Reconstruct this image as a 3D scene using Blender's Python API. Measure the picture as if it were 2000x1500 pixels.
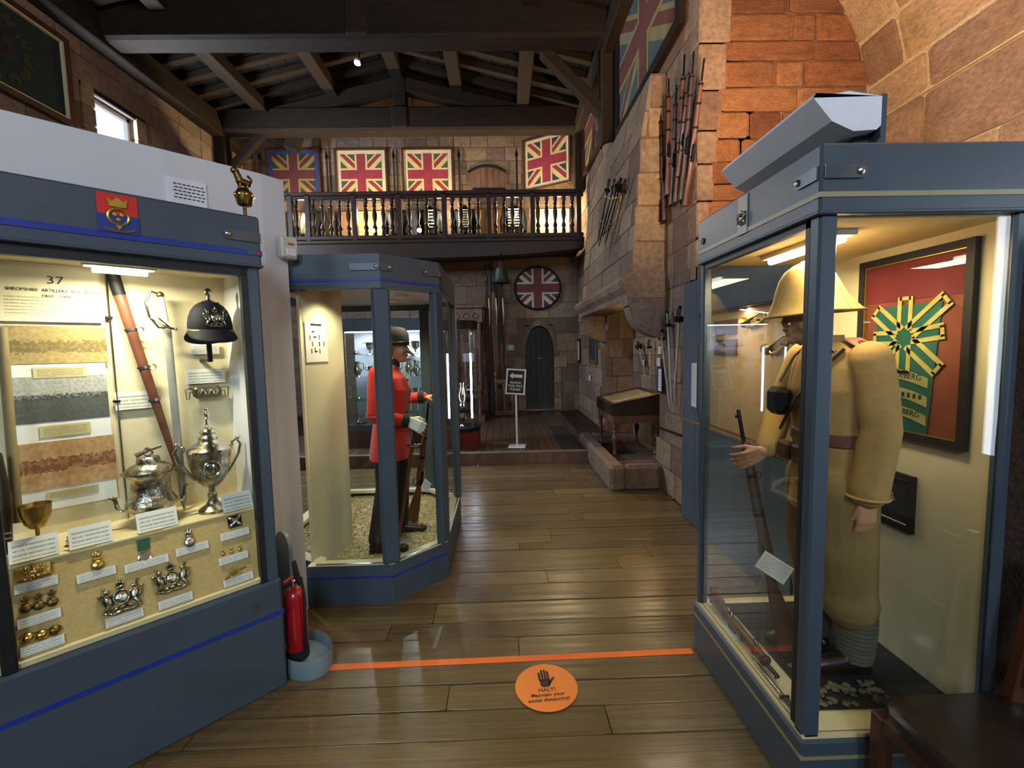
import bpy, math, random
import numpy as np
from mathutils import Matrix, Vector
random.seed(7)
SC = bpy.context.scene
COL = SC.collection
for o in list(bpy.data.objects):
    bpy.data.objects.remove(o)
R = math.radians
PI = math.pi

# ------------------------------------------------------------------ camera (fitted to the photograph's vanishing lines)
FPX = 860.0
CAM_H = 1.65
_yaw, _pitch, _roll = R(1.22), R(4.55), R(-1.18)
_cy, _sy, _cp, _sp = math.cos(_yaw), math.sin(_yaw), math.cos(_pitch), math.sin(_pitch)
_f = np.array([_sy * _cp, _cy * _cp, -_sp])
_r = np.array([_cy, -_sy, 0.0])
_u = np.cross(_r, _f)
_c, _s = math.cos(_roll), math.sin(_roll)
CAMM = np.array([_c * _r + _s * _u, -_s * _r + _c * _u, _f])
CAMP = np.array([0.0, 0.0, CAM_H])
cam = bpy.data.cameras.new('camera')
camo = bpy.data.objects.new('camera', cam)
COL.objects.link(camo)
cam.sensor_fit = 'HORIZONTAL'
cam.sensor_width = 36.0
cam.lens = FPX / 2000 * 36.0
cam.clip_start = 0.02
mw = Matrix.Identity(4)
for i in range(3):
    mw[i][0] = CAMM[0][i]; mw[i][1] = CAMM[1][i]; mw[i][2] = -CAMM[2][i]; mw[i][3] = CAMP[i]
camo.matrix_world = mw
SC.camera = camo

# ------------------------------------------------------------------ world, daylight, exposure
w = bpy.data.worlds.new('world'); SC.world = w
w.use_nodes = True
w.node_tree.nodes['Background'].inputs[0].default_value = (0.80, 0.88, 1.0, 1)
w.node_tree.nodes['Background'].inputs[1].default_value = 1.2
vs = SC.view_settings
vs.view_transform = 'Standard'; vs.look = 'None'; vs.gamma = 1.0
vs.use_curve_mapping = False
vs.exposure = 0.78
SC.cycles.transparent_max_bounces = 40
SC.cycles.max_bounces = 8
SC.cycles.glossy_bounces = 4
SC.cycles.sample_clamp_indirect = 3.0
SC.cycles.caustics_reflective = False
SC.cycles.caustics_refractive = False

def area(name, loc, direction, sx, sy, power, col, spread=180):
    l = bpy.data.lights.new(name, 'AREA'); l.shape = 'RECTANGLE'
    l.size = sx; l.size_y = sy; l.energy = power; l.color = col; l.spread = R(spread)
    o = bpy.data.objects.new(name, l); COL.objects.link(o)
    o.location = loc
    o.rotation_euler = Vector(direction).to_track_quat('-Z', 'Y').to_euler()
    return o
def spot(name, loc, target, power, col, ang=60, size=0.03, blend=0.6):
    l = bpy.data.lights.new(name, 'SPOT'); l.energy = power; l.color = col
    l.spot_size = R(ang); l.spot_blend = blend; l.shadow_soft_size = size
    o = bpy.data.objects.new(name, l); COL.objects.link(o); o.location = loc
    o.rotation_euler = (Vector(target) - Vector(loc)).to_track_quat('-Z', 'Y').to_euler()
    return o
def point(name, loc, power, col, size=0.05):
    l = bpy.data.lights.new(name, 'POINT'); l.energy = power; l.color = col; l.shadow_soft_size = size
    o = bpy.data.objects.new(name, l); COL.objects.link(o); o.location = loc
    return o
DAY = (0.72, 0.84, 1.0)
WARM = (1.0, 0.70, 0.36)
AMBER = (1.0, 0.50, 0.16)
TUBE = (1.0, 0.90, 0.66)
# daylight: the high window seen in the left wall, then the windows behind and beside the camera
area('daylight_left_window', (-5.76, 7.06, 4.49), (1, 0, 0), 0.66, 1.68, 170, DAY)
area('window_rear_left_offscreen', (-2.6, -5.5, 5.2), (0.1, 1, -0.35), 1.6, 1.8, 95, DAY)
area('window_rear_right_offscreen', (0.7, -5.5, 5.2), (0, 1, -0.35), 1.6, 1.8, 140, DAY)
area('window_alcove_offscreen', (3.36, 0.05, 1.75), (-1, 0.0, 0), 0.30, 1.8, 15, DAY)

# ------------------------------------------------------------------ pixel -> place helpers (2000 x 1500 frame)
def ray(x, y):
    return np.array([(x - 1000) / FPX, -(y - 750) / FPX, 1.0]) @ CAMM
def onz(x, y, z=0.0):
    d = ray(x, y); return Vector(CAMP + d * (z - CAM_H) / d[2])
def onx(x, y, X):
    d = ray(x, y); return Vector(CAMP + d * X / d[0])
def ony(x, y, Y):
    d = ray(x, y); return Vector(CAMP + d * Y / d[1])
def onpl(x, y, p, n):
    d = ray(x, y); n = np.array(n); t = ((np.array(p) - CAMP) @ n) / (d @ n); return Vector(CAMP + d * t)

# ------------------------------------------------------------------ materials
def lin(c):
    if isinstance(c, str):
        c = c.lstrip('#'); c = [int(c[i:i + 2], 16) / 255 for i in (0, 2, 4)]
        return tuple((x / 12.92 if x <= 0.04045 else ((x + 0.055) / 1.055) ** 2.4) for x in c) + (1,)
    return tuple(c) + (1,)
MATS = {}
class NT:
    def __init__(s, name):
        s.m = bpy.data.materials.new(name); s.m.use_nodes = True
        s.t = s.m.node_tree; s.n = s.t.nodes; s.b = s.n['Principled BSDF']; s.out = s.n['Material Output']
    def node(s, t, **k):
        x = s.n.new(t)
        for a, b in k.items():
            setattr(x, a, b)
        return x
    def ln(s, a, b): s.t.links.new(a, b)
    def math(s, op, a, b=None, clamp=False):
        x = s.n.new('ShaderNodeMath'); x.operation = op; x.use_clamp = clamp
        for i, v in enumerate((a, b)):
            if v is None: continue
            if hasattr(v, 'is_linked'): s.ln(v, x.inputs[i])
            else: x.inputs[i].default_value = v
        return x.outputs[0]
    def ramp(s, fac, stops, interp='LINEAR'):
        x = s.n.new('ShaderNodeValToRGB'); cr = x.color_ramp; cr.interpolation = interp
        while len(cr.elements) < len(stops): cr.elements.new(0.5)
        for e, (p, c) in zip(cr.elements, stops):
            e.position = p; e.color = lin(c)
        s.ln(fac, x.inputs[0]); return x.outputs[0]
    def mix(s, fac, a, b, mode='MIX'):
        x = s.n.new('ShaderNodeMix'); x.data_type = 'RGBA'; x.blend_type = mode
        for i, v in ((0, fac), (6, a), (7, b)):
            if hasattr(v, 'is_linked'): s.ln(v, x.inputs[i])
            elif i == 0: x.inputs[0].default_value = v
            else: x.inputs[i].default_value = lin(v)
        return x.outputs[2]
def noise(nt, scale, detail=4, coord='Object', stretch=None, rough=0.6, seed=False):
    tc = nt.node('ShaderNodeTexCoord'); src = tc.outputs[coord]
    if stretch or seed:
        mp = nt.node('ShaderNodeMapping')
        if stretch: mp.inputs['Scale'].default_value = stretch
        nt.ln(src, mp.inputs[0]); src = mp.outputs[0]
        if seed:
            oi = nt.node('ShaderNodeObjectInfo')
            cx = nt.node('ShaderNodeCombineXYZ')
            for i in range(3): nt.ln(nt.math('MULTIPLY', oi.outputs['Random'], 37.0 + 11 * i), cx.inputs[i])
            nt.ln(cx.outputs[0], mp.inputs['Location'])
    n = nt.node('ShaderNodeTexNoise'); n.inputs['Scale'].default_value = scale
    n.inputs['Detail'].default_value = detail; n.inputs['Roughness'].default_value = rough
    nt.ln(src, n.inputs['Vector'])
    return n.outputs[0]
def bump(nt, h, strength=0.3, dist=0.01):
    b = nt.node('ShaderNodeBump'); b.inputs['Strength'].default_value = strength; b.inputs['Distance'].default_value = dist
    nt.ln(h, b.inputs['Height']); nt.ln(b.outputs[0], nt.b.inputs['Normal'])
def plain(name, c1, c2=None, rough=0.5, metal=0.0, scale=8, stretch=None, bmp=0.0, bdist=0.003, bscale=None, spec=0.5, coat=0.0, sheen=0.0, emit=None, es=1.0):
    if name in MATS: return MATS[name]
    nt = NT(name); b = nt.b
    b.inputs['Roughness'].default_value = rough; b.inputs['Metallic'].default_value = metal
    b.inputs['Specular IOR Level'].default_value = spec
    b.inputs['Coat Weight'].default_value = coat
    b.inputs['Sheen Weight'].default_value = sheen
    n = noise(nt, scale, stretch=stretch)
    nt.ln(nt.ramp(n, [(0.3, c1), (0.72, c2 or c1)]), b.inputs['Base Color'])
    if bmp: bump(nt, noise(nt, bscale or scale * 4, stretch=stretch), bmp, bdist)
    if emit:
        b.inputs['Emission Color'].default_value = lin(emit); b.inputs['Emission Strength'].default_value = es
    MATS[name] = nt.m; return nt.m
def pieces(name, tones, rough=0.85, scale=3.0, bmp=0.6, bdist=0.012, stretch=None, dirt='#3a2c22', dirt_amt=0.35, spec=0.3, rv=None):
    """material of a piece of masonry or timber: its tone picked per object, with its own grain and wear"""
    if name in MATS: return MATS[name]
    nt = NT(name); b = nt.b
    oi = nt.node('ShaderNodeObjectInfo')
    k = len(tones)
    base = nt.ramp(oi.outputs['Random'], [(i / max(1, k - 1), t) for i, t in enumerate(tones)])
    n1 = noise(nt, scale, 6, stretch=stretch, seed=True)
    n2 = noise(nt, scale * 6, 4, stretch=stretch, seed=True)
    dm = nt.math('MULTIPLY', nt.ramp(n1, [(0.42, '#000000'), (0.72, '#ffffff')]), dirt_amt)
    c = nt.mix(dm, base, dirt)
    g = nt.ramp(n2, [(0.25, '#9a9a9a'), (0.75, '#ffffff')])
    c = nt.mix(0.8, c, g, 'MULTIPLY')
    nt.ln(c, b.inputs['Base Color'])
    b.inputs['Specular IOR Level'].default_value = spec
    if rv:
        nt.ln(nt.ramp(n1, [(0.35, (rv[0],) * 3), (0.7, (rv[1],) * 3)]), b.inputs['Roughness'])
    else:
        b.inputs['Roughness'].default_value = rough
    h = nt.math('ADD', nt.math('MULTIPLY', n1, 0.6), nt.math('MULTIPLY', n2, 0.4))
    bump(nt, h, bmp, bdist)
    MATS[name] = nt.m; return nt.m
def emitter(name, col, s):
    if name in MATS: return MATS[name]
    nt = NT(name)
    nt.b.inputs['Base Color'].default_value = lin(col)
    nt.b.inputs['Emission Color'].default_value = lin(col)
    nt.b.inputs['Emission Strength'].default_value = s
    MATS[name] = nt.m; return nt.m
def glass(name, tint='#f2fbf8', lo=0.045, hi=0.9):
    if name in MATS: return MATS[name]
    nt = NT(name); nt.n.remove(nt.b)
    tr = nt.node('ShaderNodeBsdfTransparent'); tr.inputs[0].default_value = lin(tint)
    gl = nt.node('ShaderNodeBsdfGlossy'); gl.inputs['Roughness'].default_value = 0.0
    lw = nt.node('ShaderNodeLayerWeight'); lw.inputs[0].default_value = 0.5
    fac = nt.math('ADD', nt.math('MULTIPLY', nt.math('POWER', lw.outputs['Facing'], 4.0), hi), lo, True)
    mx = nt.node('ShaderNodeMixShader')
    nt.ln(fac, mx.inputs[0]); nt.ln(tr.outputs[0], mx.inputs[1]); nt.ln(gl.outputs[0], mx.inputs[2])
    nt.ln(mx.outputs[0], nt.out.inputs[0])
    MATS[name] = nt.m; return nt.m
def printed(name, paper, ink, lines, dens=0.6, margin=0.12, top=0.12):
    """card with rows of small print on its face (generated coordinates: x across, z up)"""
    if name in MATS: return MATS[name]
    nt = NT(name); b = nt.b
    tc = nt.node('ShaderNodeTexCoord'); sp = nt.node('ShaderNodeSeparateXYZ'); nt.ln(tc.outputs['Generated'], sp.inputs[0])
    x, z = sp.outputs[0], sp.outputs[2]
    rowf = nt.math('MULTIPLY', z, float(lines)); fr = nt.math('FRACT', rowf); row = nt.math('FLOOR', rowf)
    inrow = nt.math('MULTIPLY', nt.math('GREATER_THAN', fr, 0.35), nt.math('LESS_THAN', fr, 0.8))
    cv = nt.node('ShaderNodeCombineXYZ'); nt.ln(nt.math('MULTIPLY', x, lines * 9.0), cv.inputs[0]); nt.ln(nt.math('MULTIPLY', row, 7.31), cv.inputs[1])
    nn = nt.node('ShaderNodeTexNoise'); nn.inputs['Scale'].default_value = 1.0; nn.inputs['Detail'].default_value = 1.0
    nt.ln(cv.outputs[0], nn.inputs['Vector'])
    word = nt.math('GREATER_THAN', nn.outputs[0], 1.0 - dens)
    mk = nt.math('MULTIPLY', nt.math('GREATER_THAN', x, margin), nt.math('LESS_THAN', x, 1 - margin))
    mz = nt.math('MULTIPLY', nt.math('GREATER_THAN', z, 0.10), nt.math('LESS_THAN', z, 1 - top))
    k = nt.math('MULTIPLY', nt.math('MULTIPLY', inrow, word), nt.math('MULTIPLY', mk, mz))
    nt.ln(nt.mix(nt.math('MULTIPLY', k, 0.55), paper, ink), b.inputs['Base Color'])
    b.inputs['Roughness'].default_value = 0.7
    MATS[name] = nt.m; return nt.m

M = {}
M['case'] = plain('case_paint', '#3c4853', '#44515c', 0.42, scale=3)
M['case_dark'] = M['case']
M['stripe'] = plain('blue_stripe', '#1b2f86', '#21389a', 0.4)
M['stripe_gold'] = plain('gold_stripe', '#8f8764', '#9c936e', 0.4)
M['gasket'] = plain('black_gasket', '#0c0f11', '#14181a', 0.5)
M['gunmetal'] = plain('gunmetal_plate', '#50545a', '#646870', 0.4, 0.6)
M['screw'] = plain('screw_metal', '#9a958a', '#c4bfb2', 0.3, 1.0)
M['glass'] = glass('case_glass', '#fafdfc', 0.022, 0.75)
M['glass_clean'] = glass('shelf_glass', '#f6fbfa', 0.02, 0.5)
M['cream'] = plain('cream_cloth', '#d8caa0', '#e4d8b4', 0.85, bmp=0.1, scale=20)
M['hessian'] = plain('hessian_cloth', '#b99b62', '#c7ab74', 0.95, scale=60, bmp=0.25, bscale=220)
M['ledge'] = plain('ledge_board', '#dfcb96', '#e8d8a8', 0.7, scale=6)
M['white_wall'] = plain('white_partition_paint', '#c9c9ca', '#d1d1d2', 0.7, scale=2)
M['white'] = plain('white_paint', '#dcdce0', '#e6e6ea', 0.5)
M['sill'] = plain('sill_paint', '#cbc3a0', '#d4cdaa', 0.6)
M['panel_olive'] = plain('olive_cream_panel', '#cbc39f', '#d3cba9', 0.75, scale=3)
M['silver'] = plain('polished_silver', '#b0a896', '#efe9db', 0.13, 1.0, scale=5, bmp=0.06, bscale=10)
M['silver_rel'] = plain('chased_silver', '#4e483c', '#f0e7d2', 0.2, 1.0, scale=26, bmp=0.9, bdist=0.004, bscale=60)  # dark mottling: oxidised recesses plus painted-in reflections of the dark room
M['gilt'] = plain('gilt_metal', '#9c7a3a', '#d8b465', 0.28, 1.0, scale=20, bmp=0.5, bscale=90)
M['brass'] = plain('aged_brass', '#6e5526', '#b48f4a', 0.35, 1.0, scale=12, bmp=0.3)
M['bronze'] = plain('dull_bronze', '#4a3a20', '#8a6c38', 0.4, 1.0, scale=25, bmp=0.6, bscale=60)
M['steel'] = plain('blade_steel', '#8f8b80', '#c2beb2', 0.25, 1.0, scale=6)
M['pale_steel'] = plain('dull_scabbard_steel', '#8a877e', '#b0aca2', 0.4, 0.35, scale=6)
M['iron'] = plain('black_iron', '#131313', '#242220', 0.5, 0.7)
M['gunsteel'] = plain('blued_gunsteel', '#1b1a1a', '#2d2b2a', 0.35, 0.8)
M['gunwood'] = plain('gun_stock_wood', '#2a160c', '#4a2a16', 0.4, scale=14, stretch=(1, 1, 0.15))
M['gunwood_brown'] = plain('brown_gun_stock_wood', '#4a2713', '#7a4524', 0.4, scale=14, stretch=(1, 1, 0.15))  # browner stock wood, the own colour of several rifles
M['leather_brown'] = plain('brown_leather', '#4d2a18', '#70412a', 0.5, scale=10, bmp=0.2)
M['leather_dark'] = plain('dark_leather', '#1d130e', '#2b1d15', 0.32, scale=9, bmp=0.25, bscale=60)
M['navy'] = plain('navy_cloth', '#090c12', '#0e121a', 0.75, scale=30, spec=0.15)
M['black_cloth'] = plain('black_cloth', '#0b0c0f', '#131418', 0.85)
M['scarlet'] = plain('scarlet_wool', '#b91d0c', '#c92612', 0.85, scale=14, bmp=0.15, bscale=200, sheen=0.15)
M['crimson_sash'] = plain('crimson_sash', '#5a0a12', '#74121a', 0.8)
M['khaki'] = plain('khaki_cotton', '#a47b40', '#b98f52', 0.9, scale=7, bmp=0.25, bscale=26, bdist=0.01)
M['khaki_dark'] = plain('khaki_trouser', '#7d6234', '#8d7142', 0.92, scale=6, bmp=0.3, bscale=20, bdist=0.012)
M['khaki_helmet'] = plain('khaki_helmet_cloth', '#bd9450', '#caa461', 0.85, scale=9)
M['puttee'] = plain('grey_puttee', '#4d4a38', '#5c5844', 0.95, scale=10, stretch=(1, 1, 5), bmp=0.4)
M['skin'] = plain('mannequin_skin', '#b07a58', '#c08a68', 0.5, scale=6)
M['glove'] = plain('white_glove', '#d6d2c4', '#e2dfd2', 0.8)
M['white_cloth'] = plain('white_cloth', '#cfcac0', '#e0dcd2', 0.8)
M['oak'] = plain('oak_furniture', '#553828', '#7c5a46', 0.5, scale=9, stretch=(1, 1, 0.2), bmp=0.2)
M['oak_red'] = plain('red_mahogany', '#3a1c0e', '#5a3019', 0.35, scale=9, stretch=(1, 1, 0.2))
M['oak_dark'] = plain('dark_oak', '#1c110a', '#33200f', 0.5, scale=9, stretch=(1, 1, 0.2), bmp=0.2)
M['frame_wood'] = plain('dark_frame_wood', '#140c08', '#20130c', 0.6, scale=9, spec=0.25)
M['frame_brown'] = plain('brown_frame_wood', '#3a1d10', '#56301b', 0.45, scale=9)
M['gold'] = plain('gold_leaf', '#b28a2e', '#dcb850', 0.35, 0.8)
M['red_base'] = plain('red_felt', '#5a1612', '#6e1d17', 0.9)
M['paper'] = plain('white_paper', '#e4e2da', '#eceae2', 0.75)
M['ink'] = plain('black_ink', '#151515', '#202020', 0.7)
M['orange'] = plain('orange_vinyl', '#e8641c', '#f0752c', 0.45)
M['orange_decal'] = plain('orange_decal', '#ee8230', '#f28c3c', 0.45)
M['decal_ink'] = plain('decal_ink', '#2a1d18', '#32241e', 0.5)
M['ext_red'] = plain('extinguisher_red', '#a3101a', '#b5141f', 0.3, coat=0.5)
M['rubber'] = plain('black_rubber', '#0e0e10', '#18181a', 0.6)
M['grey_plastic'] = plain('grey_plastic', '#6d7d86', '#7a8a93', 0.4)
M['pir'] = plain('beige_plastic', '#c6c0ae', '#d2ccba', 0.5)
M['uj_blue'] = plain('faded_blue_silk', '#232c3a', '#2f3a48', 0.8, scale=5)
M['uj_green'] = plain('faded_green_silk', '#3d4630', '#4c5236', 0.8, scale=5)
M['uj_cream'] = plain('faded_cream_silk', '#c2a668', '#d3bd86', 0.8, scale=6)
M['uj_red'] = plain('faded_crimson_silk', '#7e2130', '#94303c', 0.8, scale=6)
M['uj_dark'] = plain('dark_faded_silk', '#232a26', '#30362c', 0.85, scale=5)
M['uj_ochre'] = plain('ochre_faded_silk', '#7a6a34', '#8e7c42', 0.85, scale=5)
M['uj_maroon'] = plain('maroon_faded_silk', '#4c1e22', '#5c262a', 0.85, scale=5)
M['uj_white'] = plain('painted_white', '#b4ac9c', '#c6beae', 0.7, scale=8)
M['uj_navy'] = plain('painted_navy', '#23263a', '#2c3046', 0.7, scale=8)
M['uj_red_dull'] = plain('painted_dull_red', '#5e2a26', '#6e3430', 0.7, scale=8)
M['mount'] = plain('cream_mount', '#cdbd92', '#d9caa2', 0.8, scale=4)
M['mount_blue'] = plain('blue_mount', '#23346e', '#2c3e7c', 0.8)
M['tube_on'] = emitter('lit_tube', '#fff4d8', 14)
M['led'] = emitter('lit_led_strip', '#e2e8ff', 16)
M['spot_on'] = emitter('lit_spot', '#f4f6ff', 30)
STONE = pieces('pink_sandstone', ['#8e7668', '#a0876f', '#826a5e', '#957a68', '#a9907a', '#8b7468', '#ac9272', '#7f6456'], dirt_amt=0.35)
STONE_L = STONE_O = STONE
BRICK = pieces('red_rubble_stone', ['#8a5638', '#96603e', '#7c4a30', '#9c6c4a', '#70442e', '#8e5a3c'], dirt='#3c2214', dirt_amt=0.5, bmp=0.9, bdist=0.02)
MORTAR = pieces('mortar', ['#7a6350', '#7a6350'], scale=9, dirt_amt=0.2)
MORTAR_D = pieces('dark_mortar', ['#7a5e42', '#7a5e42'], scale=9, dirt_amt=0.4)
MORTAR_P = pieces('pale_mortar', ['#b3a28c', '#b3a28c'], scale=9, dirt_amt=0.1)
PLANK = pieces('worn_oak_plank', ['#6a5638', '#7a6442', '#88724c', '#705c38', '#806844', '#8e7852'], scale=2.2, stretch=(0.35, 2.5, 1), dirt='#1c130b', dirt_amt=0.5, bmp=0.25, bdist=0.004, spec=0.5, rv=(0.17, 0.38))
PLANK_Y = pieces('platform_oak_plank', ['#5a4434', '#664e3c', '#705a44', '#5e4838'], scale=2.2, stretch=(2.5, 0.35, 1), dirt='#1c130b', dirt_amt=0.5, bmp=0.25, bdist=0.004, spec=0.5, rv=(0.3, 0.55))
BEAM = pieces('old_roof_timber', ['#2e2118', '#3a2a1c', '#271b13', '#33251a'], scale=2.5, stretch=(0.3, 2, 2), dirt='#0f0a07', dirt_amt=0.5, bmp=0.5)
BEAM_Y = pieces('old_purlin_timber', ['#2e2118', '#3a2a1c', '#271b13', '#33251a'], scale=2.5, stretch=(2, 0.3, 2), dirt='#0f0a07', dirt_amt=0.5, bmp=0.5)
BOARD = pieces('roof_board', ['#1c1814', '#241e19', '#171310', '#2a211a'], scale=2.5, stretch=(0.4, 3, 1), dirt='#0c0a09', dirt_amt=0.4, bmp=0.2)
RAIL = pieces('gallery_oak', ['#2a160d', '#3a2012', '#2f190e'], scale=4, stretch=(1, 1, 0.4), dirt='#120a05', dirt_amt=0.4, bmp=0.2, rough=0.5)

# ------------------------------------------------------------------ mesh builder
class MB:
    def __init__(s, M_=None):
        s.v = []; s.f = []; s.M = M_ or Matrix.Identity(4)
    def add(s, vs_, fs):
        o = len(s.v)
        s.v += [tuple(s.M @ Vector(p)) for p in vs_]
        s.f += [tuple(i + o for i in f) for f in fs]
        return s
    def box(s, x0, x1, y0, y1, z0, z1):
        v = [(x, y, z) for x in (x0, x1) for y in (y0, y1) for z in (z0, z1)]
        return s.add(v, [(0, 1, 3, 2), (4, 6, 7, 5), (0, 4, 5, 1), (2, 3, 7, 6), (0, 2, 6, 4), (1, 5, 7, 3)])
    def cb(s, x0, x1, y0, y1, z0, z1, b=0.006):
        c = ((x0 + x1) / 2, (y0 + y1) / 2, (z0 + z1) / 2); h = (abs(x1 - x0) / 2, abs(y1 - y0) / 2, abs(z1 - z0) / 2)
        b = min(b, min(h) * 0.95)
        vs_ = []; idx = {}
        for sg in [(a, d, e) for a in (-1, 1) for d in (-1, 1) for e in (-1, 1)]:
            for k in range(3):
                idx[sg, k] = len(vs_)
                vs_.append(tuple(c[i] + sg[i] * (h[i] if i == k else h[i] - b) for i in range(3)))
        fs = []
        for k in range(3):
            i, j = [a for a in range(3) if a != k]
            for sk in (-1, 1):
                f = []
                for a, d in ((-1, -1), (1, -1), (1, 1), (-1, 1)):
                    g = [0] * 3; g[k] = sk; g[i] = a; g[j] = d; f.append(idx[tuple(g), k])
                fs.append(tuple(f))
            for a in (-1, 1):
                for d in (-1, 1):
                    g0 = [0] * 3; g0[i] = a; g0[j] = d; g0[k] = -1; g1 = list(g0); g1[k] = 1
                    fs.append((idx[tuple(g0), i], idx[tuple(g1), i], idx[tuple(g1), j], idx[tuple(g0), j]))
        for sg in [(a, d, e) for a in (-1, 1) for d in (-1, 1) for e in (-1, 1)]:
            fs.append((idx[sg, 0], idx[sg, 1], idx[sg, 2]))
        return s.add(vs_, fs)
    def rings(s, rs, cap=True, closed=False):
        n = len(rs[0]); v = [p for r_ in rs for p in r_]; fs = []
        m = len(rs)
        for i in range(m if closed else m - 1):
            a = i * n; b = ((i + 1) % m) * n
            for j in range(n):
                k = (j + 1) % n
                fs.append((a + j, a + k, b + k, b + j))
        if cap and not closed:
            fs.append(tuple(range(n))); fs.append(tuple((m - 1) * n + j for j in range(n)))
        return s.add(v, fs)
    def tube(s, pts, r, n=8, closed=False, flat=1.0):
        pts = [Vector(p) for p in pts]; m = len(pts)
        rr = r if isinstance(r, (list, tuple)) else [r] * m
        rs = []; up = None
        for i, p in enumerate(pts):
            if closed: t = pts[(i + 1) % m] - pts[i - 1]
            else: t = pts[min(i + 1, m - 1)] - pts[max(i - 1, 0)]
            t.normalize()
            if up is None:
                up = Vector((0, 0, 1)) if abs(t.z) < 0.9 else Vector((1, 0, 0))
            a = t.cross(up).normalized(); b = a.cross(t).normalized(); up = b
            rs.append([tuple(p + a * math.cos(2 * PI * j / n) * rr[i] + b * math.sin(2 * PI * j / n) * rr[i] * flat) for j in range(n)])
        return s.rings(rs, True, closed)
    def cyl(s, p0, p1, r0, r1=None, n=12):
        return s.tube([p0, p1], [r0, r0 if r1 is None else r1], n)
    def lathe(s, prof, n=24, c=(0, 0, 0), sx=1.0, sy=1.0):
        rs = [[(c[0] + max(r_, 1e-4) * sx * math.cos(2 * PI * j / n), c[1] + max(r_, 1e-4) * sy * math.sin(2 * PI * j / n), c[2] + z) for j in range(n)] for r_, z in prof]
        return s.rings(rs)
    def ell(s, c, r, n=12, m=8, rot=None):
        if not isinstance(r, (tuple, list)): r = (r, r, r)
        Mo = s.M
        s.M = Mo @ Matrix.Translation(c) @ (rot or Matrix.Identity(4)) @ Matrix.Diagonal((r[0], r[1], r[2], 1))
        s.lathe([(math.sin(PI * i / m), -math.cos(PI * i / m)) for i in range(m + 1)], n)
        s.M = Mo; return s
    def prism(s, poly, a, b, ax='z'):
        def mp(p, h): return {'z': (p[0], p[1], h), 'y': (p[0], h, p[1]), 'x': (h, p[0], p[1])}[ax]
        n = len(poly)
        v = [mp(p, a) for p in poly] + [mp(p, b) for p in poly]
        return s.add(v, [tuple(range(n)), tuple(range(n, 2 * n))] + [(i, (i + 1) % n, n + (i + 1) % n, n + i) for i in range(n)])
    def limb(s, pr, n=12):
        pts = [p for p, _ in pr]; rs = [r_ for _, r_ in pr]
        s.tube(pts, rs, n)
        for p, r_ in pr: s.ell(p, r_ * 0.99, n, 8)
        return s
    def mesh(s, name='mesh', smooth=35):
        me = bpy.data.meshes.new(name)
        me.from_pydata(s.v, [], s.f)
        import bmesh
        bm = bmesh.new(); bm.from_mesh(me)
        bmesh.ops.recalc_face_normals(bm, faces=bm.faces)
        bm.to_mesh(me); bm.free()
        if smooth:
            me.shade_smooth(); me.set_sharp_from_angle(angle=R(smooth))
        return me
    def build(s, name, mat, parent=None, smooth=35):
        return obj(name, s.mesh(name, smooth), mat, parent)
def obj(name, me, mat, parent=None):
    o = bpy.data.objects.new(name, me)
    if mat is not None and not me.materials: me.materials.append(mat)
    COL.objects.link(o)
    if parent is not None: o.parent = parent
    return o
def tag(o, label=None, cat=None, group=None, kind=None):
    if label: o['label'] = label
    if cat: o['category'] = cat
    if group: o['group'] = group
    if kind: o['kind'] = kind
    return o
def thing(name, label, cat, loc=(0, 0, 0), rotz=0.0, group=None, rot=None):
    o = bpy.data.objects.new(name, None); COL.objects.link(o)
    o.empty_display_size = 0.05
    o.location = loc; o.rotation_euler = rot if rot else (0, 0, rotz)
    return tag(o, label, cat, group)
def place(o, loc, rotz=0.0, rot=None):
    o.location = loc; o.rotation_euler = rot if rot else (0, 0, rotz); return o
def copy_tree(o, parent=None):
    c = o.copy(); COL.objects.link(c)
    if parent is not None: c.parent = parent
    for ch in list(o.children): copy_tree(ch, c)
    return c
def struct(o): o['kind'] = 'structure'; return o
def remesh(mb, name, voxel, it=4, fac=0.5):
    me = mb.mesh(name, 0)
    o = bpy.data.objects.new(name, me); COL.objects.link(o)
    md = o.modifiers.new('r', 'REMESH'); md.mode = 'VOXEL'; md.voxel_size = voxel
    if it:
        sm = o.modifiers.new('s', 'SMOOTH'); sm.factor = fac; sm.iterations = it
    dg = bpy.context.evaluated_depsgraph_get(); dg.update()
    out = bpy.data.meshes.new_from_object(o.evaluated_get(dg))
    bpy.data.objects.remove(o); bpy.data.meshes.remove(me)
    out.shade_smooth(); out.name = name
    return out
def text(body, size, mat, parent, loc, name='lettering', align='CENTER', rot=(PI / 2, 0, 0), depth=0.0006, bold=0.0, xs=1.0):
    cu = bpy.data.curves.new(name, 'FONT'); cu.body = body; cu.size = size; cu.align_x = align; cu.align_y = 'CENTER'
    cu.extrude = depth; cu.offset = bold; cu.resolution_u = 3; cu.space_line = 0.95
    o = bpy.data.objects.new(name, cu); COL.objects.link(o)
    dg = bpy.context.evaluated_depsgraph_get(); dg.update()
    me = bpy.data.meshes.new_from_object(o.evaluated_get(dg))
    bpy.data.objects.remove(o)
    me.materials.clear()
    t = obj(name, me, mat, parent); t.location = loc; t.rotation_euler = rot; t.scale = (xs, 1, 1)
    return t
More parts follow.
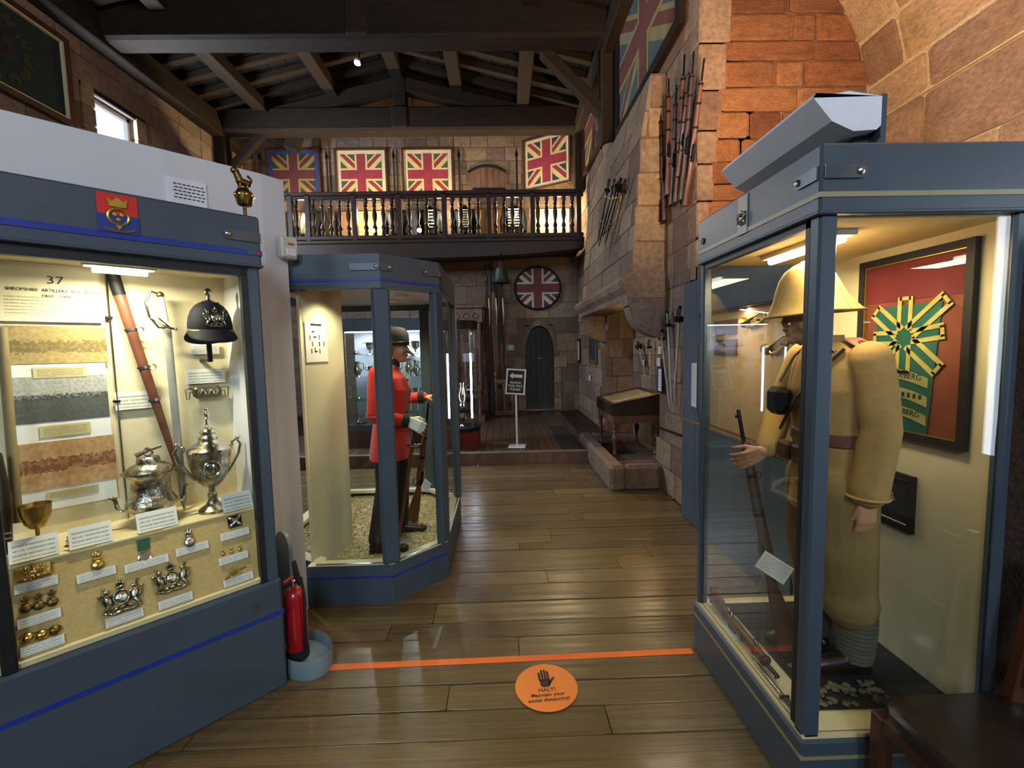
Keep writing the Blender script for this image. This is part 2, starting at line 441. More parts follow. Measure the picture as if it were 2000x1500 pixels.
def clip(poly, cl):
    """clip a convex polygon by a convex counter-clockwise polygon"""
    out = list(poly)
    for i in range(len(cl)):
        a, b = cl[i], cl[(i + 1) % len(cl)]
        def side(p): return (b[0] - a[0]) * (p[1] - a[1]) - (b[1] - a[1]) * (p[0] - a[0])
        src = out; out = []
        for j in range(len(src)):
            p, q = src[j], src[(j + 1) % len(src)]
            sp_, sq = side(p), side(q)
            if sp_ >= 0: out.append(p)
            if (sp_ > 0 > sq) or (sp_ < 0 < sq):
                t = sp_ / (sp_ - sq); out.append((p[0] + t * (q[0] - p[0]), p[1] + t * (q[1] - p[1])))
        if not out: return []
    return out
def flag_pieces(parent, w_, h_, field, cream, red, y0, clipper=None, k=1.0):
    """crossed flag pattern in the plane x (across) z (up), centred; layers step towards -y"""
    cl = clipper or [(-w_ / 2, -h_ / 2), (w_ / 2, -h_ / 2), (w_ / 2, h_ / 2), (-w_ / 2, h_ / 2)]
    fl = MB().prism(cl, y0 - 0.002, y0, 'y').build('flag_cloth', field, parent, 0)
    def bands(name, mat, polys, y):
        mb = MB()
        for p in polys:
            c = clip(p, cl)
            if len(c) > 2: mb.prism(c, y - 0.0015, y, 'y')
        if mb.v: mb.build(name, mat, fl, 0)
    L = math.hypot(w_, h_)
    def diag(sgn, t, off=0.0):
        dx, dz = w_ / L, sgn * h_ / L; nx, nz = -dz, dx
        return [(-dx * L + nx * (off + a * t / 2) if e < 0 else dx * L + nx * (off + a * t / 2),
                 -dz * L + nz * (off + a * t / 2) if e < 0 else dz * L + nz * (off + a * t / 2)) for e, a in ((-1, -1), (1, -1), (1, 1), (-1, 1))]
    t = h_ * 0.2 * k
    def cross(c): return [[(-w_, -c), (w_, -c), (w_, c), (-w_, c)], [(-c, c), (c, c), (c, h_), (-c, h_)], [(-c, -h_), (c, -h_), (c, -c), (-c, -c)]]
    bands('white_diagonal', cream, [diag(1, t * 1.15), diag(-1, t * 1.15)], y0 - 0.003)
    bands('red_diagonal', red, [diag(1, t * 0.45, t * 0.14), diag(-1, t * 0.45, t * 0.14)], y0 - 0.005)
    bands('white_cross', cream, cross(t * 0.78), y0 - 0.007)
    bands('red_cross', red, cross(t * 0.55), y0 - 0.009)
    return fl
def frame_rails(parent, w_, h_, t, dep, mat, y0=0.0, name='frame_rail'):
    """four mitred rails round w x h (outer size)"""
    a, b = w_ / 2, h_ / 2
    for p in ([(-a, -b), (a, -b), (a - t, -b + t), (-a + t, -b + t)], [(a, -b), (a, b), (a - t, b - t), (a - t, -b + t)],
              [(a, b), (-a, b), (-a + t, b - t), (a - t, b - t)], [(-a, b), (-a, -b), (-a + t, -b + t), (-a + t, b - t)]):
        MB().prism(p, y0 - dep, y0, 'y').build(name, mat, parent, 0)
# unit stones with uneven chamfered edges, shared by all masonry
def unit_stones(k, b, jit):
    out = []
    for i in range(k):
        mb = MB().cb(-0.5, 0.5, -0.5, 0.5, -0.5, 0.5, b)
        mb.v = [tuple(c + random.uniform(-jit, jit) for c in p) for p in mb.v]
        out.append(mb)
    return out
_US = unit_stones(6, 0.045, 0.012); _UR = unit_stones(6, 0.09, 0.016); _UP = unit_stones(3, 0.03, 0.0)
_cache = {}
def unit_mesh(kind, mat):
    key = (kind, mat.name)
    if key not in _cache:
        src = {'s': _US, 'r': _UR, 'p': _UP}[kind]
        _cache[key] = [m.mesh('stone', 30) for m in src]
        for me in _cache[key]: me.materials.append(mat)
    return random.choice(_cache[key])
def piece(name, parent, kind, mat, c, U, V, N, su, sv, sn):
    o = bpy.data.objects.new(name, unit_mesh(kind, mat)); COL.objects.link(o); o.parent = parent
    m = Matrix.Identity(4)
    for i in range(3):
        m[i][0] = U[i] * su; m[i][1] = N[i] * sn; m[i][2] = V[i] * sv; m[i][3] = c[i]
    o.matrix_basis = m
    return o
def inframe(p, mar=60):
    q = CAMM @ (np.array(p) - CAMP)
    if q[2] < 0.1: return None
    x, y = 1000 + FPX * q[0] / q[2], 750 - FPX * q[1] / q[2]
    if -mar < x < 2000 + mar and -mar < y < 1500 + mar: return (x, y)
    return None
def courses(parent, mat, origin, U, V, N, w_, h_, ch, bl, thick=0.05, proud=0.012, kind='s', gap=0.012, keep=None, name='stone', cv=0.15):
    """coursed stones proud of a wall face: origin + u*U + v*V, N points out of the wall"""
    O = Vector(origin); U = Vector(U); V = Vector(V); N = Vector(N); v = 0.0; k = 0
    while v < h_ - 0.03:
        hh = min(ch * random.uniform(1 - cv, 1 + cv), h_ - v)
        if h_ - v - hh < ch * 0.4: hh = h_ - v
        u = -random.uniform(0, bl * 0.6)
        while u < w_ - 0.01:
            ww = bl * random.uniform(0.65, 1.4)
            a, b = max(u, 0), min(u + ww, w_)
            u += ww
            if b - a < 0.06: continue
            c = O + U * ((a + b) / 2) + V * (v + hh / 2)
            if keep and not keep(c, a, b, v, v + hh): continue
            pr = proud * random.uniform(0.4, 1.3)
            piece(name, parent, kind, mat, c + N * (pr - thick / 2), U, V, N, (b - a) - gap, hh - gap, thick); k += 1
        v += hh
    return k
# ================================================================== THE SETTING
WX, BY, LX = 1.82, 10.4, -5.73
PLY, PLZ = 6.23, 0.18          # front and height of the raised platform
X_, Y_, Z_ = Vector((1, 0, 0)), Vector((0, 1, 0)), Vector((0, 0, 1))

# ---- floor with its planks (laid across the hall)
floor = struct(MB().box(LX, 3.6, -5.6, PLY + 0.02, -0.2, -0.022).build('floor', M['oak_dark'], None, 0))
yy = -0.6
while yy < PLY - 0.02:
    pw = random.uniform(0.15, 0.25) if yy < 3 else random.uniform(0.12, 0.21)
    if PLY - yy - pw < 0.1: pw = PLY - yy
    x = -3.3 - random.uniform(0, 1.5)
    while x < 1.8:
        pl = random.uniform(1.3, 3.4)
        x1 = min(x + pl, 1.81 if yy > 1.4 else 3.3)
        dz = random.uniform(-0.0035, 0.0015)
        o = piece('plank', floor, 'p', PLANK, ((x + x1) / 2, yy + pw / 2, -0.0125 + dz), X_, Z_, -Y_, x1 - x - 0.004, 0.025, pw - 0.006)
        x += pl
        if x1 >= 1.81: break
    yy += pw
# ---- raised platform with boards along the hall
plat = struct(MB().box(LX, WX, PLY, BY, 0.0, PLZ - 0.025).build('floor_platform', M['oak_dark'], None, 0))
x = -3.6
while x < 1.2:
    pw = random.uniform(0.09, 0.15)
    y = PLY + 0.03
    while y < BY - 0.02:
        l = random.uniform(1.6, 3.4); y1 = min(y + l, BY)
        piece('plank', plat, 'p', PLANK_Y, (x + pw / 2, (y + y1) / 2, PLZ - 0.0125 + random.uniform(-0.002, 0.001)), X_, Z_, -Y_, pw - 0.005, 0.025, y1 - y - 0.004)
        y = y1
    x += pw
MB().cb(-3.6, 1.2, PLY - 0.02, PLY + 0.028, PLZ - 0.03, PLZ + 0.004, 0.008).build('step_nosing', plain('worn_step_edge', '#6e6250', '#857862', 0.6), plat)
MB().box(-3.6, 1.2, PLY - 0.012, PLY, 0.0, PLZ - 0.03).build('step_riser', M['oak'], plat, 0)
mat_o = MB().cb(0.84, 1.16, PLY + 0.05, 8.2, PLZ, PLZ + 0.008, 0.004).build('floor_mat', plain('dark_floor_mat', '#17130f', '#221c16', 0.95, scale=40, bmp=0.3))
tag(mat_o, 'dark narrow runner mat on the platform beside the stone hearth kerb', 'mat')

# ---- back wall, with pointed doorway
DX, DW, DZ0, DSP, DAP = 0.885, 0.34, PLZ, 1.45, 2.18     # door centre, half width, sill, springing, apex
wall_back = MB()
wall_back.box(LX - 0.4, DX - DW, BY, BY + 0.4, 0, 7.4)
wall_back.box(DX + DW, WX + 0.5, BY, BY + 0.4, 0, 7.4)
wall_back.box(DX - DW, DX + DW, BY, BY + 0.4, DAP + 0.02, 7.4)
wall_back.box(DX - DW, DX + DW, BY + 0.3, BY + 0.4, 0, DAP + 0.02)
arcL = [(-DW * math.cos(t), DSP + (DAP - DSP) * (1 - (1 - math.sin(t)) ** 1.15)) for t in np.linspace(0, PI / 2, 9)]
for sg in (1, -1):
    pts = [(DX + sg * a, z) for a, z in arcL]
    for i in range(len(pts) - 1):
        (xa, za), (xb, zb) = pts[i], pts[i + 1]
        xo = DX - sg * DW
        wall_back.prism([(xo, za), (xa, za), (xb, zb), (xo, zb)], BY, BY + 0.4, 'y')
wall_back = struct(wall_back.build('wall_back', MORTAR, None, 0))
def keep_back(c, a, b, v0, v1):
    if abs(c.x - DX) < DW + (b - a) / 2 + 0.0 and c.z < DAP + 0.12: return False
    q = inframe(c, 260)
    return bool(q) and c.z > 0.1
nb = courses(wall_back, STONE_L, (LX, BY, 3.75), X_, Z_, -Y_, WX - LX, 2.95, 0.27, 0.44, keep=keep_back)
nb += courses(wall_back, STONE, (LX, BY, PLZ), X_, Z_, -Y_, WX - LX, 3.75 - PLZ, 0.36, 0.62, keep=keep_back)
# dressed stones round the doorway
full = [(DX + a, z) for a, z in arcL] + [(DX - a, z) for a, z in reversed(arcL)][1:]
outer = []
for i, (px_, pz_) in enumerate(full):
    d = Vector((px_ - DX, pz_ - 1.2)); d.normalize(); outer.append((px_ + d.x * 0.13, pz_ + d.y * 0.13))
for i in range(0, len(full) - 1, 2):
    j = min(i + 2, len(full) - 1)
    poly = [full[i]] + ([full[i + 1]] if j == i + 2 else []) + [full[j], outer[j]] + ([outer[i + 1]] if j == i + 2 else []) + [outer[i]]
    MB().prism(poly, BY - 0.009, BY + 0.12, 'y').build('arch_stone', STONE, wall_back, 0)
for sg in (-1, 1):
    z = PLZ
    while z < DSP - 0.02:
        h = min(random.uniform(0.28, 0.4), DSP - z)
        xa, xb = sorted((DX + sg * DW, DX + sg * (DW + random.choice((0.17, 0.3)))))
        MB().cb(xa, xb, BY - 0.018, BY + 0.12, z + 0.004, z + h - 0.004, 0.008).build('jamb_stone', STONE, wall_back, 0)
        z += h
# door leaf of boards
door = thing('door_1', 'dark oak plank door in the pointed stone doorway', 'door', (DX, BY + 0.16, PLZ))
tag(door, kind='structure')
nbrd = 5
dclip = [(a, z - PLZ) for a, z in ([(-DW, PLZ)] + arcL + [(-a, z) for a, z in reversed(arcL)][1:] + [(DW, PLZ)])][::-1]
for i in range(nbrd):
    xa = -DW + 2 * DW * i / nbrd + 0.003; xb = -DW + 2 * DW * (i + 1) / nbrd - 0.003
    p = [q for q in dclip if xa <= q[0] <= xb]
    def topz(xq):
        for k in range(len(dclip) - 1):
            (x0, z0), (x1, z1) = dclip[k], dclip[k + 1]
            if min(x0, x1) <= xq <= max(x0, x1) and abs(x1 - x0) > 1e-6: return z0 + (z1 - z0) * (xq - x0) / (x1 - x0)
        return DSP - PLZ
    tops = sorted([q for q in p if q[1] > 0.5 and xa < q[0] < xb])
    poly = [(xa, 0), (xb, 0), (xb, topz(xb))] + [q for q in reversed(tops)] + [(xa, topz(xa))]
    MB().prism(poly, 0, 0.05, 'y').build('board', plain('black_oak', '#0f0a08', '#1c130d', 0.6, scale=9, stretch=(1, 1, 0.2)), door, 0)
MB().cb(-0.02, 0.09, -0.012, 0, 1.22, 1.245, 0.003).build('door_plate', M['gunmetal'], door)

# ---- left wall with windows
WINL = [(6.70, 7.42, 3.6, 5.38)]
def wall_with_openings(name, mat, plane, lo, hi, z0, z1, thick, ops, axis):
    mb = MB(); es = sorted(set([lo, hi] + [v for o in ops for v in o[:2]]))
    for a, b in zip(es[:-1], es[1:]):
        op = [o for o in ops if o[0] <= a and o[1] >= b]
        spans = [(z0, z1)] if not op else [(z0, op[0][2]), (op[0][3], z1)]
        for s0, s1 in spans:
            if axis == 'x': mb.box(plane, plane + thick, a, b, s0, s1)
            else: mb.box(a, b, plane, plane + thick, s0, s1)
    return struct(mb.build(name, mat, None, 0))
wall_left = wall_with_openings('wall_left', MORTAR, LX, -5.6, BY, 0, 6.6, -0.18, WINL, 'x')
wi = 1
def window(axis, plane, a, b, z0, z1, nv=1, nh=2):
    global wi
    o = thing('window_%d' % wi, None, None); o['kind'] = 'structure'; wi += 1
    def bar(a0, a1, c0, c1, n):
        mb = MB()
        if axis == 'x': mb.box(plane - 0.03, plane + 0.03, a0, a1, c0, c1)
        else: mb.box(a0, a1, plane - 0.03, plane + 0.03, c0, c1)
        mb.build(n, M['white'], o, 0)
    t = 0.05
    bar(a, b, z0, z0 + t, 'window_frame'); bar(a, b, z1 - t, z1, 'window_frame'); bar(a, a + t, z0, z1, 'window_frame'); bar(b - t, b, z0, z1, 'window_frame')
    for i in range(1, nv + 1):
        c = a + (b - a) * i / (nv + 1); bar(c - 0.015, c + 0.015, z0, z1, 'glazing_bar')
    for i in range(1, nh + 1):
        c = z0 + (z1 - z0) * i / (nh + 1); bar(a, b, c - 0.015, c + 0.015, 'glazing_bar')
    mb = MB()
    if axis == 'x': mb.box(plane - 0.004, plane + 0.004, a, b, z0, z1)
    else: mb.box(a, b, plane - 0.004, plane + 0.004, z0, z1)
    mb.build('pane', M['glass_clean'], o, 0)
    return o
window('x', LX - 0.12, *WINL[0], 0, 0)
def keep_left(c, a, b, v0, v1):
    for (y0, y1, z0, z1) in WINL:
        if y0 - (b - a) / 2 < c.y < y1 + (b - a) / 2 and z0 - 0.2 < c.z < z1 + 0.05: return False
    q = inframe(c, 260)
    return bool(q)
courses(wall_left, STONE_L, (LX, 4.2, 3.3), Y_, Z_, X_, BY - 4.2, 2.9, 0.3, 0.42, keep=keep_left)
# squared reveal stones of the high window
for (y0, y1) in ((6.50, 6.705), (7.415, 7.62)):
    z = 3.9
    while z < 5.4:
        h = random.uniform(0.24, 0.36)
        MB().cb(LX - 0.17, LX + 0.02, y0, y1, z + 0.004, min(z + h, 5.6) - 0.004, 0.012).build('reveal_stone', STONE_L, wall_left, 0)
        z += h
for i in range(3):
    MB().cb(LX - 0.16 + i * 0.06, LX - 0.105 + i * 0.06, 6.5, 7.62, 5.39, 5.47, 0.005).build('lintel_board', BOARD, wall_left, 0)

# ---- right wall: hall side, chimney recess, alcove with a stone vault
FY0, FY1 = 5.05, 7.75
wr = MB()
wr.box(WX, WX + 0.5, 4.1, FY0, 0, 6.6)
wr.box(WX, WX + 0.5, FY0, FY1, 2.3, 6.6)
wr.box(WX, WX + 0.5, FY1, BY, 0, 6.6)
wr.box(WX + 0.5, WX + 0.75, FY0 - 0.3, FY1 + 0.3, 0, 2.7)
wr.box(WX, 3.4, 2.3, 4.1, 0, 2.36)
wr.box(WX, 3.4, 1.3, 2.3, 0, 2.0)
wr.box(WX, WX + 0.4, -5.6, 4.1, 5.52, 6.6)
wall_right = struct(wr.build('wall_right', MORTAR, None, 0))
def keep_right(c, a, b, v0, v1):
    q = inframe(c, 240)
    if not q: return False
    if FY0 - 0.1 < c.y < FY1 + 0.1 and c.z < 4.5: return False
    if c.z < 0.32 and c.y < FY1: return c.y < 4.9
    return True
courses(wall_right, STONE, (WX, BY, 0.0), -Y_, Z_, -X_, BY - 4.12, 6.3, 0.33, 0.5, keep=keep_right)
courses(wall_right, STONE, (WX, 1.3, 0.0), X_, Z_, -Y_, 3.4 - WX, 2.0, 0.33, 0.5)
# recess: back and cheeks
courses(wall_right, STONE_L, (WX + 0.5, FY1, 0.1), -Y_, Z_, -X_, FY1 - FY0, 2.2, 0.34, 0.55)
courses(wall_right, STONE, (WX, FY1, 0.1), X_, Z_, -Y_, 0.5, 2.2, 0.34, 0.3)
hearth = struct(MB().cb(1.22, WX + 0.5, FY0 - 0.1, FY1, -0.02, 0.10, 0.01).build('floor_hearth', STONE, None))
# alcove end wall of red rubble
CX, CZ, CR = 1.48, 3.6, 1.92
wall_alcove = struct(MB().box(WX, 3.6, 4.1, 4.35, 2.2, 5.6).build('wall_alcove', MORTAR_D, None, 0))
def keep_alc(c, a, b, v0, v1):
    return math.hypot(c.x - CX, c.z - CZ) < CR + 0.1 or c.z < CZ
def edge_x(z): return 1.86 + 0.10 * max(0, z - 2.4) ** 1.0
z = 2.36
while z < 5.5:
    h = random.uniform(0.15, 0.24)
    x = edge_x(z) + 0.0
    while x < 3.45:
        wl = random.choice((random.uniform(0.2, 0.34), random.uniform(0.45, 0.85), random.uniform(0.4, 0.7)))
        c = Vector((x + wl / 2, 4.1, z + h / 2))
        if c.z < CZ or math.hypot(c.x - CX, c.z - CZ) < CR + 0.15:
            piece('stone', wall_alcove, 'r', BRICK, c + Vector((0, -0.006 * random.uniform(0.3, 1.5) + 0.04, 0)), X_, Z_, -Y_, wl - 0.008, h - 0.008, 0.11)
        x += wl
    z += h
z = 2.36
while z < 5.5:
    h = random.uniform(0.26, 0.4)
    xe = edge_x(z)
    MB().cb(WX - 0.012, max(xe, WX + 0.05) + 0.05, 4.085, 4.3, z + 0.006, z + h - 0.006, 0.015).build('corner_stone', STONE, wall_alcove, 0)
    z += h
# vault of ashlar blocks
vo = MB(); nseg = 14
ang = [PI / 2 * i / nseg for i in range(nseg + 1)]
ang = [a for a in ang if CX + CR * math.cos(a) > WX - 0.25]
pr = [(CX + (CR - 0.026) * math.cos(a), CZ + (CR - 0.026) * math.sin(a)) for a in ang]
po = [(CX + (CR + 0.35) * math.cos(a), CZ + (CR + 0.35) * math.sin(a)) for a in ang]
for i in range(len(ang) - 1):
    vo.prism([pr[i], po[i], po[i + 1], pr[i + 1]], -5.6, 4.1, 'y')
vault = struct(vo.build('ceiling_vault', MORTAR_P, None, 0))
a = 0.0
while a < math.acos((WX - CX) / CR):
    da = random.uniform(0.16, 0.22)
    am = a + da / 2
    cpt = Vector((CX + CR * math.cos(am), 0, CZ + CR * math.sin(am)))
    nrm = Vector((-math.cos(am), 0, -math.sin(am))); tng = Vector((-math.sin(am), 0, math.cos(am)))
    y = 4.09
    while y > 0.0:
        l = random.uniform(0.35, 0.75)
        piece('stone', vault, 's', STONE_O, Vector((cpt.x, y - l / 2, cpt.z)), Y_, tng, nrm, l - 0.03, CR * da - 0.03, 0.08)
        y -= l
    a += da
WINA = [(-0.15, 0.25, 0.8, 2.75)]
wall_outer = wall_with_openings('wall_alcove_outer', MORTAR_P, 3.4, -5.6, 4.1, 0, 3.66, 0.5, WINA, 'x')
def keep_ao(c, a, b, v0, v1):
    q = inframe(c, 60); return bool(q)
courses(wall_outer, STONE_O, (3.4, 4.1, 2.0), -Y_, Z_, -X_, 3.6, 1.6, 0.36, 0.55, keep=keep_ao, thick=0.06)
window('x', 3.62, *WINA[0], 0, 2)
wall_rear = wall_with_openings('wall_rear', MORTAR, -5.6, LX, 3.9, 0, 7.4, -0.5, [(-3.4, -1.8, 4.2, 6.2), (-0.1, 1.5, 4.2, 6.2)], 'y')
window('y', -5.9, -3.4, -1.8, 4.2, 6.2, 2, 2)
window('y', -5.9, -0.1, 1.5, 4.2, 6.2, 2, 2)

# ---- chimney hood, cornice and corbels
hood = thing('wall_chimney_hood', None, None); hood['kind'] = 'structure'
HY0, HY1 = 4.9, 7.9
MB().prism([(WX, 2.42), (1.45, 2.42), (1.56, 3.9), (1.66, 4.55), (WX, 4.55)], HY0 + 0.012, HY1 - 0.012, 'y').build('hood_core', MORTAR, hood, 0)
V1 = (Vector((1.56, 0, 3.9)) - Vector((1.45, 0, 2.42))); h1 = V1.length; V1.normalize()
N1 = Vector((-V1.z, 0, V1.x))
courses(hood, STONE, (1.45, HY1, 2.42), -Y_, V1, N1, HY1 - HY0, h1, 0.3, 0.5)
V2 = (Vector((1.66, 0, 4.55)) - Vector((1.56, 0, 3.9))); h2 = V2.length; V2.normalize()
courses(hood, STONE, (1.56, HY1, 3.9), -Y_, V2, Vector((-V2.z, 0, V2.x)), HY1 - HY0, h2, 0.32, 0.5)
for i, (z0, z1) in enumerate(((2.43, 2.79), (2.80, 3.17), (3.18, 3.52), (3.53, 3.88), (3.90, 4.2), (4.21, 4.53))):
    xa = 1.46 + (z0 - 2.42) * 0.075 + (0.06 if z0 > 3.85 else 0)
    MB().cb(xa, WX - 0.003, HY0 - 0.005, HY0 + 0.06, z0, z1, 0.01).build('side_stone', STONE_L if i > 2 else STONE, hood, 0)
corn = [(WX, 2.18), (1.40, 2.18), (1.39, 2.24), (1.33, 2.30), (1.31, 2.36), (1.34, 2.42), (1.40, 2.45), (1.45, 2.47), (WX, 2.47)]
ys = np.linspace(HY0 - 0.03, HY1 + 0.03, 7)
for a, b in zip(ys[:-1], ys[1:]):
    MB().prism(corn, a + 0.003, b - 0.003, 'y').build('cornice_stone', STONE, hood, 25)
for yc in (HY0 + 0.09, HY1 - 0.09):
    cor = [(WX, 1.72)] + [(1.42 + 0.40 * (1 - math.cos(t)) , 2.10 - 0.36 * math.sin(t)) for t in np.linspace(PI / 2, 0, 9)] + [(1.39, 2.10), (1.39, 2.18), (WX, 2.18)]
    MB().prism(cor, yc - 0.11, yc + 0.11, 'y').build('corbel', STONE, hood, 25)
# corbel stone under the roof post
MB().lathe([(0.02, -0.25), (0.09, -0.2), (0.13, -0.08), (0.15, 0.0)], 10, (WX - 0.06, 7.0, 4.72)).build('post_corbel', STONE, wall_right)

# ---- hearth kerb
kerb = thing('hearth_kerb', 'raised chamfered sandstone kerb round the fireplace hearth', 'kerb', (0, 0, 0))
def kerb_len(x0, x1, y0, y1, n, ax):
    e = np.linspace(0, 1, n + 1)
    for a, b in zip(e[:-1], e[1:]):
        mb = MB()
        if ax == 'y': mb.cb(x0, x1, y0 + (y1 - y0) * a + 0.002, y0 + (y1 - y0) * b - 0.002, 0, 0.30, 0.035)
        else: mb.cb(x0 + (x1 - x0) * a + 0.002, x0 + (x1 - x0) * b - 0.002, y0, y1, 0, 0.30, 0.035)
        mb.build('kerb_stone', STONE, kerb)
kerb_len(1.2, 1.38, 4.87, 6.95, 2, 'y'); kerb_len(1.38, 1.785, 4.87, 5.02, 1, 'x'); kerb_len(1.38, 1.785, 6.80, 6.95, 1, 'x')

# ---- roof: boards, rafters, purlins, ridge, trusses
RX, RZ, EZ = -1.95, 7.30, 6.42
def roofz(x): return RZ - (RZ - EZ) * (abs(x - RX) / (WX - RX))
ce = MB()
ce.prism([(LX - 0.5, EZ + 0.05), (RX, RZ + 0.16), (WX + 0.5, EZ + 0.05), (WX + 0.5, EZ + 0.35), (RX, RZ + 0.5), (LX - 0.5, EZ + 0.35)], -5.6, BY + 0.4, 'y')
ceiling = struct(ce.build('ceiling', BOARD, None, 0))
for sg, xe in ((1, WX), (-1, LX)):
    Us = Vector((xe - RX, 0, EZ - RZ)); Ls = Us.length; Us.normalize()
    Ns = Vector((-Us.z * sg, 0, Us.x * sg)); Ns = -Ns if Ns.z > 0 else Ns
    nbd = 12
    for i in range(nbd):                        # roof boards run along the hall
        c = Vector((RX, 0, RZ + 0.13)) + Us * (Ls * (i + 0.5) / nbd)
        piece('board', ceiling, 'p', BOARD, Vector((c.x, 7.6, c.z)), Us, Ns, Y_, Ls / nbd - 0.012, 0.04, 5.5)
    y = 5.2
    while y < BY:
        c = Vector((RX, y, RZ + 0.03)) + Us * (Ls / 2)
        piece('rafter', ceiling, 's', BEAM, c, Us, Ns, Y_, Ls, 0.12, 0.11)
        y += 0.44
for px_, py_ in ((500, 200), (640, 185), (772, 168), (890, 172), (1022, 205)):
    q = ony(px_, py_, 9.1)
    zz = roofz(q.x) - 0.10
    ob = piece('purlin', ceiling, 's', BEAM_Y, (q.x, 7.4, zz), X_, Z_, Y_, 0.24, 0.22, 6.0)
for xw in (LX + 0.12, WX - 0.1):
    MB().cb(xw - 0.13, xw + 0.13, 4.0, BY, 6.02, 6.30, 0.02).build('wall_plate', BEAM_Y, ceiling, 0)
    MB().cb(xw - 0.10, xw + 0.10, 4.0, BY, 6.30, 6.46, 0.02).build('wall_plate', BEAM_Y, ceiling, 0)
TRUSS = ((6.66, BEAM, 0.58), (9.3, BEAM, 0.46))
for ty, tm, th in TRUSS:
    tb = MB().cb(LX, WX, ty, ty + 0.34, 6.10, 6.10 + th, 0.03).build('tie_beam', tm, ceiling, 0)
    MB().cb(LX + 0.1, WX - 0.1, ty - 0.012, ty + 0.352, 6.13, 6.17, 0.01).build('beam_moulding', tm, tb, 0)
    for sg, xe in ((1, WX), (-1, LX)):
        Us = Vector((xe - RX, 0, EZ - RZ)); Ls = Us.length; Us.normalize(); Ns = Us.cross(Y_)
        piece('principal_rafter', ceiling, 's', BEAM, Vector((RX, ty + 0.17, RZ - 0.26)) + Us * (Ls / 2), Us, Ns, Y_, Ls, 0.26, 0.24)
    MB().cb(RX - 0.13, RX + 0.13, ty + 0.04, ty + 0.30, 6.10 + th, RZ - 0.1, 0.02).build('king_post', BEAM, ceiling, 0)
    MB().cb(RX - 0.17, RX + 0.17, ty - 0.03, ty + 0.37, 6.10 + 0.02, 6.10 + th, 0.03).build('strap_boss', BEAM, ceiling, 0)
# wall posts, knee braces
MB().cb(WX - 0.24, WX - 0.02, 6.9, 7.18, 4.75, 6.6, 0.02).build('wall_post', BEAM, ceiling, 0)
MB(Matrix.Translation((WX - 0.18, 7.04, 5.22)) @ Matrix.Rotation(R(-45), 4, 'Y')).cb(-0.09, 0.09, -0.08, 0.08, 0, 1.3, 0.02).build('knee_brace', BEAM, ceiling, 0)
MB().cb(WX - 0.24, WX - 0.02, 9.35, 9.62, 4.9, 6.6, 0.02).build('wall_post', BEAM, ceiling, 0)
MB().cb(LX + 0.02, LX + 0.24, 9.35, 9.62, 5.2, 6.2, 0.02).build('wall_post', BEAM, ceiling, 0)
MB(Matrix.Translation((LX + 0.2, 9.5, 5.4)) @ Matrix.Rotation(R(45), 4, 'Y')).cb(-0.08, 0.08, -0.07, 0.07, 0, 1.1, 0.02).build('knee_brace', BEAM, ceiling, 0)
MB(Matrix.Translation((-4.35, 9.75, 5.92)) @ Matrix.Rotation(R(20), 4, 'Y')).cb(-0.14, 0.14, -0.1, 0.1, 0, 0.35, 0.02).build('knee_brace', BEAM, ceiling, 0)

# ---- gallery: floor beam and railing
GY, GZ = 9.3, 3.86
GX0, GX1 = LX, 1.74
gal = thing('floor_gallery', None, None); gal['kind'] = 'structure'
MB().box(GX0, GX1, GY, BY, GZ - 0.10, GZ).build('gallery_deck', M['oak_dark'], gal, 0)
prof = []
for i in range(25):
    t = i / 24; xx = GX0 + (GX1 - GX0) * t
    prof.append((xx, GZ - 0.30 - 0.02 + 0.16 * (abs(t - 0.5) * 2) ** 3))
MB().prism(prof + [(GX1, GZ), (GX0, GZ)], GY - 0.10, GY + 0.16, 'y').build('bressummer_beam', RAIL, gal, 0)
MB().cb(GX0, GX1, GY - 0.13, GY + 0.1, GZ - 0.02, GZ + 0.05, 0.01).build('beam_cap', RAIL, gal, 0)
rl = thing('gallery_railing', 'dark turned-baluster railing along the front of the gallery', 'railing', (0, GY, GZ + 0.05))
MB().cb(GX0, GX1, -0.05, 0.05, 0.90, 0.98, 0.012).build('top_rail', RAIL, rl)
MB().cb(GX0, GX1, -0.03, 0.03, 0.84, 0.90, 0.008).build('under_rail', RAIL, rl)
MB().cb(GX0, GX1, -0.045, 0.045, 0.03, 0.11, 0.01).build('bottom_rail', RAIL, rl)
bal = MB().lathe([(0.042, 0.11), (0.042, 0.19), (0.028, 0.21), (0.05, 0.27), (0.028, 0.33), (0.026, 0.36), (0.046, 0.46), (0.05, 0.53), (0.036, 0.62), (0.024, 0.67), (0.044, 0.70), (0.028, 0.73), (0.044, 0.76), (0.044, 0.84)], 10).mesh('baluster')
bal.materials.append(RAIL)
px_list = []
pp = (568, 602, 693, 780, 868, 955, 1040, 1130)
for p in pp:
    xq = ony(p, 420, GY).x
    MB().cb(xq - 0.05, xq + 0.05, -0.05, 0.05, -0.05, 0.94, 0.008).build('newel_post', RAIL, rl)
posts = [ony(p, 420, GY).x for p in pp]
x = GX0 + 0.2
while x < GX1:
    if all(abs(x - p) > 0.085 for p in posts):
        b = bpy.data.objects.new('baluster', bal); COL.objects.link(b); b.parent = rl; b.location = (x, 0, 0)
    x += 0.176

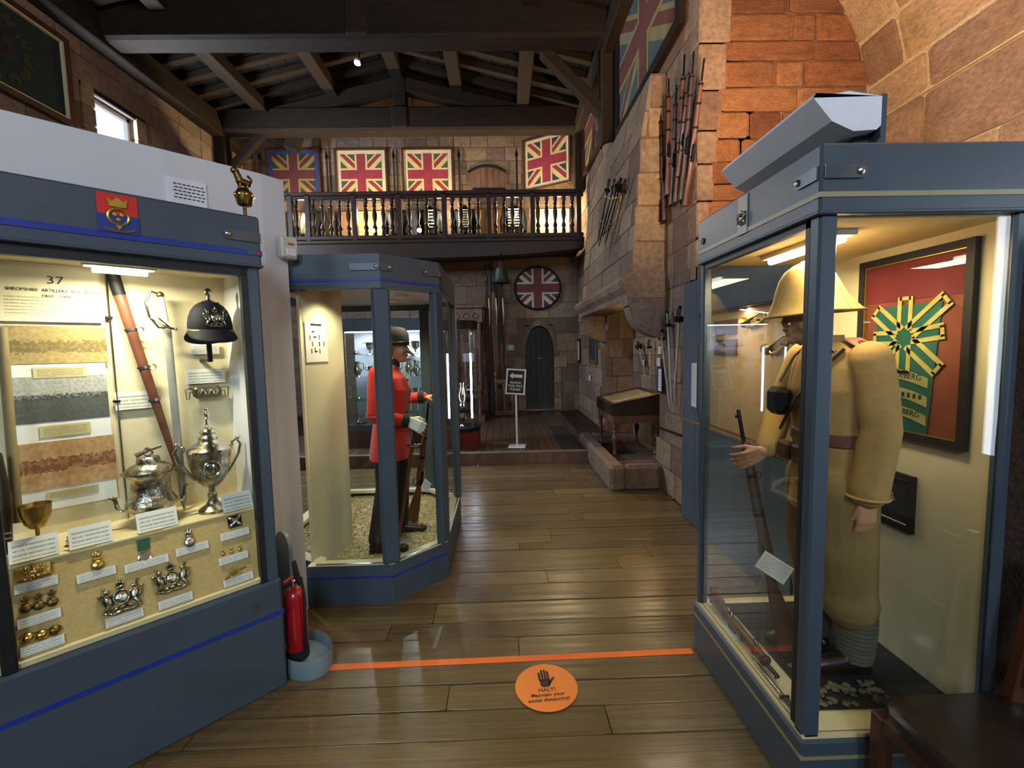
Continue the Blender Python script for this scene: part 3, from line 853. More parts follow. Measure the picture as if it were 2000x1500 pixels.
# ---- white partition behind the first case (two faces)
n45 = Vector((1, -1, 0)) / math.sqrt(2)
Q0 = Vector((-1.105, 2.102, 0))
LU = Vector((1, 1, 0)) / math.sqrt(2); LD = Vector((-1, 1, 0)) / math.sqrt(2)
PT = 2.68
pa = Q0 + LD * 0.56 + LU * -1.75
pb = onpl(508, 335, Q0 + LD * 0.56, n45); pb.z = 0
pc = Vector((-1.285, 2.75, 0))
def pt2(v): return (v.x, v.y)
off = 0.12
poly = [pt2(pa), pt2(pb), pt2(pc), (pc.x - 0.10, pc.y + 0.03), (pb.x - 0.10, pb.y + 0.07), (pa.x - 0.09, pa.y + 0.09)]
part = struct(MB().prism(poly, 0, PT, 'z').build('wall_partition', M['white_wall'], None, 0))
# ================================================================== DISPLAY CASE ON THE LEFT (turned 45 degrees)
A45 = R(45)
def Lp(px_, py_, d):
    return onpl(px_, py_, Q0 + LD * d, n45)
def Lw(u, d, z): return Q0 + LU * u + LD * d + Vector((0, 0, z))
def Lloc(p):
    q = Vector(p) - Q0; return (q.dot(LU), q.dot(LD), p[2])
lc = thing('display_case', 'slate blue wall display case numbered 37 with silver cups and helmet', 'display case', Q0, A45)
LL = -1.42
BK = 0.45
MB().cb(LL, 0.0, 0.0, 0.54, 0, 0.555, 0.012).build('base', M['case_dark'], lc)
MB().box(LL, 0.003, -0.003, 0.10, 0.378, 0.396).build('blue_stripe', M['stripe'], lc, 0)
MB().cyl((-0.115, -0.004, 0.455), (-0.115, 0.002, 0.455), 0.012).build('base_lock', M['brass'], lc)
hd = MB().cb(LL, 0.0, -0.01, 0.54, 2.05, 2.275, 0.008).build('header', M['case'], lc)
MB().box(LL, 0.003, -0.0135, 0.08, 2.098, 2.122).build('blue_stripe', M['stripe'], lc, 0)
MB().cb(LL, 0.006, -0.016, 0.3, 2.045, 2.058, 0.004).build('header_lip', M['case'], lc)
MB().cb(-0.06, -0.01, 0.005, 0.06, 0.555, 2.05, 0.006).build('corner_post', M['case'], lc)
MB().box(-0.085, -0.06, 0.008, 0.05, 0.555, 2.05).build('glazing_frame', M['gasket'], lc, 0)
MB().cb(-0.90, -0.86, 0.005, 0.06, 0.555, 2.05, 0.006).build('mullion', M['gasket'], lc)
MB().box(-0.86, -0.06, 0.008, 0.045, 2.005, 2.05).build('glazing_frame', M['gasket'], lc, 0)
MB().box(-0.86, -0.085, 0.016, 0.022, 0.56, 2.01).build('glass_pane', M['glass'], lc, 0)
MB().box(LL, -0.90, 0.016, 0.022, 0.56, 2.01).build('glass_pane', M['glass'], lc, 0)
MB().box(LL, -0.012, BK, BK + 0.02, 0.555, 2.05).build('back_panel', M['cream'], lc, 0)
MB().box(-0.05, -0.035, 0.06, BK, 0.555, 2.05).build('side_panel', M['white'], lc, 0)
MB().box(LL, -0.012, 0.03, BK, 2.046, 2.05).build('inner_ceiling', M['cream'], lc, 0)
MB().cb(LL, -0.052, 0.150, BK, 0.878, 0.892, 0.003).build('ledge', M['ledge'], lc)
MB().prism([(0.035, 0.575), (0.155, 0.878), (0.165, 0.878), (0.055, 0.560)], LL, -0.052, 'x').build('sloping_panel', M['hessian'], lc, 0)
MB().cb(LL, -0.052, 0.022, 0.045, 0.556, 0.580, 0.003).build('bottom_bead', M['ledge'], lc)
# badge panel on the header (red over blue, with a crowned garter badge)
b0 = Lloc(onpl(230, 412, Q0 + LD * -0.01, n45))
bp = MB().box(b0[0] - 0.058, b0[0] + 0.058, -0.0145, -0.009, 2.118, 2.262).build('badge_panel_red', plain('badge_red', '#c81e14', '#d42618', 0.5), lc, 0)
MB().box(b0[0] - 0.0585, b0[0] + 0.0585, -0.016, -0.0145, 2.118, 2.186).build('badge_panel_blue', plain('badge_blue', '#1c2c80', '#22348c', 0.5), bp, 0)
bg = MB()
bc = (b0[0], -0.018, 2.178)
bg.tube([(bc[0] + 0.03 * math.cos(t), bc[1], bc[2] + 0.03 * math.sin(t)) for t in np.linspace(0, 2 * PI, 20, endpoint=False)], 0.0045, 6, True)
bg.prism([(bc[0] - 0.024, 2.214), (bc[0] + 0.024, 2.214), (bc[0] + 0.03, 2.244), (bc[0] + 0.015, 2.235), (bc[0], 2.25), (bc[0] - 0.015, 2.235), (bc[0] - 0.03, 2.244)], -0.020, -0.016, 'y')
for dx, dz in ((-0.01, 0.008), (0.01, 0.008), (0, -0.01)): bg.ell((bc[0] + dx, -0.018, 2.178 + dz), (0.007, 0.003, 0.008), 8, 6)
bg.prism([(bc[0] - 0.012, 2.148), (bc[0] + 0.012, 2.148), (bc[0], 2.13)], -0.020, -0.016, 'y')
bg.tube([(bc[0] - 0.045, -0.018, 2.134), (bc[0] - 0.02, -0.018, 2.124), (bc[0] + 0.02, -0.018, 2.124), (bc[0] + 0.045, -0.018, 2.134)], 0.004, 6)
bg.build('garter_badge', M['gold'], bp)
# hinge strap and small tape label on the header
def strap(parent, x0, x1, z, y, screw_left=True, h=0.042, mat=None):
    r_ = h / 2
    xs = x0 + r_ if screw_left else x1 - r_
    arc = [(xs - r_ * math.sin(t) * (1 if screw_left else -1), z + r_ * math.cos(t)) for t in np.linspace(0, PI, 8)]
    far = x1 if screw_left else x0
    p = MB().prism(arc + [(far, z - r_), (far, z + r_)], y - 0.006, y, 'y').build('strap', M['gunmetal'], parent, 0)
    MB().lathe([(0.012, 0), (0.012, 0.004), (0.008, 0.007), (0.001, 0.008)], 10).build('screw', M['screw'], p).matrix_local = Matrix.Translation((xs, y - 0.006, z)) @ Matrix.Rotation(PI / 2, 4, 'X')
    return p
s0 = Lloc(onpl(435, 462, Q0 + LD * -0.01, n45))
strap(lc, s0[0], 0.0, 2.178, -0.011)
MB().box(-0.055, -0.025, -0.0155, -0.0135, 2.10, 2.12).build('tape_label', plain('green_label', '#14595c', '#1a666a', 0.5), lc, 0)
MB().cyl((-0.015, -0.016, 2.11), (-0.015, -0.0135, 2.11), 0.008).build('red_dot', M['ext_red'], lc)
# lamp tube under the header
l0, l1 = Lloc(Lp(178, 500, 0.2)), Lloc(Lp(288, 520, 0.2))
MB().cb(l0[0] - 0.03, l1[0] + 0.03, 0.18, 0.26, 2.02, 2.046, 0.004).build('lamp_housing', M['white'], lc)
MB().tube([(l0[0], 0.22, 2.01), (l1[0], 0.22, 2.01)], 0.014, 10).build('lamp_tube', M['tube_on'], lc)
area('case_lamp_light', Lw((l0[0] + l1[0]) / 2, 0.22, 1.99), (0.0, 0.0, -1), l1[0] - l0[0], 0.03, 6.8, TUBE).rotation_euler = (0, 0, A45)

# ---- contents on the back panel
def board(name, label, cat, px0, py0, px1, py1, d, mat, th=0.006, rotz=A45, group=None):
    """upright card whose top-left and bottom-right corners show at the two pixels, on the case plane at depth d"""
    a, b = Lloc(Lp(px0, py0, d)), Lloc(Lp(px1, py1, d))
    w_, h_ = b[0] - a[0], a[2] - b[2]
    o = MB().box(0, w_, -th, 0, 0, h_).build(name, mat, None, 0)
    place(o, Lw(a[0], d, b[2]), rotz); tag(o, label, cat, group)
    return o, w_, h_
info, iw, ih = board('text_panel', 'cream printed title panel headed 37 in the blue case', 'sign', -20, 515, 201, 631, BK - 0.012, printed('title_print', '#e0d6b4', '#6a6250', 17, 0.62, 0.08, 0.52))
tx = iw * 0.56
text('37', 0.045, M['ink'], info, (tx, -0.0068, ih - 0.05), xs=1.2)
text('SHROPSHIRE  ARTILLERY  VOLUNTEERS', 0.018, M['ink'], info, (tx, -0.0068, ih - 0.093), xs=0.9)
text('1860 - 1908', 0.014, M['ink'], info, (tx, -0.0068, ih - 0.116), xs=1.3)
def photo_mat(name, sky, ground, dark, hz, band, scale):
    nt = NT(name); b = nt.b
    tc = nt.node('ShaderNodeTexCoord'); sp = nt.node('ShaderNodeSeparateXYZ'); nt.ln(tc.outputs['Generated'], sp.inputs[0])
    z = sp.outputs[2]
    base = nt.ramp(z, [(hz - 0.02, ground), (hz + 0.02, sky)])
    mp = nt.node('ShaderNodeMapping'); mp.inputs['Scale'].default_value = (scale, 1, scale * 0.5); nt.ln(tc.outputs['Generated'], mp.inputs[0])
    n = nt.node('ShaderNodeTexNoise'); n.inputs['Scale'].default_value = 1.0; n.inputs['Detail'].default_value = 5; nt.ln(mp.outputs[0], n.inputs['Vector'])
    up = nt.math('SUBTRACT', 1.0, nt.math('MULTIPLY', nt.math('ABSOLUTE', nt.math('SUBTRACT', z, band[0])), 1 / band[1]), True)
    k = nt.math('GREATER_THAN', nt.math('MULTIPLY', up, n.outputs[0]), 0.30)
    n3 = nt.node('ShaderNodeTexNoise'); n3.inputs['Scale'].default_value = 0.9; n3.inputs['Detail'].default_value = 6; nt.ln(mp.outputs[0], n3.inputs['Vector'])
    base = nt.mix(0.55, base, nt.ramp(n3.outputs[0], [(0.3, '#8a8a8a'), (0.7, '#ffffff')]), 'MULTIPLY')
    kk = nt.math('MULTIPLY', k, nt.math('ADD', nt.math('MULTIPLY', nt.math('GREATER_THAN', n3.outputs[0], 0.47), 0.5), 0.35))
    nt.ln(nt.mix(kk, base, dark), b.inputs['Base Color']); b.inputs['Roughness'].default_value = 0.55
    return nt.m
pics = [((2, 635, 212, 707), photo_mat('sepia_camp_photo', '#b09a62', '#b8a068', '#6a5a34', 0.3, (0.45, 0.40), 22), 'yellowed sepia photograph of a tree-lined camp'),
        ((20, 738, 215, 813), photo_mat('grey_field_photo', '#b9b8b0', '#5c5e5a', '#1d1f20', 0.52, (0.55, 0.13), 30), 'black and white photograph of soldiers in an open field'),
        ((30, 870, 230, 933), photo_mat('sepia_gun_photo', '#c79a66', '#cfa878', '#6e3822', 0.2, (0.50, 0.34), 18), 'reddish sepia photograph of a gun crew in a row')]
pboard, pw_, ph_ = board('photo_board', 'tall white board of three old photographs beside the sword', 'board', -8, 633, 230, 970, BK - 0.010, M['paper'])
o_ = Lloc(pboard.location)
for (x0, y0, x1, y1), m_, lb in pics:
    a, b = Lloc(Lp(x0, y0, BK - 0.017)), Lloc(Lp(x1, y1, BK - 0.017))
    p = MB().box(a[0] - o_[0], b[0] - o_[0], -0.008, -0.0062, b[2] - o_[2], a[2] - o_[2]).build('photograph', m_, pboard, 0); p['label'] = lb
CAP = printed('caption_print_buff', '#c3b684', '#4a4632', 6, 0.6, 0.07, 0.15)
for (x0, y0, x1, y1) in ((63, 718, 170, 735), (76, 833, 178, 845), (90, 962, 193, 958)):
    a, b = Lloc(Lp(x0, y0, BK - 0.017)), Lloc(Lp(x1, y1, BK - 0.017))
    MB().box(a[0] - o_[0], b[0] - o_[0], -0.0095, -0.0082, b[2] - o_[2], a[2] - o_[2]).build('photo_caption', CAP, pboard, 0)
# supporting clear rod with clips beside the board, and a wooden staff at the left
rod = thing('support_rod', 'thin metal rod with clips beside the photograph board', 'rod', Lw(Lloc(Lp(205, 520, BK - 0.014))[0], BK - 0.014, 0.892), A45)
MB().cyl((0, 0, 0), (0, 0, 1.15), 0.004, n=8).build('rod', M['steel'], rod)
for z in (0.55, 0.93): MB().cb(-0.016, 0.01, -0.008, 0.004, z, z + 0.012, 0.002).build('clip', M['iron'], rod)
a, b = Lp(3, 640, 0.33), Lp(35, 1020, 0.30)
st = MB().tube([Vector((0, 0, 0)), a - b], 0.016, 12).build('wooden_staff', plain('pale_staff_wood', '#7a6a44', '#948258', 0.5, scale=12, stretch=(1, 1, 0.2))); place(st, b)
tag(st, 'pale round wooden staff left of the photograph board', 'staff')
a, b = Lp(-12, 870, 0.25), Lp(4, 1080, 0.235)
hl = thing('holster', 'dark leather holster with buckle at the left end of the ledge', 'holster', b)
MB().limb([((0, 0, 0.015), 0.03), (tuple((a - b) * 0.5), 0.036), (tuple((a - b) * 0.9), 0.02)]).build('holster_body', M['leather_dark'], hl)
MB().tube([tuple((a - b) * 0.15 + LU * s_ + Vector((0.03, -0.03, z_))) for s_, z_ in ((-0.03, 0), (0.03, 0), (0.03, 0.02), (-0.03, 0.02))], 0.003, 6, True).build('buckle', M['screw'], hl)

# scabbard and sword
def local_thing(name, label, cat, base, group=None, rot=None): return thing(name, label, cat, base, A45, group, rot)
t0, t1 = Lp(219, 533, BK - 0.052), Lp(352, 930, BK - 0.052)
sc_ = local_thing('sword_scabbard', 'brown leather sword scabbard with dark throat leaning across the case', 'scabbard', Lw(*[Lloc(t1)[0], Lloc(t1)[1], 0.90]))
def sl(p): q = Lloc(p); o0 = Lloc(sc_.location); return Vector((q[0] - o0[0], q[1] - o0[1], q[2] - o0[2]))
A, B = sl(t0), sl(t1); D_ = (B - A)
MB().tube([A + D_ * 0.09, A + D_ * 0.5, A + D_ * 0.97], [0.013, 0.012, 0.007], 10, flat=1.7).build('leather_sheath', M['leather_brown'], sc_)
MB().tube([A, A + D_ * 0.05, A + D_ * 0.10], [0.015, 0.014, 0.014], 10, flat=1.75).build('throat', M['iron'], sc_)
for t in (0.26, 0.44, 0.60):
    c = A + D_ * t
    MB().tube([c - D_ * 0.006, c + D_ * 0.006], 0.0145, 10, flat=1.75).build('band', M['screw'], sc_)
    if t < 0.5: MB().tube([c + Vector((0.03 + 0.014 * math.cos(q), -0.004, 0.014 * math.sin(q))) for q in np.linspace(0, 2 * PI, 12, endpoint=False)], 0.003, 6, True).build('ring', M['screw'], sc_)
h0, h1 = Lp(312, 570, BK - 0.09), Lp(358, 965, BK - 0.09)
sw = local_thing('officers_sword', 'upright officer\'s sword with pale grip and looped steel guard', 'sword', Lw(Lloc(h1)[0], Lloc(h1)[1], 0.895))
def sl2(p): q = Lloc(p); o0 = Lloc(sw.location); return Vector((q[0] - o0[0], q[1] - o0[1], q[2] - o0[2]))
g0, g1 = sl2(Lp(312, 572, BK - 0.09)), sl2(Lp(326, 640, BK - 0.09)); tip = Vector((0, 0, 0.0))
dn = (tip - g1)
MB().tube([g1, g1 + dn * 0.5, g1 + dn * 0.93, tip], [0.0055, 0.0055, 0.005, 0.001], 8, flat=3.0).build('blade', M['pale_steel'], sw)
gr = [g0 + (g1 - g0) * t for t in np.linspace(0.12, 0.85, 12)]
MB().tube(gr, [0.0115 + 0.002 * (i % 2) for i in range(12)], 10).build('grip', plain('white_fishskin_grip', '#b9b39e', '#d0cab4', 0.6), sw)
MB().ell(g0 + (g1 - g0) * 0.06, (0.016, 0.014, 0.016)).build('pommel', M['brass'], sw)
lft = Vector((-1, 0, 0))
gd = MB()
gp = [g0 + (g1 - g0) * 0.05, g0 + lft * 0.035 + Vector((0, -0.01, 0.004)), g0 + (g1 - g0) * 0.3 + lft * 0.062 + Vector((0, -0.015, 0)), g0 + (g1 - g0) * 0.7 + lft * 0.058 + Vector((0, -0.015, 0)), g1 + lft * 0.03, g1 + Vector((0.0, 0, 0)), g1 + Vector((0.032, 0, -0.006))]
gd.tube(gp, 0.006, 8)
gd.tube([gp[3], g1 + lft * 0.02 + Vector((0, -0.035, 0.01)), g1 + Vector((0.01, -0.02, 0))], 0.0035, 6)
gd.tube([gp[2], g0 + (g1 - g0) * 0.75 + lft * 0.03 + Vector((0, -0.045, 0)), g1 + Vector((0.01, -0.02, 0))], 0.0035, 6)
gd.ell(g1 + Vector((0.034, 0, -0.006)), 0.007)
gd.build('guard', M['steel'], sw)
# caption cards on the back panel
CARD = printed('caption_print_white', '#e2e0d6', '#5a5a58', 5, 0.6, 0.07, 0.15)
def wcard(px0, py0, px1, py1, d, label):
    o, a_, b_ = board('caption_card', label, 'card', px0, py0, px1, py1, d, CARD, 0.005)
    return o
wcard(223, 767, 304, 795, BK - 0.012, 'white caption card pinned right of the scabbard')
wcard(360, 722, 440, 746, BK - 0.012, 'white caption card pinned above the silver waist belt plate')
wcard(373, 672, 428, 691, BK - 0.012, 'small white caption card pinned under the dark spiked helmet')

# ball-topped helmet on a wall bracket
hc = Lp(411, 640, 0.22)
hm = local_thing('helmet', 'navy cloth ball-topped helmet with silver royal arms plate', 'helmet', hc - Vector((0, 0, 0.10))); hm.scale = (0.86, 0.86, 0.9)
for sx in (1,):
    prof = [(0.100, 0.085), (0.105, 0.10), (0.104, 0.13), (0.098, 0.165), (0.085, 0.20), (0.063, 0.228), (0.035, 0.243), (0.005, 0.248)]
    MB().lathe(prof + [(0.004, 0.24), (0.05, 0.22), (0.09, 0.15), (0.096, 0.086)], 28, sx=1.0, sy=1.12).build('shell', M['navy'], hm)
def brim(r0, front, back, z0, dz, n=36):
    rs = []
    for k, (ra, zz) in enumerate(((0.0, 0.0), (0.5, -0.4), (1.0, -1.0), (1.0, -1.12), (0.5, -0.55), (0.0, -0.12))):
        ring = []
        for j in range(n):
            t = 2 * PI * j / n; fb = -math.sin(t)            # +1 towards the viewer (front)
            ext = (front if fb > 0 else back) * abs(fb) ** 1.5 + 0.006
            ring.append((math.cos(t) * (r0 + ext * ra), math.sin(t) * 1.12 * (r0 + ext * ra), z0 + dz * zz * (0.25 + 0.75 * abs(fb) ** 1.3)))
        rs.append(ring)
    return MB().rings(rs, False, True)
brim(0.101, 0.055, 0.06, 0.10, 0.065).build('peak', M['navy'], hm)
MB().tube([(0.104 * math.cos(t), -0.117 * math.sin(t), 0.098 - 0.012 * math.sin(t)) for t in np.linspace(0.05, PI - 0.05, 22)], 0.0065, 8).build('chin_chain', M['gilt'], hm)
MB().lathe([(0.034, 0.240), (0.03, 0.250), (0.012, 0.256), (0.009, 0.272), (0.013, 0.276), (0.018, 0.286), (0.0195, 0.296), (0.016, 0.308), (0.006, 0.316)], 16).build('ball_finial', M['silver'], hm)
for k in range(4):
    t = PI / 4 + k * PI / 2
    MB().ell((0.045 * math.cos(t), 0.045 * math.sin(t), 0.238), (0.014, 0.012, 0.006), 8, 6).build('finial_leaf', M['silver'], hm)
def arms(sc, d=0.006):
    """lion-and-unicorn arms in relief, plane x-z, facing -y"""
    mb = MB()
    E_ = lambda x, z, a, c, rot=0: mb.ell((x * sc, -d, z * sc), (a * sc, d * 1.6, c * sc), 10, 6, Matrix.Rotation(rot, 4, 'Y'))
    E_(0, 0, 0.20, 0.25); E_(0, 0.0, 0.10, 0.13)
    mb.tube([(0.21 * sc * math.cos(t), -d * 1.8, 0.25 * sc * math.sin(t)) for t in np.linspace(0, 2 * PI, 18, endpoint=False)], 0.03 * sc, 6, True)
    E_(0, 0.36, 0.13, 0.08); E_(-0.08, 0.45, 0.045, 0.07); E_(0.08, 0.45, 0.045, 0.07); E_(0, 0.50, 0.05, 0.09); E_(0, 0.62, 0.04, 0.04)
    for s_ in (-1, 1):
        E_(s_ * 0.36, 0.0, 0.10, 0.24, s_ * 0.3); E_(s_ * 0.38, 0.30, 0.09, 0.10); E_(s_ * 0.46, 0.42, 0.04, 0.09, s_ * 0.5)
        E_(s_ * 0.27, 0.12, 0.12, 0.04, s_ * 0.5); E_(s_ * 0.40, -0.25, 0.07, 0.16, -s_ * 0.5); E_(s_ * 0.52, -0.02, 0.03, 0.18, s_ * 0.4); E_(s_ * 0.58, 0.2, 0.06, 0.06)
        E_(s_ * 0.22, -0.36, 0.14, 0.06, s_ * 0.4); E_(s_ * 0.45, -0.42, 0.09, 0.05, -s_ * 0.3)
    mb.tube([(-0.5 * sc, -d, -0.40 * sc), (-0.25 * sc, -d, -0.50 * sc), (0, -d, -0.46 * sc), (0.25 * sc, -d, -0.50 * sc), (0.5 * sc, -d, -0.40 * sc)], 0.055 * sc, 6)
    E_(0, -0.33, 0.10, 0.08)
    return mb
ar = arms(0.088, 0.006).build('arms_plate', M['silver'], hm); ar.location = (0, -0.114, 0.155); ar.rotation_euler = (R(-8), 0, 0)
MB().cb(-0.012, 0.012, 0.05, 0.07, -0.07, 0.10, 0.003).build('stand', M['iron'], hm)
MB().cb(-0.012, 0.012, 0.05, 0.268, -0.07, -0.055, 0.003).build('stand_arm', M['iron'], hm)
# belt plate
wb = local_thing('waist_belt_clasp', 'chased silver belt plate with wire loops below the helmet', 'belt plate', Lp(405, 766, BK - 0.035))
MB().cb(-0.062, 0.062, -0.02, 0.02, -0.028, 0.032, 0.014).build('plate', plain('oxidised_silver', '#4a463c', '#8e8878', 0.35, 0.9, scale=30, bmp=0.8, bscale=80), wb)
for s_ in (-1, 1):
    MB().tube([(s_ * x, -0.008, z) for x, z in ((0.055, 0.012), (0.065, 0.022), (0.085, 0.024), (0.092, 0.02), (0.088, -0.03), (0.078, -0.03), (0.075, 0.005), (0.057, 0.0))], 0.0035, 6).build('wire_loop', M['steel'], wb)
for k in range(5):
    MB().ell((-0.036 + 0.018 * k, -0.021, 0.004), (0.008, 0.005, 0.015), 8, 6, Matrix.Rotation(R(25 * (-1) ** k), 4, 'Y')).build('leaf', M['silver'], wb)
MB().cyl((0, 0.02, 0), (0, 0.035, 0), 0.01).build('peg', M['iron'], wb)

# two-handled trophy cup with lid
tc_ = Lp(417, 990, 0.25); tc_.z = 0.892
tp = local_thing('trophy_cup', 'tall silver two-handled trophy cup with finial lid', 'trophy', tc_)
K = 0.98
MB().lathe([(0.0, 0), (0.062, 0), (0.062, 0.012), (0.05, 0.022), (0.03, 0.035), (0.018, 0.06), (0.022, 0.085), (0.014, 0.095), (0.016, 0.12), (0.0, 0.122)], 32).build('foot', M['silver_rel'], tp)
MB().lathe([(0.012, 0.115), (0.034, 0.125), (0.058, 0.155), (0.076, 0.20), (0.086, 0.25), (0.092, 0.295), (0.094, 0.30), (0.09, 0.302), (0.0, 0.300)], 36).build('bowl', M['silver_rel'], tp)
MB().lathe([(0.098, 0.300), (0.099, 0.308), (0.09, 0.316), (0.07, 0.33), (0.046, 0.342), (0.04, 0.352), (0.044, 0.365), (0.03, 0.378), (0.036, 0.39), (0.03, 0.40), (0.014, 0.408), (0.008, 0.42), (0.007, 0.45), (0.012, 0.456), (0.0, 0.47)], 32).build('lid', M['silver'], tp)
MB().ell((0, 0, 0.475), (0.012, 0.012, 0.018)).ell((0, 0, 0.50), (0.008, 0.008, 0.012)).build('finial', M['silver'], tp)
md_ = MB().tube([(0.034 * math.cos(t), 0, 0.036 * math.sin(t)) for t in np.linspace(0, 2 * PI, 24, endpoint=False)], 0.004, 6, True).ell((0, 0.004, 0), (0.024, 0.004, 0.027)).build('medallion', M['silver'], tp); md_.location = (-0.012, -0.086, 0.225)
for s_ in (-1, 1):
    pts = [(s_ * x, 0, z) for x, z in ((0.062, 0.165), (0.095, 0.21), (0.125, 0.265), (0.135, 0.31), (0.12, 0.338), (0.098, 0.325), (0.10, 0.305))]
    MB().tube(pts, [0.006, 0.009, 0.009, 0.008, 0.008, 0.008, 0.005], 10).build('handle', M['silver'], tp)
    MB().ell((s_ * 0.125, 0, 0.345), 0.012).build('handle_ball', M['silver'], tp)
# wine cooler
wc = Lp(298, 996, 0.30); wc.z = 0.892
wn = local_thing('silver_wine_cooler', 'squat chased silver urn with cannon finial beside the trophy cup', 'urn', wc)
MB().lathe([(0.0, 0), (0.05, 0), (0.05, 0.012), (0.03, 0.022), (0.024, 0.04), (0.03, 0.05), (0.0, 0.05)], 28).build('foot', M['silver'], wn)
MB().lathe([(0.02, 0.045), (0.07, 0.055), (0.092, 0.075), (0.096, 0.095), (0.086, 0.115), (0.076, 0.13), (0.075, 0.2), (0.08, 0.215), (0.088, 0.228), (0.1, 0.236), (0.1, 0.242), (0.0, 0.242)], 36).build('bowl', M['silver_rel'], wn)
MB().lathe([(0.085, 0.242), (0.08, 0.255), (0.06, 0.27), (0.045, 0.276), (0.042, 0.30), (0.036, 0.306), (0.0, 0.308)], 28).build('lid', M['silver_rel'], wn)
cn = MB().tube([(-0.045, -0.01, 0.316), (0.0, -0.01, 0.334), (0.05, -0.01, 0.347)], [0.011, 0.009, 0.007], 10)
for s_ in (-1, 1): cn.tube([(0.016 * math.cos(t), -0.01 + s_ * 0.014, 0.326 + 0.017 * math.sin(t)) for t in np.linspace(0, 2 * PI, 14, endpoint=False)], 0.003, 6, True)
cn.build('cannon_finial', M['silver'], wn)
for s_ in (-1, 1):
    MB().tube([(s_ * x, 0, z) for x, z in ((0.085, 0.08), (0.11, 0.075), (0.12, 0.10), (0.125, 0.135), (0.14, 0.15))], 0.0085, 8).build('handle', M['silver'], wn)
# goblet
gb = Lp(74, 1045, 0.23); gb.z = 0.892
gt = local_thing('goblet', 'gilt lined silver goblet on a slender stem', 'goblet', gb)
MB().lathe([(0.0, 0), (0.035, 0), (0.034, 0.005), (0.012, 0.012), (0.006, 0.03), (0.009, 0.05), (0.006, 0.07), (0.007, 0.1), (0.0, 0.1)], 24).build('stem', M['gilt'], gt)
MB().lathe([(0.006, 0.098), (0.022, 0.104), (0.036, 0.125), (0.044, 0.155), (0.048, 0.195), (0.046, 0.195), (0.041, 0.155), (0.033, 0.13), (0.01, 0.112), (0.0, 0.11)], 30).build('bowl', M['gilt'], gt)
# snuff tin
sb = Lp(165, 1020, 0.24); sb.z = 0.892
tn = local_thing('snuff_box', 'low polished metal snuff box on the ledge', 'snuff box', sb)
MB().lathe([(0.0, 0), (0.042, 0), (0.05, 0.01), (0.05, 0.022), (0.044, 0.026)], 24, sx=1.2).build('body', M['silver'], tn)
MB().lathe([(0.046, 0.026), (0.048, 0.034), (0.03, 0.044), (0.0, 0.046)], 24, sx=1.2).build('lid', M['silver'], tn)
# caption cards leaning on the ledge front
def ledge_card(px0, py0, px1, py1, label):
    a, b = Lloc(Lp(px0, py0, 0.17)), Lloc(Lp(px1, py1, 0.17))
    w_, h_ = b[0] - a[0], a[2] - b[2]
    h_ = max(0.045, min(h_, 0.085))
    t = thing('caption_card', label, 'card', Lw(a[0], 0.155, 0.893), rot=(R(-25), 0, A45))
    MB().box(0, w_, -0.004, 0, 0.002, 0.002 + h_).build('card', CARD, t, 0)
    MB().cb(0, w_ * 0.6, -0.010, 0.004, 0, 0.006, 0.001).build('card_foot', M['ledge'], t)
    return t
ledge_card(12, 1046, 117, 1085, 'white caption card propped on the ledge before the goblet')
ledge_card(130, 1020, 221, 1060, 'white caption card propped on the ledge before the snuff box')
ledge_card(264, 995, 348, 1030, 'white caption card propped on the ledge before the silver urn')
ledge_card(432, 958, 493, 990, 'white caption card propped on the ledge before the trophy cup')
# ---- badges on the sloping cloth panel
TL = math.atan2(0.12, 0.303)
SPt = Lw(0, 0.035, 0.575)
SN = (n45 * math.cos(TL) + Vector((0, 0, 1)) * math.sin(TL))
def Sp(px_, py_): return onpl(px_, py_, SPt + SN * 0.003, SN)
SROT = (-TL, 0, A45)
def sthing(name, label, cat, px_, py_, group=None): return thing(name, label, cat, Sp(px_, py_), group=group, rot=SROT)
SCARD = printed('badge_caption_print', '#e2e0d8', '#55554f', 4, 0.62, 0.06, 0.12)
def scard(px0, py0, px1, py1, label):
    """card whose left end and right end mid-points are given"""
    a, b = Sp(px0, py0), Sp(px1, py1)
    w_ = (b - a).length
    t = thing('caption_card', label, 'card', (a + b) / 2 + SN * 0.002, rot=SROT)
    h_ = 0.034 if w_ > 0.11 else 0.030
    MB().box(-w_ / 2, w_ / 2, -0.004, 0, -h_ / 2, h_ / 2).build('card', SCARD, t, 0)
    return t
scard(28, 1148, 113, 1136, 'white card under the square gilt belt plate')
scard(150, 1128, 226, 1116, 'white card under the tall gilt grenade badge')
scard(243, 1107, 329, 1094, 'white card under the green ribbon medal')
scard(343, 1077, 407, 1066, 'white card under the silver and gilt grenade badge')
scard(430, 1049, 486, 1037, 'white card under the black crossed badge')
scard(427, 1096, 484, 1084, 'white card under three tiny gilt grenades')
scard(436, 1137, 494, 1126, 'white card under the small gun badge')
scard(34, 1216, 119, 1200, 'white card under three dark gilt grenade badges')
scard(206, 1214, 280, 1199, 'white card under the lower silver royal arms badge')
scard(309, 1180, 376, 1166, 'white card under the upper silver royal arms badge')
scard(40, 1270, 126, 1252, 'white card under three round buttons')
t = sthing('belt_plate', 'square gilt belt plate with relief badge on the cloth panel', 'belt plate', 66, 1117)
MB().cb(-0.050, 0.050, -0.014, 0, -0.026, 0.026, 0.008).build('plate', M['gilt'], t); arms(0.050, 0.004).build('relief', M['gilt'], t).location = (0, -0.012, 0)
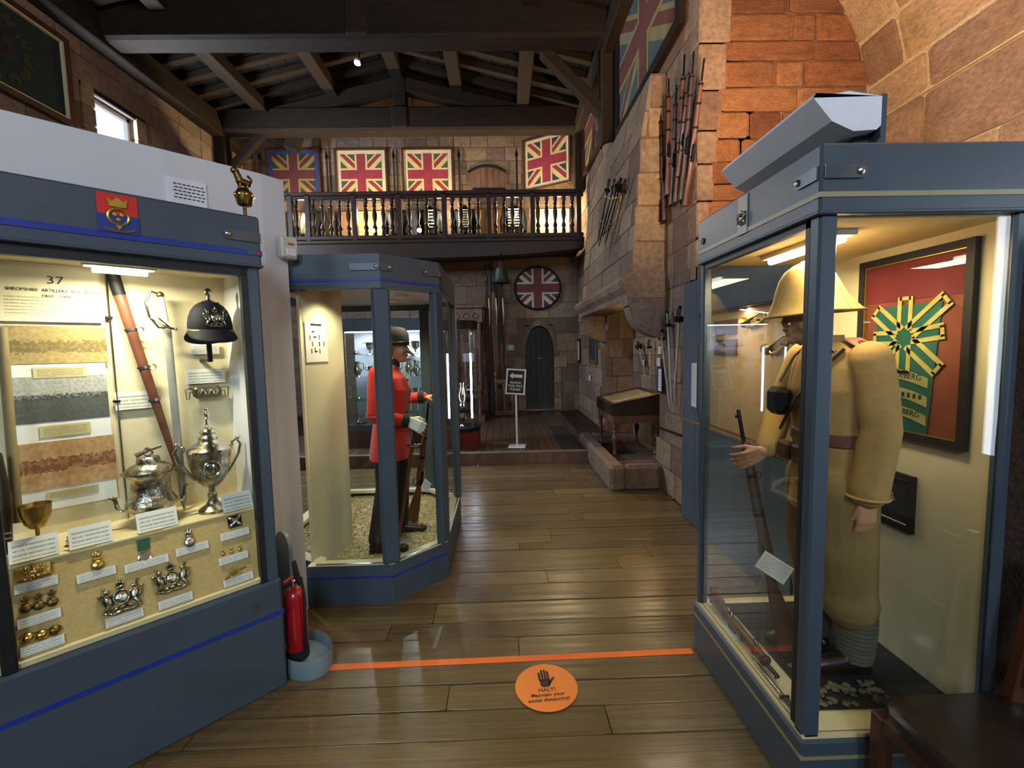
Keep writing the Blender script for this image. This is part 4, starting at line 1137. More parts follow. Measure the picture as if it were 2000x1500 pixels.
def grenade(name, label, px_, py_, s_, mat, group=None):
    t = sthing(name, label, 'badge', px_, py_, group)
    MB().ell((0, -0.006 * s_, -0.012 * s_), (0.021 * s_, 0.010 * s_, 0.021 * s_), 14, 8).build('ball', mat, t)
    MB().cb(-0.012 * s_, 0.012 * s_, -0.012 * s_, 0, 0.008 * s_, 0.017 * s_, 0.002).build('collar', mat, t)
    fl = MB()
    for a_, h_ in ((-0.35, 0.022), (0, 0.03), (0.35, 0.022)):
        fl.ell((0.010 * a_ * 2 * s_, -0.005 * s_, (0.016 + h_ * 0.55) * s_), (0.006 * s_, 0.006 * s_, h_ * 0.6 * s_), 8, 6, Matrix.Rotation(a_, 4, 'Y'))
    fl.build('flame', mat, t)
    return t
grenade('grenade_badge', 'tall gilt flaming grenade badge on the cloth panel', 190, 1098, 1.0, M['gilt'])
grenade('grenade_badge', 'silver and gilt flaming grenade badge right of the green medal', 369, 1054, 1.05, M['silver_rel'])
for i, (x, y) in enumerate(((50, 1184), (76, 1178), (102, 1171))): grenade('grenade_badge', 'one of three small dark gilt grenade badges in a row', x, y, 0.76, M['bronze'], 'three dark grenade badges')
for i, (x, y) in enumerate(((435, 1080), (452, 1076), (468, 1071))): grenade('grenade_badge', 'one of three tiny bright gilt grenade badges in a row', x, y, 0.42, M['gilt'], 'three tiny grenade badges')
for i, (x, y) in enumerate(((55, 1246), (81, 1240), (107, 1231))):
    t = sthing('button', 'one of two bright gilt domed buttons side by side' if i < 2 else 'dark bronze domed button beside two gilt ones', 'button', x, y, 'three uniform buttons'); t.scale = (1.45, 1.45, 1.45)
    MB(Matrix.Rotation(PI / 2, 4, 'X')).lathe([(0.012, 0), (0.012, 0.002), (0.009, 0.006), (0.004, 0.0085), (0, 0.009)], 16).build('dome', (M['gilt'], M['gilt'], M['bronze'])[i], t)
    MB(Matrix.Rotation(PI / 2, 4, 'X')).tube([(0.012 * math.cos(q), 0.012 * math.sin(q), 0.002) for q in np.linspace(0, 2 * PI, 16, endpoint=False)], 0.0012, 5, True).build('rim', M['brass'], t)
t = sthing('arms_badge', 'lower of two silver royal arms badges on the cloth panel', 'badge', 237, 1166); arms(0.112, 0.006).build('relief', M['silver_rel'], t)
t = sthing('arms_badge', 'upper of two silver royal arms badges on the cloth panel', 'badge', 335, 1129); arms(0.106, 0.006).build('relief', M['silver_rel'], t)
t = sthing('medal', 'silver medal hanging from a green ribbon', 'medal', 282, 1078); t.scale = (1.45, 1.45, 1.45)
MB().box(-0.014, 0.014, -0.003, 0, 0.006, 0.038).build('ribbon', plain('green_ribbon', '#0f4a38', '#155a44', 0.7), t, 0)
MB(Matrix.Rotation(PI / 2, 4, 'X')).lathe([(0.016, 0), (0.016, 0.003), (0.012, 0.004), (0, 0.0045)], 20, (0, -0.016, 0)).build('disc', M['silver'], t)
MB().cb(-0.011, 0.011, -0.003, 0, 0.001, 0.006, 0.001).build('bar', M['silver'], t)
t = sthing('crossed_badge', 'black crossed badge with silver edge at the panel\'s upper corner', 'badge', 458, 1018); t.scale = (1.5, 1.5, 1.5)
for a_ in (0.8, -0.8): MB().ell((0, -0.004, 0), (0.006, 0.004, 0.024), 10, 6, Matrix.Rotation(a_, 4, 'Y')).build('arm', M['silver'], t)
MB().cb(-0.019, 0.019, -0.003, 0, -0.019, 0.019, 0.006).build('ground', M['iron'], t)
t = sthing('gun_badge', 'small gilt field gun badge by the panel\'s right edge', 'badge', 458, 1118); t.scale = (1.6, 1.6, 1.6)
MB().tube([(-0.026, -0.004, -0.012), (0.0, -0.004, 0.002), (0.03, -0.004, 0.006)], [0.003, 0.0045, 0.002], 8).build('barrel', M['gilt'], t)
MB().tube([(0.012 * math.cos(q) - 0.002, -0.006, 0.012 * math.sin(q)) for q in np.linspace(0, 2 * PI, 16, endpoint=False)], 0.002, 5, True).build('wheel', M['gilt'], t)

# lion-and-crown staff head on top of the case
fn = local_thing('crown_finial', 'gilt lion and crown staff head standing on top of the case', 'finial', Lw(-0.02, 0.11, 2.275))
MB().tube([(0, 0, 0), (0, 0, 0.075)], [0.008, 0.009], 10).build('staff', M['bronze'], fn)
MB().lathe([(0.012, 0.07), (0.03, 0.076), (0.033, 0.085), (0.04, 0.115), (0.038, 0.13), (0.026, 0.148), (0.01, 0.156), (0, 0.157)], 16).build('crown', M['bronze'], fn)
cr = MB()
for k in range(8): cr.ell((0.037 * math.cos(k * PI / 4), 0.037 * math.sin(k * PI / 4), 0.118), (0.008, 0.008, 0.011), 8, 6)
cr.build('crown_points', M['gilt'], fn)
li = MB().limb([((0.018, 0, 0.178), 0.017), ((-0.014, 0, 0.183), 0.019), ((-0.024, 0, 0.21), 0.016)]).ell((-0.032, 0, 0.226), (0.019, 0.014, 0.016))
for s_ in (-1, 1):
    li.limb([((0.014, s_ * 0.01, 0.165), 0.006), ((0.014, s_ * 0.01, 0.15), 0.005)]).limb([((-0.016, s_ * 0.01, 0.168), 0.006), ((-0.018, s_ * 0.01, 0.15), 0.005)])
li.limb([((0.03, 0, 0.18), 0.006), ((0.036, 0, 0.20), 0.005), ((0.022, 0, 0.212), 0.007)])
obj('lion', remesh(li, 'lion', 0.0025, 2), M['bronze'], fn)

# vent plate on the partition
va, vb = onpl(322, 355, pb, n45), onpl(405, 398, pb, n45)
vt = thing('vent_plate', 'white slotted vent plate on the partition above the case', 'vent', (va + vb) / 2 - LD * 0.0, A45)
vw, vh = Lloc(vb)[0] - Lloc(va)[0], 0.13
MB().cb(-vw / 2, vw / 2, -0.008, 0, -vh / 2, vh / 2, 0.002).build('plate', M['white'], vt)
for i in range(7):
    for j in range(5):
        xx = -vw * 0.28 + i * vw * 0.11 + (0.5 * vw * 0.055 if j % 2 else 0)
        MB().box(xx - vw * 0.04, xx + vw * 0.04, -0.0095, -0.0075, vh * (0.28 - 0.13 * j) - 0.0025, vh * (0.28 - 0.13 * j) + 0.0025).build('slot', M['ink'], vt, 0)
# movement sensor on the partition's return face
pd = (pc - pb).normalized(); pn = Vector((pd.y, -pd.x, 0)); rz = math.atan2(pd.y, pd.x)
ps = onpl(567, 487, pc, (0, 1, 0))
se = thing('movement_sensor', 'beige movement sensor box on the partition edge', 'sensor', (pc.x + 0.0, pc.y - 0.012, ps.z), rz)
MB().cb(-0.055, 0.045, -0.05, 0.0, -0.065, 0.065, 0.01).build('housing', M['pir'], se)
MB().cb(-0.03, 0.03, -0.056, -0.048, -0.05, -0.005, 0.006).build('lens', M['white'], se)
MB().cb(-0.02, 0.02, -0.053, -0.048, 0.015, 0.028, 0.003).build('indicator', plain('red_indicator', '#b04a30', '#c05a38', 0.4), se)

# ---- fire extinguisher and its tray
ex0 = Vector((-1.17, 2.37, 0))
ty_ = thing('extinguisher_tray', 'grey plastic floor stand with oval dish holding the fire extinguisher', 'stand', (-1.097, 2.272, 0), R(-40))
rs = []
for r_, z in ((0.98, 0.0), (1.0, 0.03), (1.0, 0.085), (0.96, 0.10), (0.88, 0.085), (0.84, 0.05), (0.0, 0.045)):
    rs.append([(0.02 + r_ * 0.17 * math.cos(q), r_ * 0.118 * math.sin(q), z) for q in np.linspace(0, 2 * PI, 32, endpoint=False)])
MB().rings(rs).build('dish', M['grey_plastic'], ty_)
bkp = [(-0.17, 0.03), (0.0, 0.03)] + [(-0.085 + 0.085 * math.cos(q), 0.60 + 0.085 * math.sin(q)) for q in np.linspace(0, PI, 10)]
MB().prism(bkp, 0.115, 0.135, 'y').build('back_plate', M['grey_plastic'], ty_).location = (-0.24, -0.06, -0.07)
MB().cb(-0.40, -0.10, 0.02, 0.075, 0.0, 0.05, 0.01).build('back_foot', M['grey_plastic'], ty_)
fe = thing('fire_extinguisher', 'red fire extinguisher with black hose standing by the partition', 'fire extinguisher', (-1.119, 2.243, 0.047), R(75)); fe.scale = (0.84, 0.84, 0.95)
MB().lathe([(0.0, 0.0), (0.062, 0.0), (0.068, 0.01), (0.068, 0.33), (0.062, 0.365), (0.04, 0.395), (0.022, 0.405), (0.0, 0.406)], 28).build('cylinder', M['ext_red'], fe)
MB().lathe([(0.0685, 0.0), (0.0695, 0.005), (0.0695, 0.055), (0.0685, 0.06)], 28).build('foot_ring', M['rubber'], fe)
MB().lathe([(0.018, 0.40), (0.02, 0.44), (0.012, 0.45), (0, 0.45)], 14).build('valve', M['screw'], fe)
MB().cb(-0.085, 0.02, -0.012, 0.012, 0.455, 0.468, 0.004).build('lever', M['ext_red'], fe)
MB().cb(-0.075, 0.02, -0.01, 0.01, 0.43, 0.442, 0.004).build('carry_handle', M['rubber'], fe)
MB().tube([(0, -0.015, 0.43), (-0.02, -0.075, 0.47), (-0.035, -0.10, 0.40), (-0.02, -0.085, 0.22), (-0.02, -0.083, 0.06)], [0.009, 0.009, 0.009, 0.009, 0.013], 8).build('hose', M['rubber'], fe)
MB().tube([(-0.055, -0.06, 0.58), (-0.05, -0.07, 0.50), (-0.035, -0.08, 0.44)], [0.012, 0.018, 0.012], 8).build('nozzle_horn', M['rubber'], fe)
lb = MB(); lb.rings([[(0.0692 * math.cos(q), 0.0692 * math.sin(q), z) for q in np.linspace(-PI * 0.55, -0.05, 10)] for z in (0.14, 0.29)], False)
lb.f = [f for f in lb.f if max(f) - min(f) < 15]
lb.build('instruction_label', plain('pale_red_label', '#b8444a', '#c4545a', 0.5), fe)
# ================================================================== EIGHT-SIDED CASE WITH THE SCARLET SOLDIER
OP = [(-1.30, 2.79), (-0.745, 2.79), (-0.425, 3.11), (-0.425, 4.12), (-0.745, 4.44), (-1.75, 4.44), (-1.75, 3.10), (-1.30, 2.86)]
def inset(poly, d):
    """move every side of a counter-clockwise polygon inward by d"""
    n = len(poly); out = []
    for i in range(n):
        p0, p1, p2 = Vector(poly[i - 1]), Vector(poly[i]), Vector(poly[(i + 1) % n])
        d1 = (p1 - p0).normalized(); d2 = (p2 - p1).normalized()
        n1 = Vector((-d1.y, d1.x)); n2 = Vector((-d2.y, d2.x))
        k = n1 + n2; k = k / max(0.2, k.dot(n1) if k.length > 0 else 1)
        out.append((p1.x + k.x * d, p1.y + k.y * d))
    return out
oc = thing('display_case', 'slate blue many-sided glass case holding the scarlet soldier', 'display case', (0, 0, 0))
def ring_prism(po, pi, z0, z1):
    mb = MB(); n = len(po)
    v = [(p[0], p[1], z) for z in (z0, z1) for p in po] + [(p[0], p[1], z) for z in (z0, z1) for p in pi]
    f = []
    for i in range(n):
        j = (i + 1) % n
        f += [(i, j, n + j, n + i), (2 * n + i, 3 * n + i, 3 * n + j, 2 * n + j), (i, 2 * n + i, 2 * n + j, j), (n + i, n + j, 3 * n + j, 3 * n + i)]
    return mb.add(v, f)
ring_prism(inset(OP, 0.0), inset(OP, 0.012), 0.0, 0.262).build('base', M['case_dark'], oc, 0)
ring_prism(inset(OP, -0.003), inset(OP, 0.003), 0.176, 0.188).build('blue_stripe', M['stripe'], oc, 0)
MB().prism(inset(OP, 0.012), 0.15, 0.185, 'z').build('inner_floor', M['sill'], oc, 0)
ring_prism(inset(OP, 0.004), inset(OP, 0.085), 0.235, 0.264).build('sill', M['sill'], oc, 0)
ring_prism(inset(OP, 0.0), inset(OP, 0.05), 2.045, 2.255).build('header', M['case'], oc, 0)
ring_prism(inset(OP, -0.003), inset(OP, 0.003), 2.088, 2.104).build('blue_stripe', M['stripe'], oc, 0)
MB().prism(inset(OP, 0.02), 2.10, 2.12, 'z').build('inner_ceiling', plain('pale_ceiling_board', '#c1c1c2', '#cbcbcc', 0.5), oc, 0)
OI = inset(OP, 0.03)
for k in (1, 2, 3, 4):
    q = OI[k]
    mb = MB(Matrix.Translation((q[0], q[1], 0)) @ Matrix.Rotation({1: R(22.5), 2: R(67.5), 3: R(112.5), 4: R(157.5)}[k], 4, 'Z'))
    mb.cb(-0.055, 0.055, -0.03, 0.03, 0.262, 2.05, 0.014).build('corner_post', M['case_dark'], oc)
q = OI[0]
GI = inset(OP, 0.022)
for a, b in ((0, 1), (1, 2), (2, 3), (3, 4), (4, 5)):
    p0, p1 = Vector((*GI[a], 0)), Vector((*GI[b], 0)); dv = (p1 - p0); L = dv.length; an = math.atan2(dv.y, dv.x)
    mb = MB(Matrix.Translation(p0) @ Matrix.Rotation(an, 4, 'Z')); mb.box(0.03, L - 0.03, -0.003, 0.003, 0.262, 2.05)
    mb.build('glass_pane', M['glass'], oc, 0)
    mb = MB(Matrix.Translation(p0) @ Matrix.Rotation(an, 4, 'Z')); mb.box(0.03, L - 0.03, -0.008, 0.008, 0.262, 0.268)
    mb.build('glass_bead', M['steel'], oc, 0)
def strap_on(parent, p0, p1, z, s0, s1, left, y=-0.002):
    p0, p1 = Vector((*p0, 0)), Vector((*p1, 0)); dv = p1 - p0
    e = bpy.data.objects.new('hinge', None); COL.objects.link(e); e.parent = parent; e.location = p0; e.rotation_euler = (0, 0, math.atan2(dv.y, dv.x))
    p = strap(parent, s0, s1, 0, y, left); p.parent = parent
    m_ = Matrix.Translation((p0.x, p0.y, z)) @ Matrix.Rotation(math.atan2(dv.y, dv.x), 4, 'Z')
    p.matrix_local = m_
    bpy.data.objects.remove(e)
    return p
strap_on(oc, OP[0], OP[1], 2.175, 0.37, 0.555, False); strap_on(oc, OP[1], OP[2], 2.175, 0.0, 0.09, False); strap_on(oc, OP[1], OP[2], 2.175, 0.32, 0.4525, True)
strap_on(oc, OP[2], OP[3], 2.175, 0.0, 0.1, False)
# inner screen panel, chart and downlights
sp0, sp1 = Vector((-1.285, 2.90, 0)), Vector((-1.16, 3.27, 0)); dv = sp1 - sp0
mb = MB(Matrix.Translation((sp0.x, sp0.y, 0)) @ Matrix.Rotation(math.atan2(dv.y, dv.x), 4, 'Z')); mb.cb(0, dv.length, 0, 0.03, 0.185, 2.10, 0.004)
mb.build('screen_panel', M['panel_olive'], oc)
MB().box(-1.30, -1.286, 2.862, 2.92, 0.185, 2.10).build('screen_return', M['panel_olive'], oc, 0)
LAMPS = [(-1.08, 3.0), (-0.80, 3.62), (-0.62, 3.25), (-0.95, 3.95)]
for i, (x, y) in enumerate(LAMPS):
    MB().lathe([(0.05, 2.085), (0.055, 2.10), (0.03, 2.10)], 18, (x, y, 0)).build('lamp_ring', M['white'], oc)
    MB().lathe([(0.0, 2.088), (0.042, 2.088), (0.042, 2.092), (0, 2.092)], 18, (x, y, 0)).build('lamp_disc', M['tube_on'], oc)
    l = spot('octagon_lamp_light', (x, y, 2.075), (x - 0.02, y, 0), 17, (1.0, 0.92, 0.60), 125, 0.04, 0.8)
pn2 = Vector((dv.y, -dv.x, 0)).normalized()
ch0 = onpl(593, 627, sp0, pn2); ch1 = onpl(640, 706, sp0, pn2)
ct = thing('chart', 'white chart of little red and black markers hung inside the many-sided case', 'chart', Vector((ch0.x, ch0.y, ch1.z)) + pn2 * 0.004, math.atan2(dv.y, dv.x))
cwid = (Vector((ch1.x, ch1.y, 0)) - Vector((ch0.x, ch0.y, 0))).length; chh = ch0.z - ch1.z
MB().box(0, cwid, -0.002, 0, 0, chh).build('sheet', M['paper'], ct, 0)
MB().box(cwid * 0.25, cwid * 0.75, -0.003, -0.002, chh * 0.90, chh * 0.95).build('chart_title', M['ink'], ct, 0)
mk = plain('chart_red', '#7a2018', '#8a2a20', 0.6)
for (u_, v_, ver, red) in ((0.2, 0.6, 1, 1), (0.42, 0.62, 0, 0), (0.62, 0.62, 1, 1), (0.3, 0.45, 1, 1), (0.62, 0.45, 1, 0), (0.82, 0.45, 1, 1), (0.25, 0.27, 1, 1), (0.45, 0.26, 0, 0), (0.62, 0.27, 1, 1), (0.35, 0.75, 0, 0), (0.4, 0.3, 1, 1)):
    a_, b_ = (0.02, 0.06) if ver else (0.06, 0.02)
    MB().box(cwid * (u_ - a_), cwid * (u_ + a_), -0.003, -0.002, chh * (v_ - b_), chh * (v_ + b_)).build('marker', mk if red else M['ink'], ct, 0)
# gravel of pale chips
rng = random.Random(3)
gv = MB(); fp = inset(OP, 0.09)
def inside(p, poly):
    for i in range(len(poly)):
        a, b = poly[i], poly[(i + 1) % len(poly)]
        if (b[0] - a[0]) * (p[1] - a[1]) - (b[1] - a[1]) * (p[0] - a[0]) < 0: return False
    return True
fpc = [(-1.28, 2.88), fp[1], fp[2], fp[3], fp[4], (-1.66, fp[4][1]), (-1.66, 3.3)]
gv.prism([(-1.28, 2.88), fp[1], fp[2], fp[3], fp[4], (-1.66, fp[4][1]), (-1.66, 3.15), (-1.28, 3.0)], 0.185, 0.20, 'z')
for i in range(7500):
    p = (rng.uniform(-1.66, -0.45), rng.uniform(2.86, 4.36))
    if not inside(p, fpc): continue
    s_ = rng.uniform(0.006, 0.014)
    gv.M = Matrix.Translation((p[0], p[1], 0.2 + rng.uniform(-0.002, 0.010))) @ Matrix.Rotation(rng.uniform(0, 6.28), 4, 'Z') @ Matrix.Rotation(rng.uniform(-0.7, 0.7), 4, 'X')
    gv.add([(-s_, 0, 0), (0, -s_ * 0.6, 0.002), (s_ * 1.1, 0, 0), (0, s_ * 0.6, -0.001), (0, 0, s_ * 0.6)], [(0, 1, 4), (1, 2, 4), (2, 3, 4), (3, 0, 4), (0, 3, 2, 1)])
gv.M = Matrix.Identity(4)
gvo = gv.build('gravel', pieces('pale_bark_chip', ['#cbbb8c', '#d6c99e'], scale=60, dirt='#6a5528', dirt_amt=0.4, bmp=0.3), None, 0)
tag(gvo, 'pale yellow gravel chips covering the floor of the soldier\'s case', 'gravel', kind='stuff')

# ---- figure builder: forward +x, left +y, up +z
def hand_mb(mb, wrist, fwd, palm_n, thumb_side, curl, s_=1.0, spread=0.16, out=0.6):
    """palm plus five bent fingers; palm_n points out of the palm, fingers curl towards it"""
    f = Vector(fwd).normalized(); n_ = Vector(palm_n).normalized(); n_ = (n_ - f * n_.dot(f)).normalized(); sd = Vector(thumb_side); sd = (sd - f * sd.dot(f) - n_ * sd.dot(n_)).normalized()
    w0 = Vector(wrist)
    for k in (-1.0, -0.33, 0.33, 1.0):
        b = w0 + f * 0.015 * s_ + sd * k * 0.018 * s_; e = w0 + f * 0.085 * s_ + sd * k * 0.028 * s_
        mb.limb([(b, 0.016 * s_), (e, 0.0125 * s_)], 8)
    lens = {1.0: 0.070, 0.33: 0.080, -0.33: 0.074, -1.0: 0.058}
    for k, L in lens.items():
        p = w0 + f * 0.085 * s_ + sd * k * 0.029 * s_
        d = (f + sd * k * spread).normalized(); pts = [(p, 0.0098 * s_)]; a_ = curl * 0.6
        for i, fr in enumerate((0.45, 0.30, 0.25)):
            dd = d * math.cos(a_) + n_ * math.sin(a_)
            p = p + dd * L * fr * s_; pts.append((p, (0.0090, 0.0083, 0.0072)[i] * s_)); a_ += curl
        mb.limb(pts, 8)
    p = w0 + f * 0.03 * s_ + sd * 0.028 * s_; d = (f * 0.75 + sd * out + n_ * 0.35).normalized()
    p1 = p + d * 0.040 * s_; d2 = (f * 0.8 + sd * 0.1 + n_ * (0.3 + 0.5 * curl)).normalized(); p2 = p1 + d2 * 0.030 * s_; p3 = p2 + (d2 + n_ * 0.3 * curl).normalized() * 0.024 * s_
    mb.limb([(p, 0.0135 * s_), (p1, 0.0112 * s_), (p2, 0.0098 * s_), (p3, 0.008 * s_)], 8)
def head_mb(mb, c, s_=1.0, face=0.0):
    """c: centre of the head; faces +x"""
    Mo = mb.M; mb.M = Mo @ Matrix.Translation(c) @ Matrix.Rotation(face, 4, 'Y') @ Matrix.Scale(s_, 4)
    mb.ell((-0.012, 0, 0.035), (0.098, 0.076, 0.088), 20, 14)
    mb.ell((0.022, 0, -0.02), (0.066, 0.062, 0.085), 18, 12)
    mb.ell((0.045, 0, -0.075), (0.040, 0.042, 0.034), 14, 10)
    mb.ell((0.072, 0, -0.092), (0.017, 0.022, 0.017), 12, 8)
    mb.ell((0.070, 0, 0.028), (0.020, 0.048, 0.013), 12, 8)
    mb.limb([((0.082, 0, 0.018), 0.008), ((0.098, 0, -0.014), 0.0105), ((0.094, 0, -0.024), 0.010)], 10)
    for s2 in (-1, 1):
        mb.ell((0.088, s2 * 0.011, -0.024), (0.010, 0.009, 0.007), 8, 6)
        mb.ell((0.066, s2 * 0.031, 0.006), (0.014, 0.016, 0.011), 10, 8)
        mb.ell((0.052, s2 * 0.044, -0.030), (0.022, 0.016, 0.026), 10, 8)
        mb.ell((-0.012, s2 * 0.078, -0.005), (0.018, 0.008, 0.032), 10, 8)
    mb.ell((0.082, 0, -0.052), (0.013, 0.022, 0.0065), 10, 6)
    mb.ell((0.080, 0, -0.063), (0.012, 0.018, 0.0065), 10, 6)
    mb.M = Mo
EYE_W = plain('eye_white', '#b8b0a0', '#c4bcac', 0.3); EYE_D = plain('eye_dark', '#1c1410', '#241a14', 0.3); HAIR = plain('dark_hair', '#1d140d', '#2a1d13', 0.7, scale=30)
LIP = plain('mannequin_lip', '#8e5142', '#985a4a', 0.5)
def face_parts(parent, c, s_=1.0):
    for s2 in (-1, 1):
        e = MB().ell((c[0] + 0.0745 * s_, c[1] + s2 * 0.031 * s_, c[2] + 0.006 * s_), (0.0075 * s_, 0.011 * s_, 0.0055 * s_), 10, 6).build('eye', EYE_W, parent)
        MB().ell((c[0] + 0.0805 * s_, c[1] + s2 * 0.031 * s_, c[2] + 0.006 * s_), (0.003 * s_, 0.0045 * s_, 0.0045 * s_), 8, 6).build('iris', EYE_D, e)
        MB().tube([(c[0] + (0.083 - 0.012 * abs(t)) * s_, c[1] + s2 * (0.031 + 0.017 * t) * s_, c[2] + (0.031 - 0.004 * t * t) * s_) for t in (-1, -0.5, 0, 0.5, 1)], 0.003 * s_, 6).build('eyebrow', HAIR, parent)
    MB().ell((c[0] + 0.0855 * s_, c[1], c[2] - 0.0565 * s_), (0.011 * s_, 0.019 * s_, 0.0052 * s_), 10, 6).build('lips', LIP, parent)

# ---- scarlet soldier
RS = Vector((-0.85, 3.26, 0.20))
rs_ = thing('soldier_mannequin', 'mannequin soldier in scarlet tunic, dark trousers and black peaked cap', 'mannequin', RS, R(3))
HDC = (0.065, 0.0, 1.475)
R_sh, L_sh = Vector((-0.02, -0.185, 1.285)), Vector((-0.02, 0.185, 1.285))
R_el, R_wr = Vector((-0.045, -0.255, 1.02)), Vector((0.165, -0.205, 0.965))
L_el, L_wr = Vector((0.05, 0.30, 1.065)), Vector((0.215, 0.30, 1.075))
R_ft, L_ft = Vector((-0.06, -0.15, 0.0)), Vector((0.03, 0.20, 0.0))
bd = MB()
head_mb(bd, HDC, 0.98)
bd.limb([((0.02, 0, 1.27), 0.06), ((0.045, 0, 1.40), 0.053)])
bd.limb([((0, 0, 0.86), 0.11), ((0, 0, 1.1), 0.105), ((0, 0, 1.25), 0.10)])
for a, b, c in ((R_sh, R_el, R_wr), (L_sh, L_el, L_wr)): bd.limb([((0, a.y * 0.5, 1.25), 0.06), (a, 0.05), (b, 0.038), (c, 0.026)])
for ft, hy in ((R_ft, -0.085), (L_ft, 0.085)):
    bd.limb([((0, hy, 0.85), 0.08), ((ft.x * 0.4 + 0.02, (hy + ft.y) / 2, 0.46), 0.055), ((ft.x - 0.02, ft.y, 0.09), 0.035)]); bd.limb([((ft.x - 0.03, ft.y, 0.05), 0.032), ((ft.x + 0.13, ft.y, 0.035), 0.028)])
hand_mb(bd, R_wr, (1, 0.1, -0.55), (0.15, 0.9, -0.45), (0.5, 0.1, 0.8), 0.75)
hand_mb(bd, L_wr, (0.95, 0.0, 0.05), (0, 0, -1), (0.1, -1, 0.1), 0.65)
body = obj('body', remesh(bd, 'soldier_body', 0.0045, 3), M['skin'], rs_)
face_parts(rs_, HDC, 0.98)
tu = MB()
def torso(mb, secs, n=24):
    mb.rings([[(cx + rx * math.cos(2 * PI * j / n) * (1.0 if math.cos(2 * PI * j / n) > 0 else 0.92), ry * math.sin(2 * PI * j / n), z) for j in range(n)] for cx, rx, ry, z in secs])
torso(tu, [(-0.005, 0.155, 0.205, 0.665), (0.0, 0.150, 0.195, 0.76), (0.005, 0.135, 0.175, 0.88), (0.01, 0.122, 0.158, 0.975), (0.02, 0.138, 0.172, 1.08), (0.025, 0.142, 0.185, 1.17), (0.01, 0.125, 0.19, 1.26), (0.0, 0.09, 0.15, 1.315), (0.02, 0.066, 0.075, 1.355)])
tu.limb([(R_sh, 0.075), (R_el, 0.058), (R_wr - Vector((0.02, 0, 0)), 0.046)], 14); tu.limb([(L_sh, 0.075), (L_el, 0.058), (L_wr + Vector((0.0, 0, 0)), 0.046)], 14)
tunic = obj('tunic', remesh(tu, 'tunic', 0.009, 4), M['scarlet'], rs_)
MB().tube([(0.166 - 0.02 * abs(z - 1.12), 0.004, z) for z in np.linspace(0.68, 1.31, 12)], 0.004, 6).build('front_piping', M['white_cloth'], tunic)
for z in (1.0, 1.08, 1.16, 1.24): MB().ell((0.166 - 0.25 * max(0, z - 1.17), -0.015, z), 0.010).build('button', M['brass'], tunic)
MB().lathe([(0.066, 1.335), (0.068, 1.35), (0.066, 1.395), (0.06, 1.395)], 24, (0.028, 0, 0)).build('collar', plain('green_facing', '#12211a', '#1a2c22', 0.8), tunic)
MB().lathe([(0.128, 0.945), (0.132, 0.95), (0.132, 1.005), (0.128, 1.01)], 28, (0.012, 0, 0), 1.0, 1.24).build('waist_sash', M['crimson_sash'], rs_)
for a, b in ((R_el, R_wr), (L_el, L_wr)):
    d = (b - a).normalized(); MB().tube([b - d * 0.035, b + d * 0.012], [0.052, 0.05], 14).build('cuff', M['black_cloth'], tunic)
tr = MB()
torso(tr, [(0, 0.115, 0.165, 0.70), (0, 0.12, 0.165, 0.86)])
for ft, hy in ((R_ft, -0.085), (L_ft, 0.085)):
    tr.limb([((0, hy, 0.80), 0.10), ((ft.x * 0.4 + 0.015, (hy + ft.y) / 2, 0.46), 0.082), ((ft.x - 0.02, ft.y, 0.10), 0.072)], 14)
trs = obj('trousers', remesh(tr, 'trousers', 0.01, 4), M['black_cloth'], rs_)
MB().tube([(-0.02, -0.19, 0.74), (-0.005, -0.205, 0.46), (-0.08, -0.224, 0.07)], 0.005, 6).build('red_stripe', M['crimson_sash'], trs)
def boot(ft, parent, mat):
    mb = MB()
    mb.limb([((ft.x - 0.055, ft.y, 0.04), 0.036), ((ft.x + 0.02, ft.y, 0.045), 0.042), ((ft.x + 0.10, ft.y, 0.034), 0.036), ((ft.x + 0.17, ft.y, 0.026), 0.026)], 12); mb.limb([((ft.x - 0.02, ft.y, 0.05), 0.045), ((ft.x - 0.02, ft.y, 0.14), 0.05)], 12)
    mb.box(ft.x - 0.085, ft.x - 0.02, ft.y - 0.03, ft.y + 0.03, 0.0, 0.03); mb.box(ft.x - 0.02, ft.x + 0.17, ft.y - 0.028, ft.y + 0.028, 0.0, 0.014)
    return obj('boot', remesh(mb, 'boot', 0.006, 3), mat, parent)
boot(R_ft, rs_, M['leather_dark']); boot(L_ft, rs_, M['leather_dark'])
# white glove over the right hand
gl = MB(); hand_mb(gl, R_wr, (1, 0.1, -0.55), (0.15, 0.9, -0.45), (0.5, 0.1, 0.8), 0.75, 1.12)
obj('glove', remesh(gl, 'glove', 0.0045, 2), M['glove'], rs_)
# black peaked cap
cp_ = Matrix.Translation((HDC[0] - 0.004, 0, HDC[2] + 0.022)) @ Matrix.Diagonal((1.04, 1.04, 1.15, 1))
MB(cp_).lathe([(0.098, -0.005), (0.101, 0.02), (0.098, 0.06), (0.088, 0.09), (0.066, 0.108), (0.02, 0.116), (0, 0.116)], 28, sx=1.06, sy=0.92).build('cap', M['black_cloth'], rs_)
cpk = MB(cp_ @ Matrix.Rotation(R(38), 4, 'Y'))
cpk.rings([[(0.10 + 0.052 * r2 * math.cos(q), 0.086 * math.sin(q) * (1 - 0.2 * r2), zz) for q in np.linspace(-PI / 2, PI / 2, 14)] for r2, zz in ((0, 0.03), (1, 0.03), (1, 0.025), (0, 0.022))], False, True)
cpk.build('cap_peak', M['leather_dark'], rs_)
MB(cp_).tube([(0.106 * math.cos(q), 0.092 * math.sin(q), 0.016) for q in np.linspace(0, 2 * PI, 30, endpoint=False)], 0.0045, 6, True).build('cap_band', M['bronze'], rs_)
MB(cp_).tube([(-0.02, 0, 0.115), (-0.026, 0, 0.135), (-0.035, 0, 0.175)], [0.008, 0.006, 0.002], 8).build('cap_spike', M['gilt'], rs_)
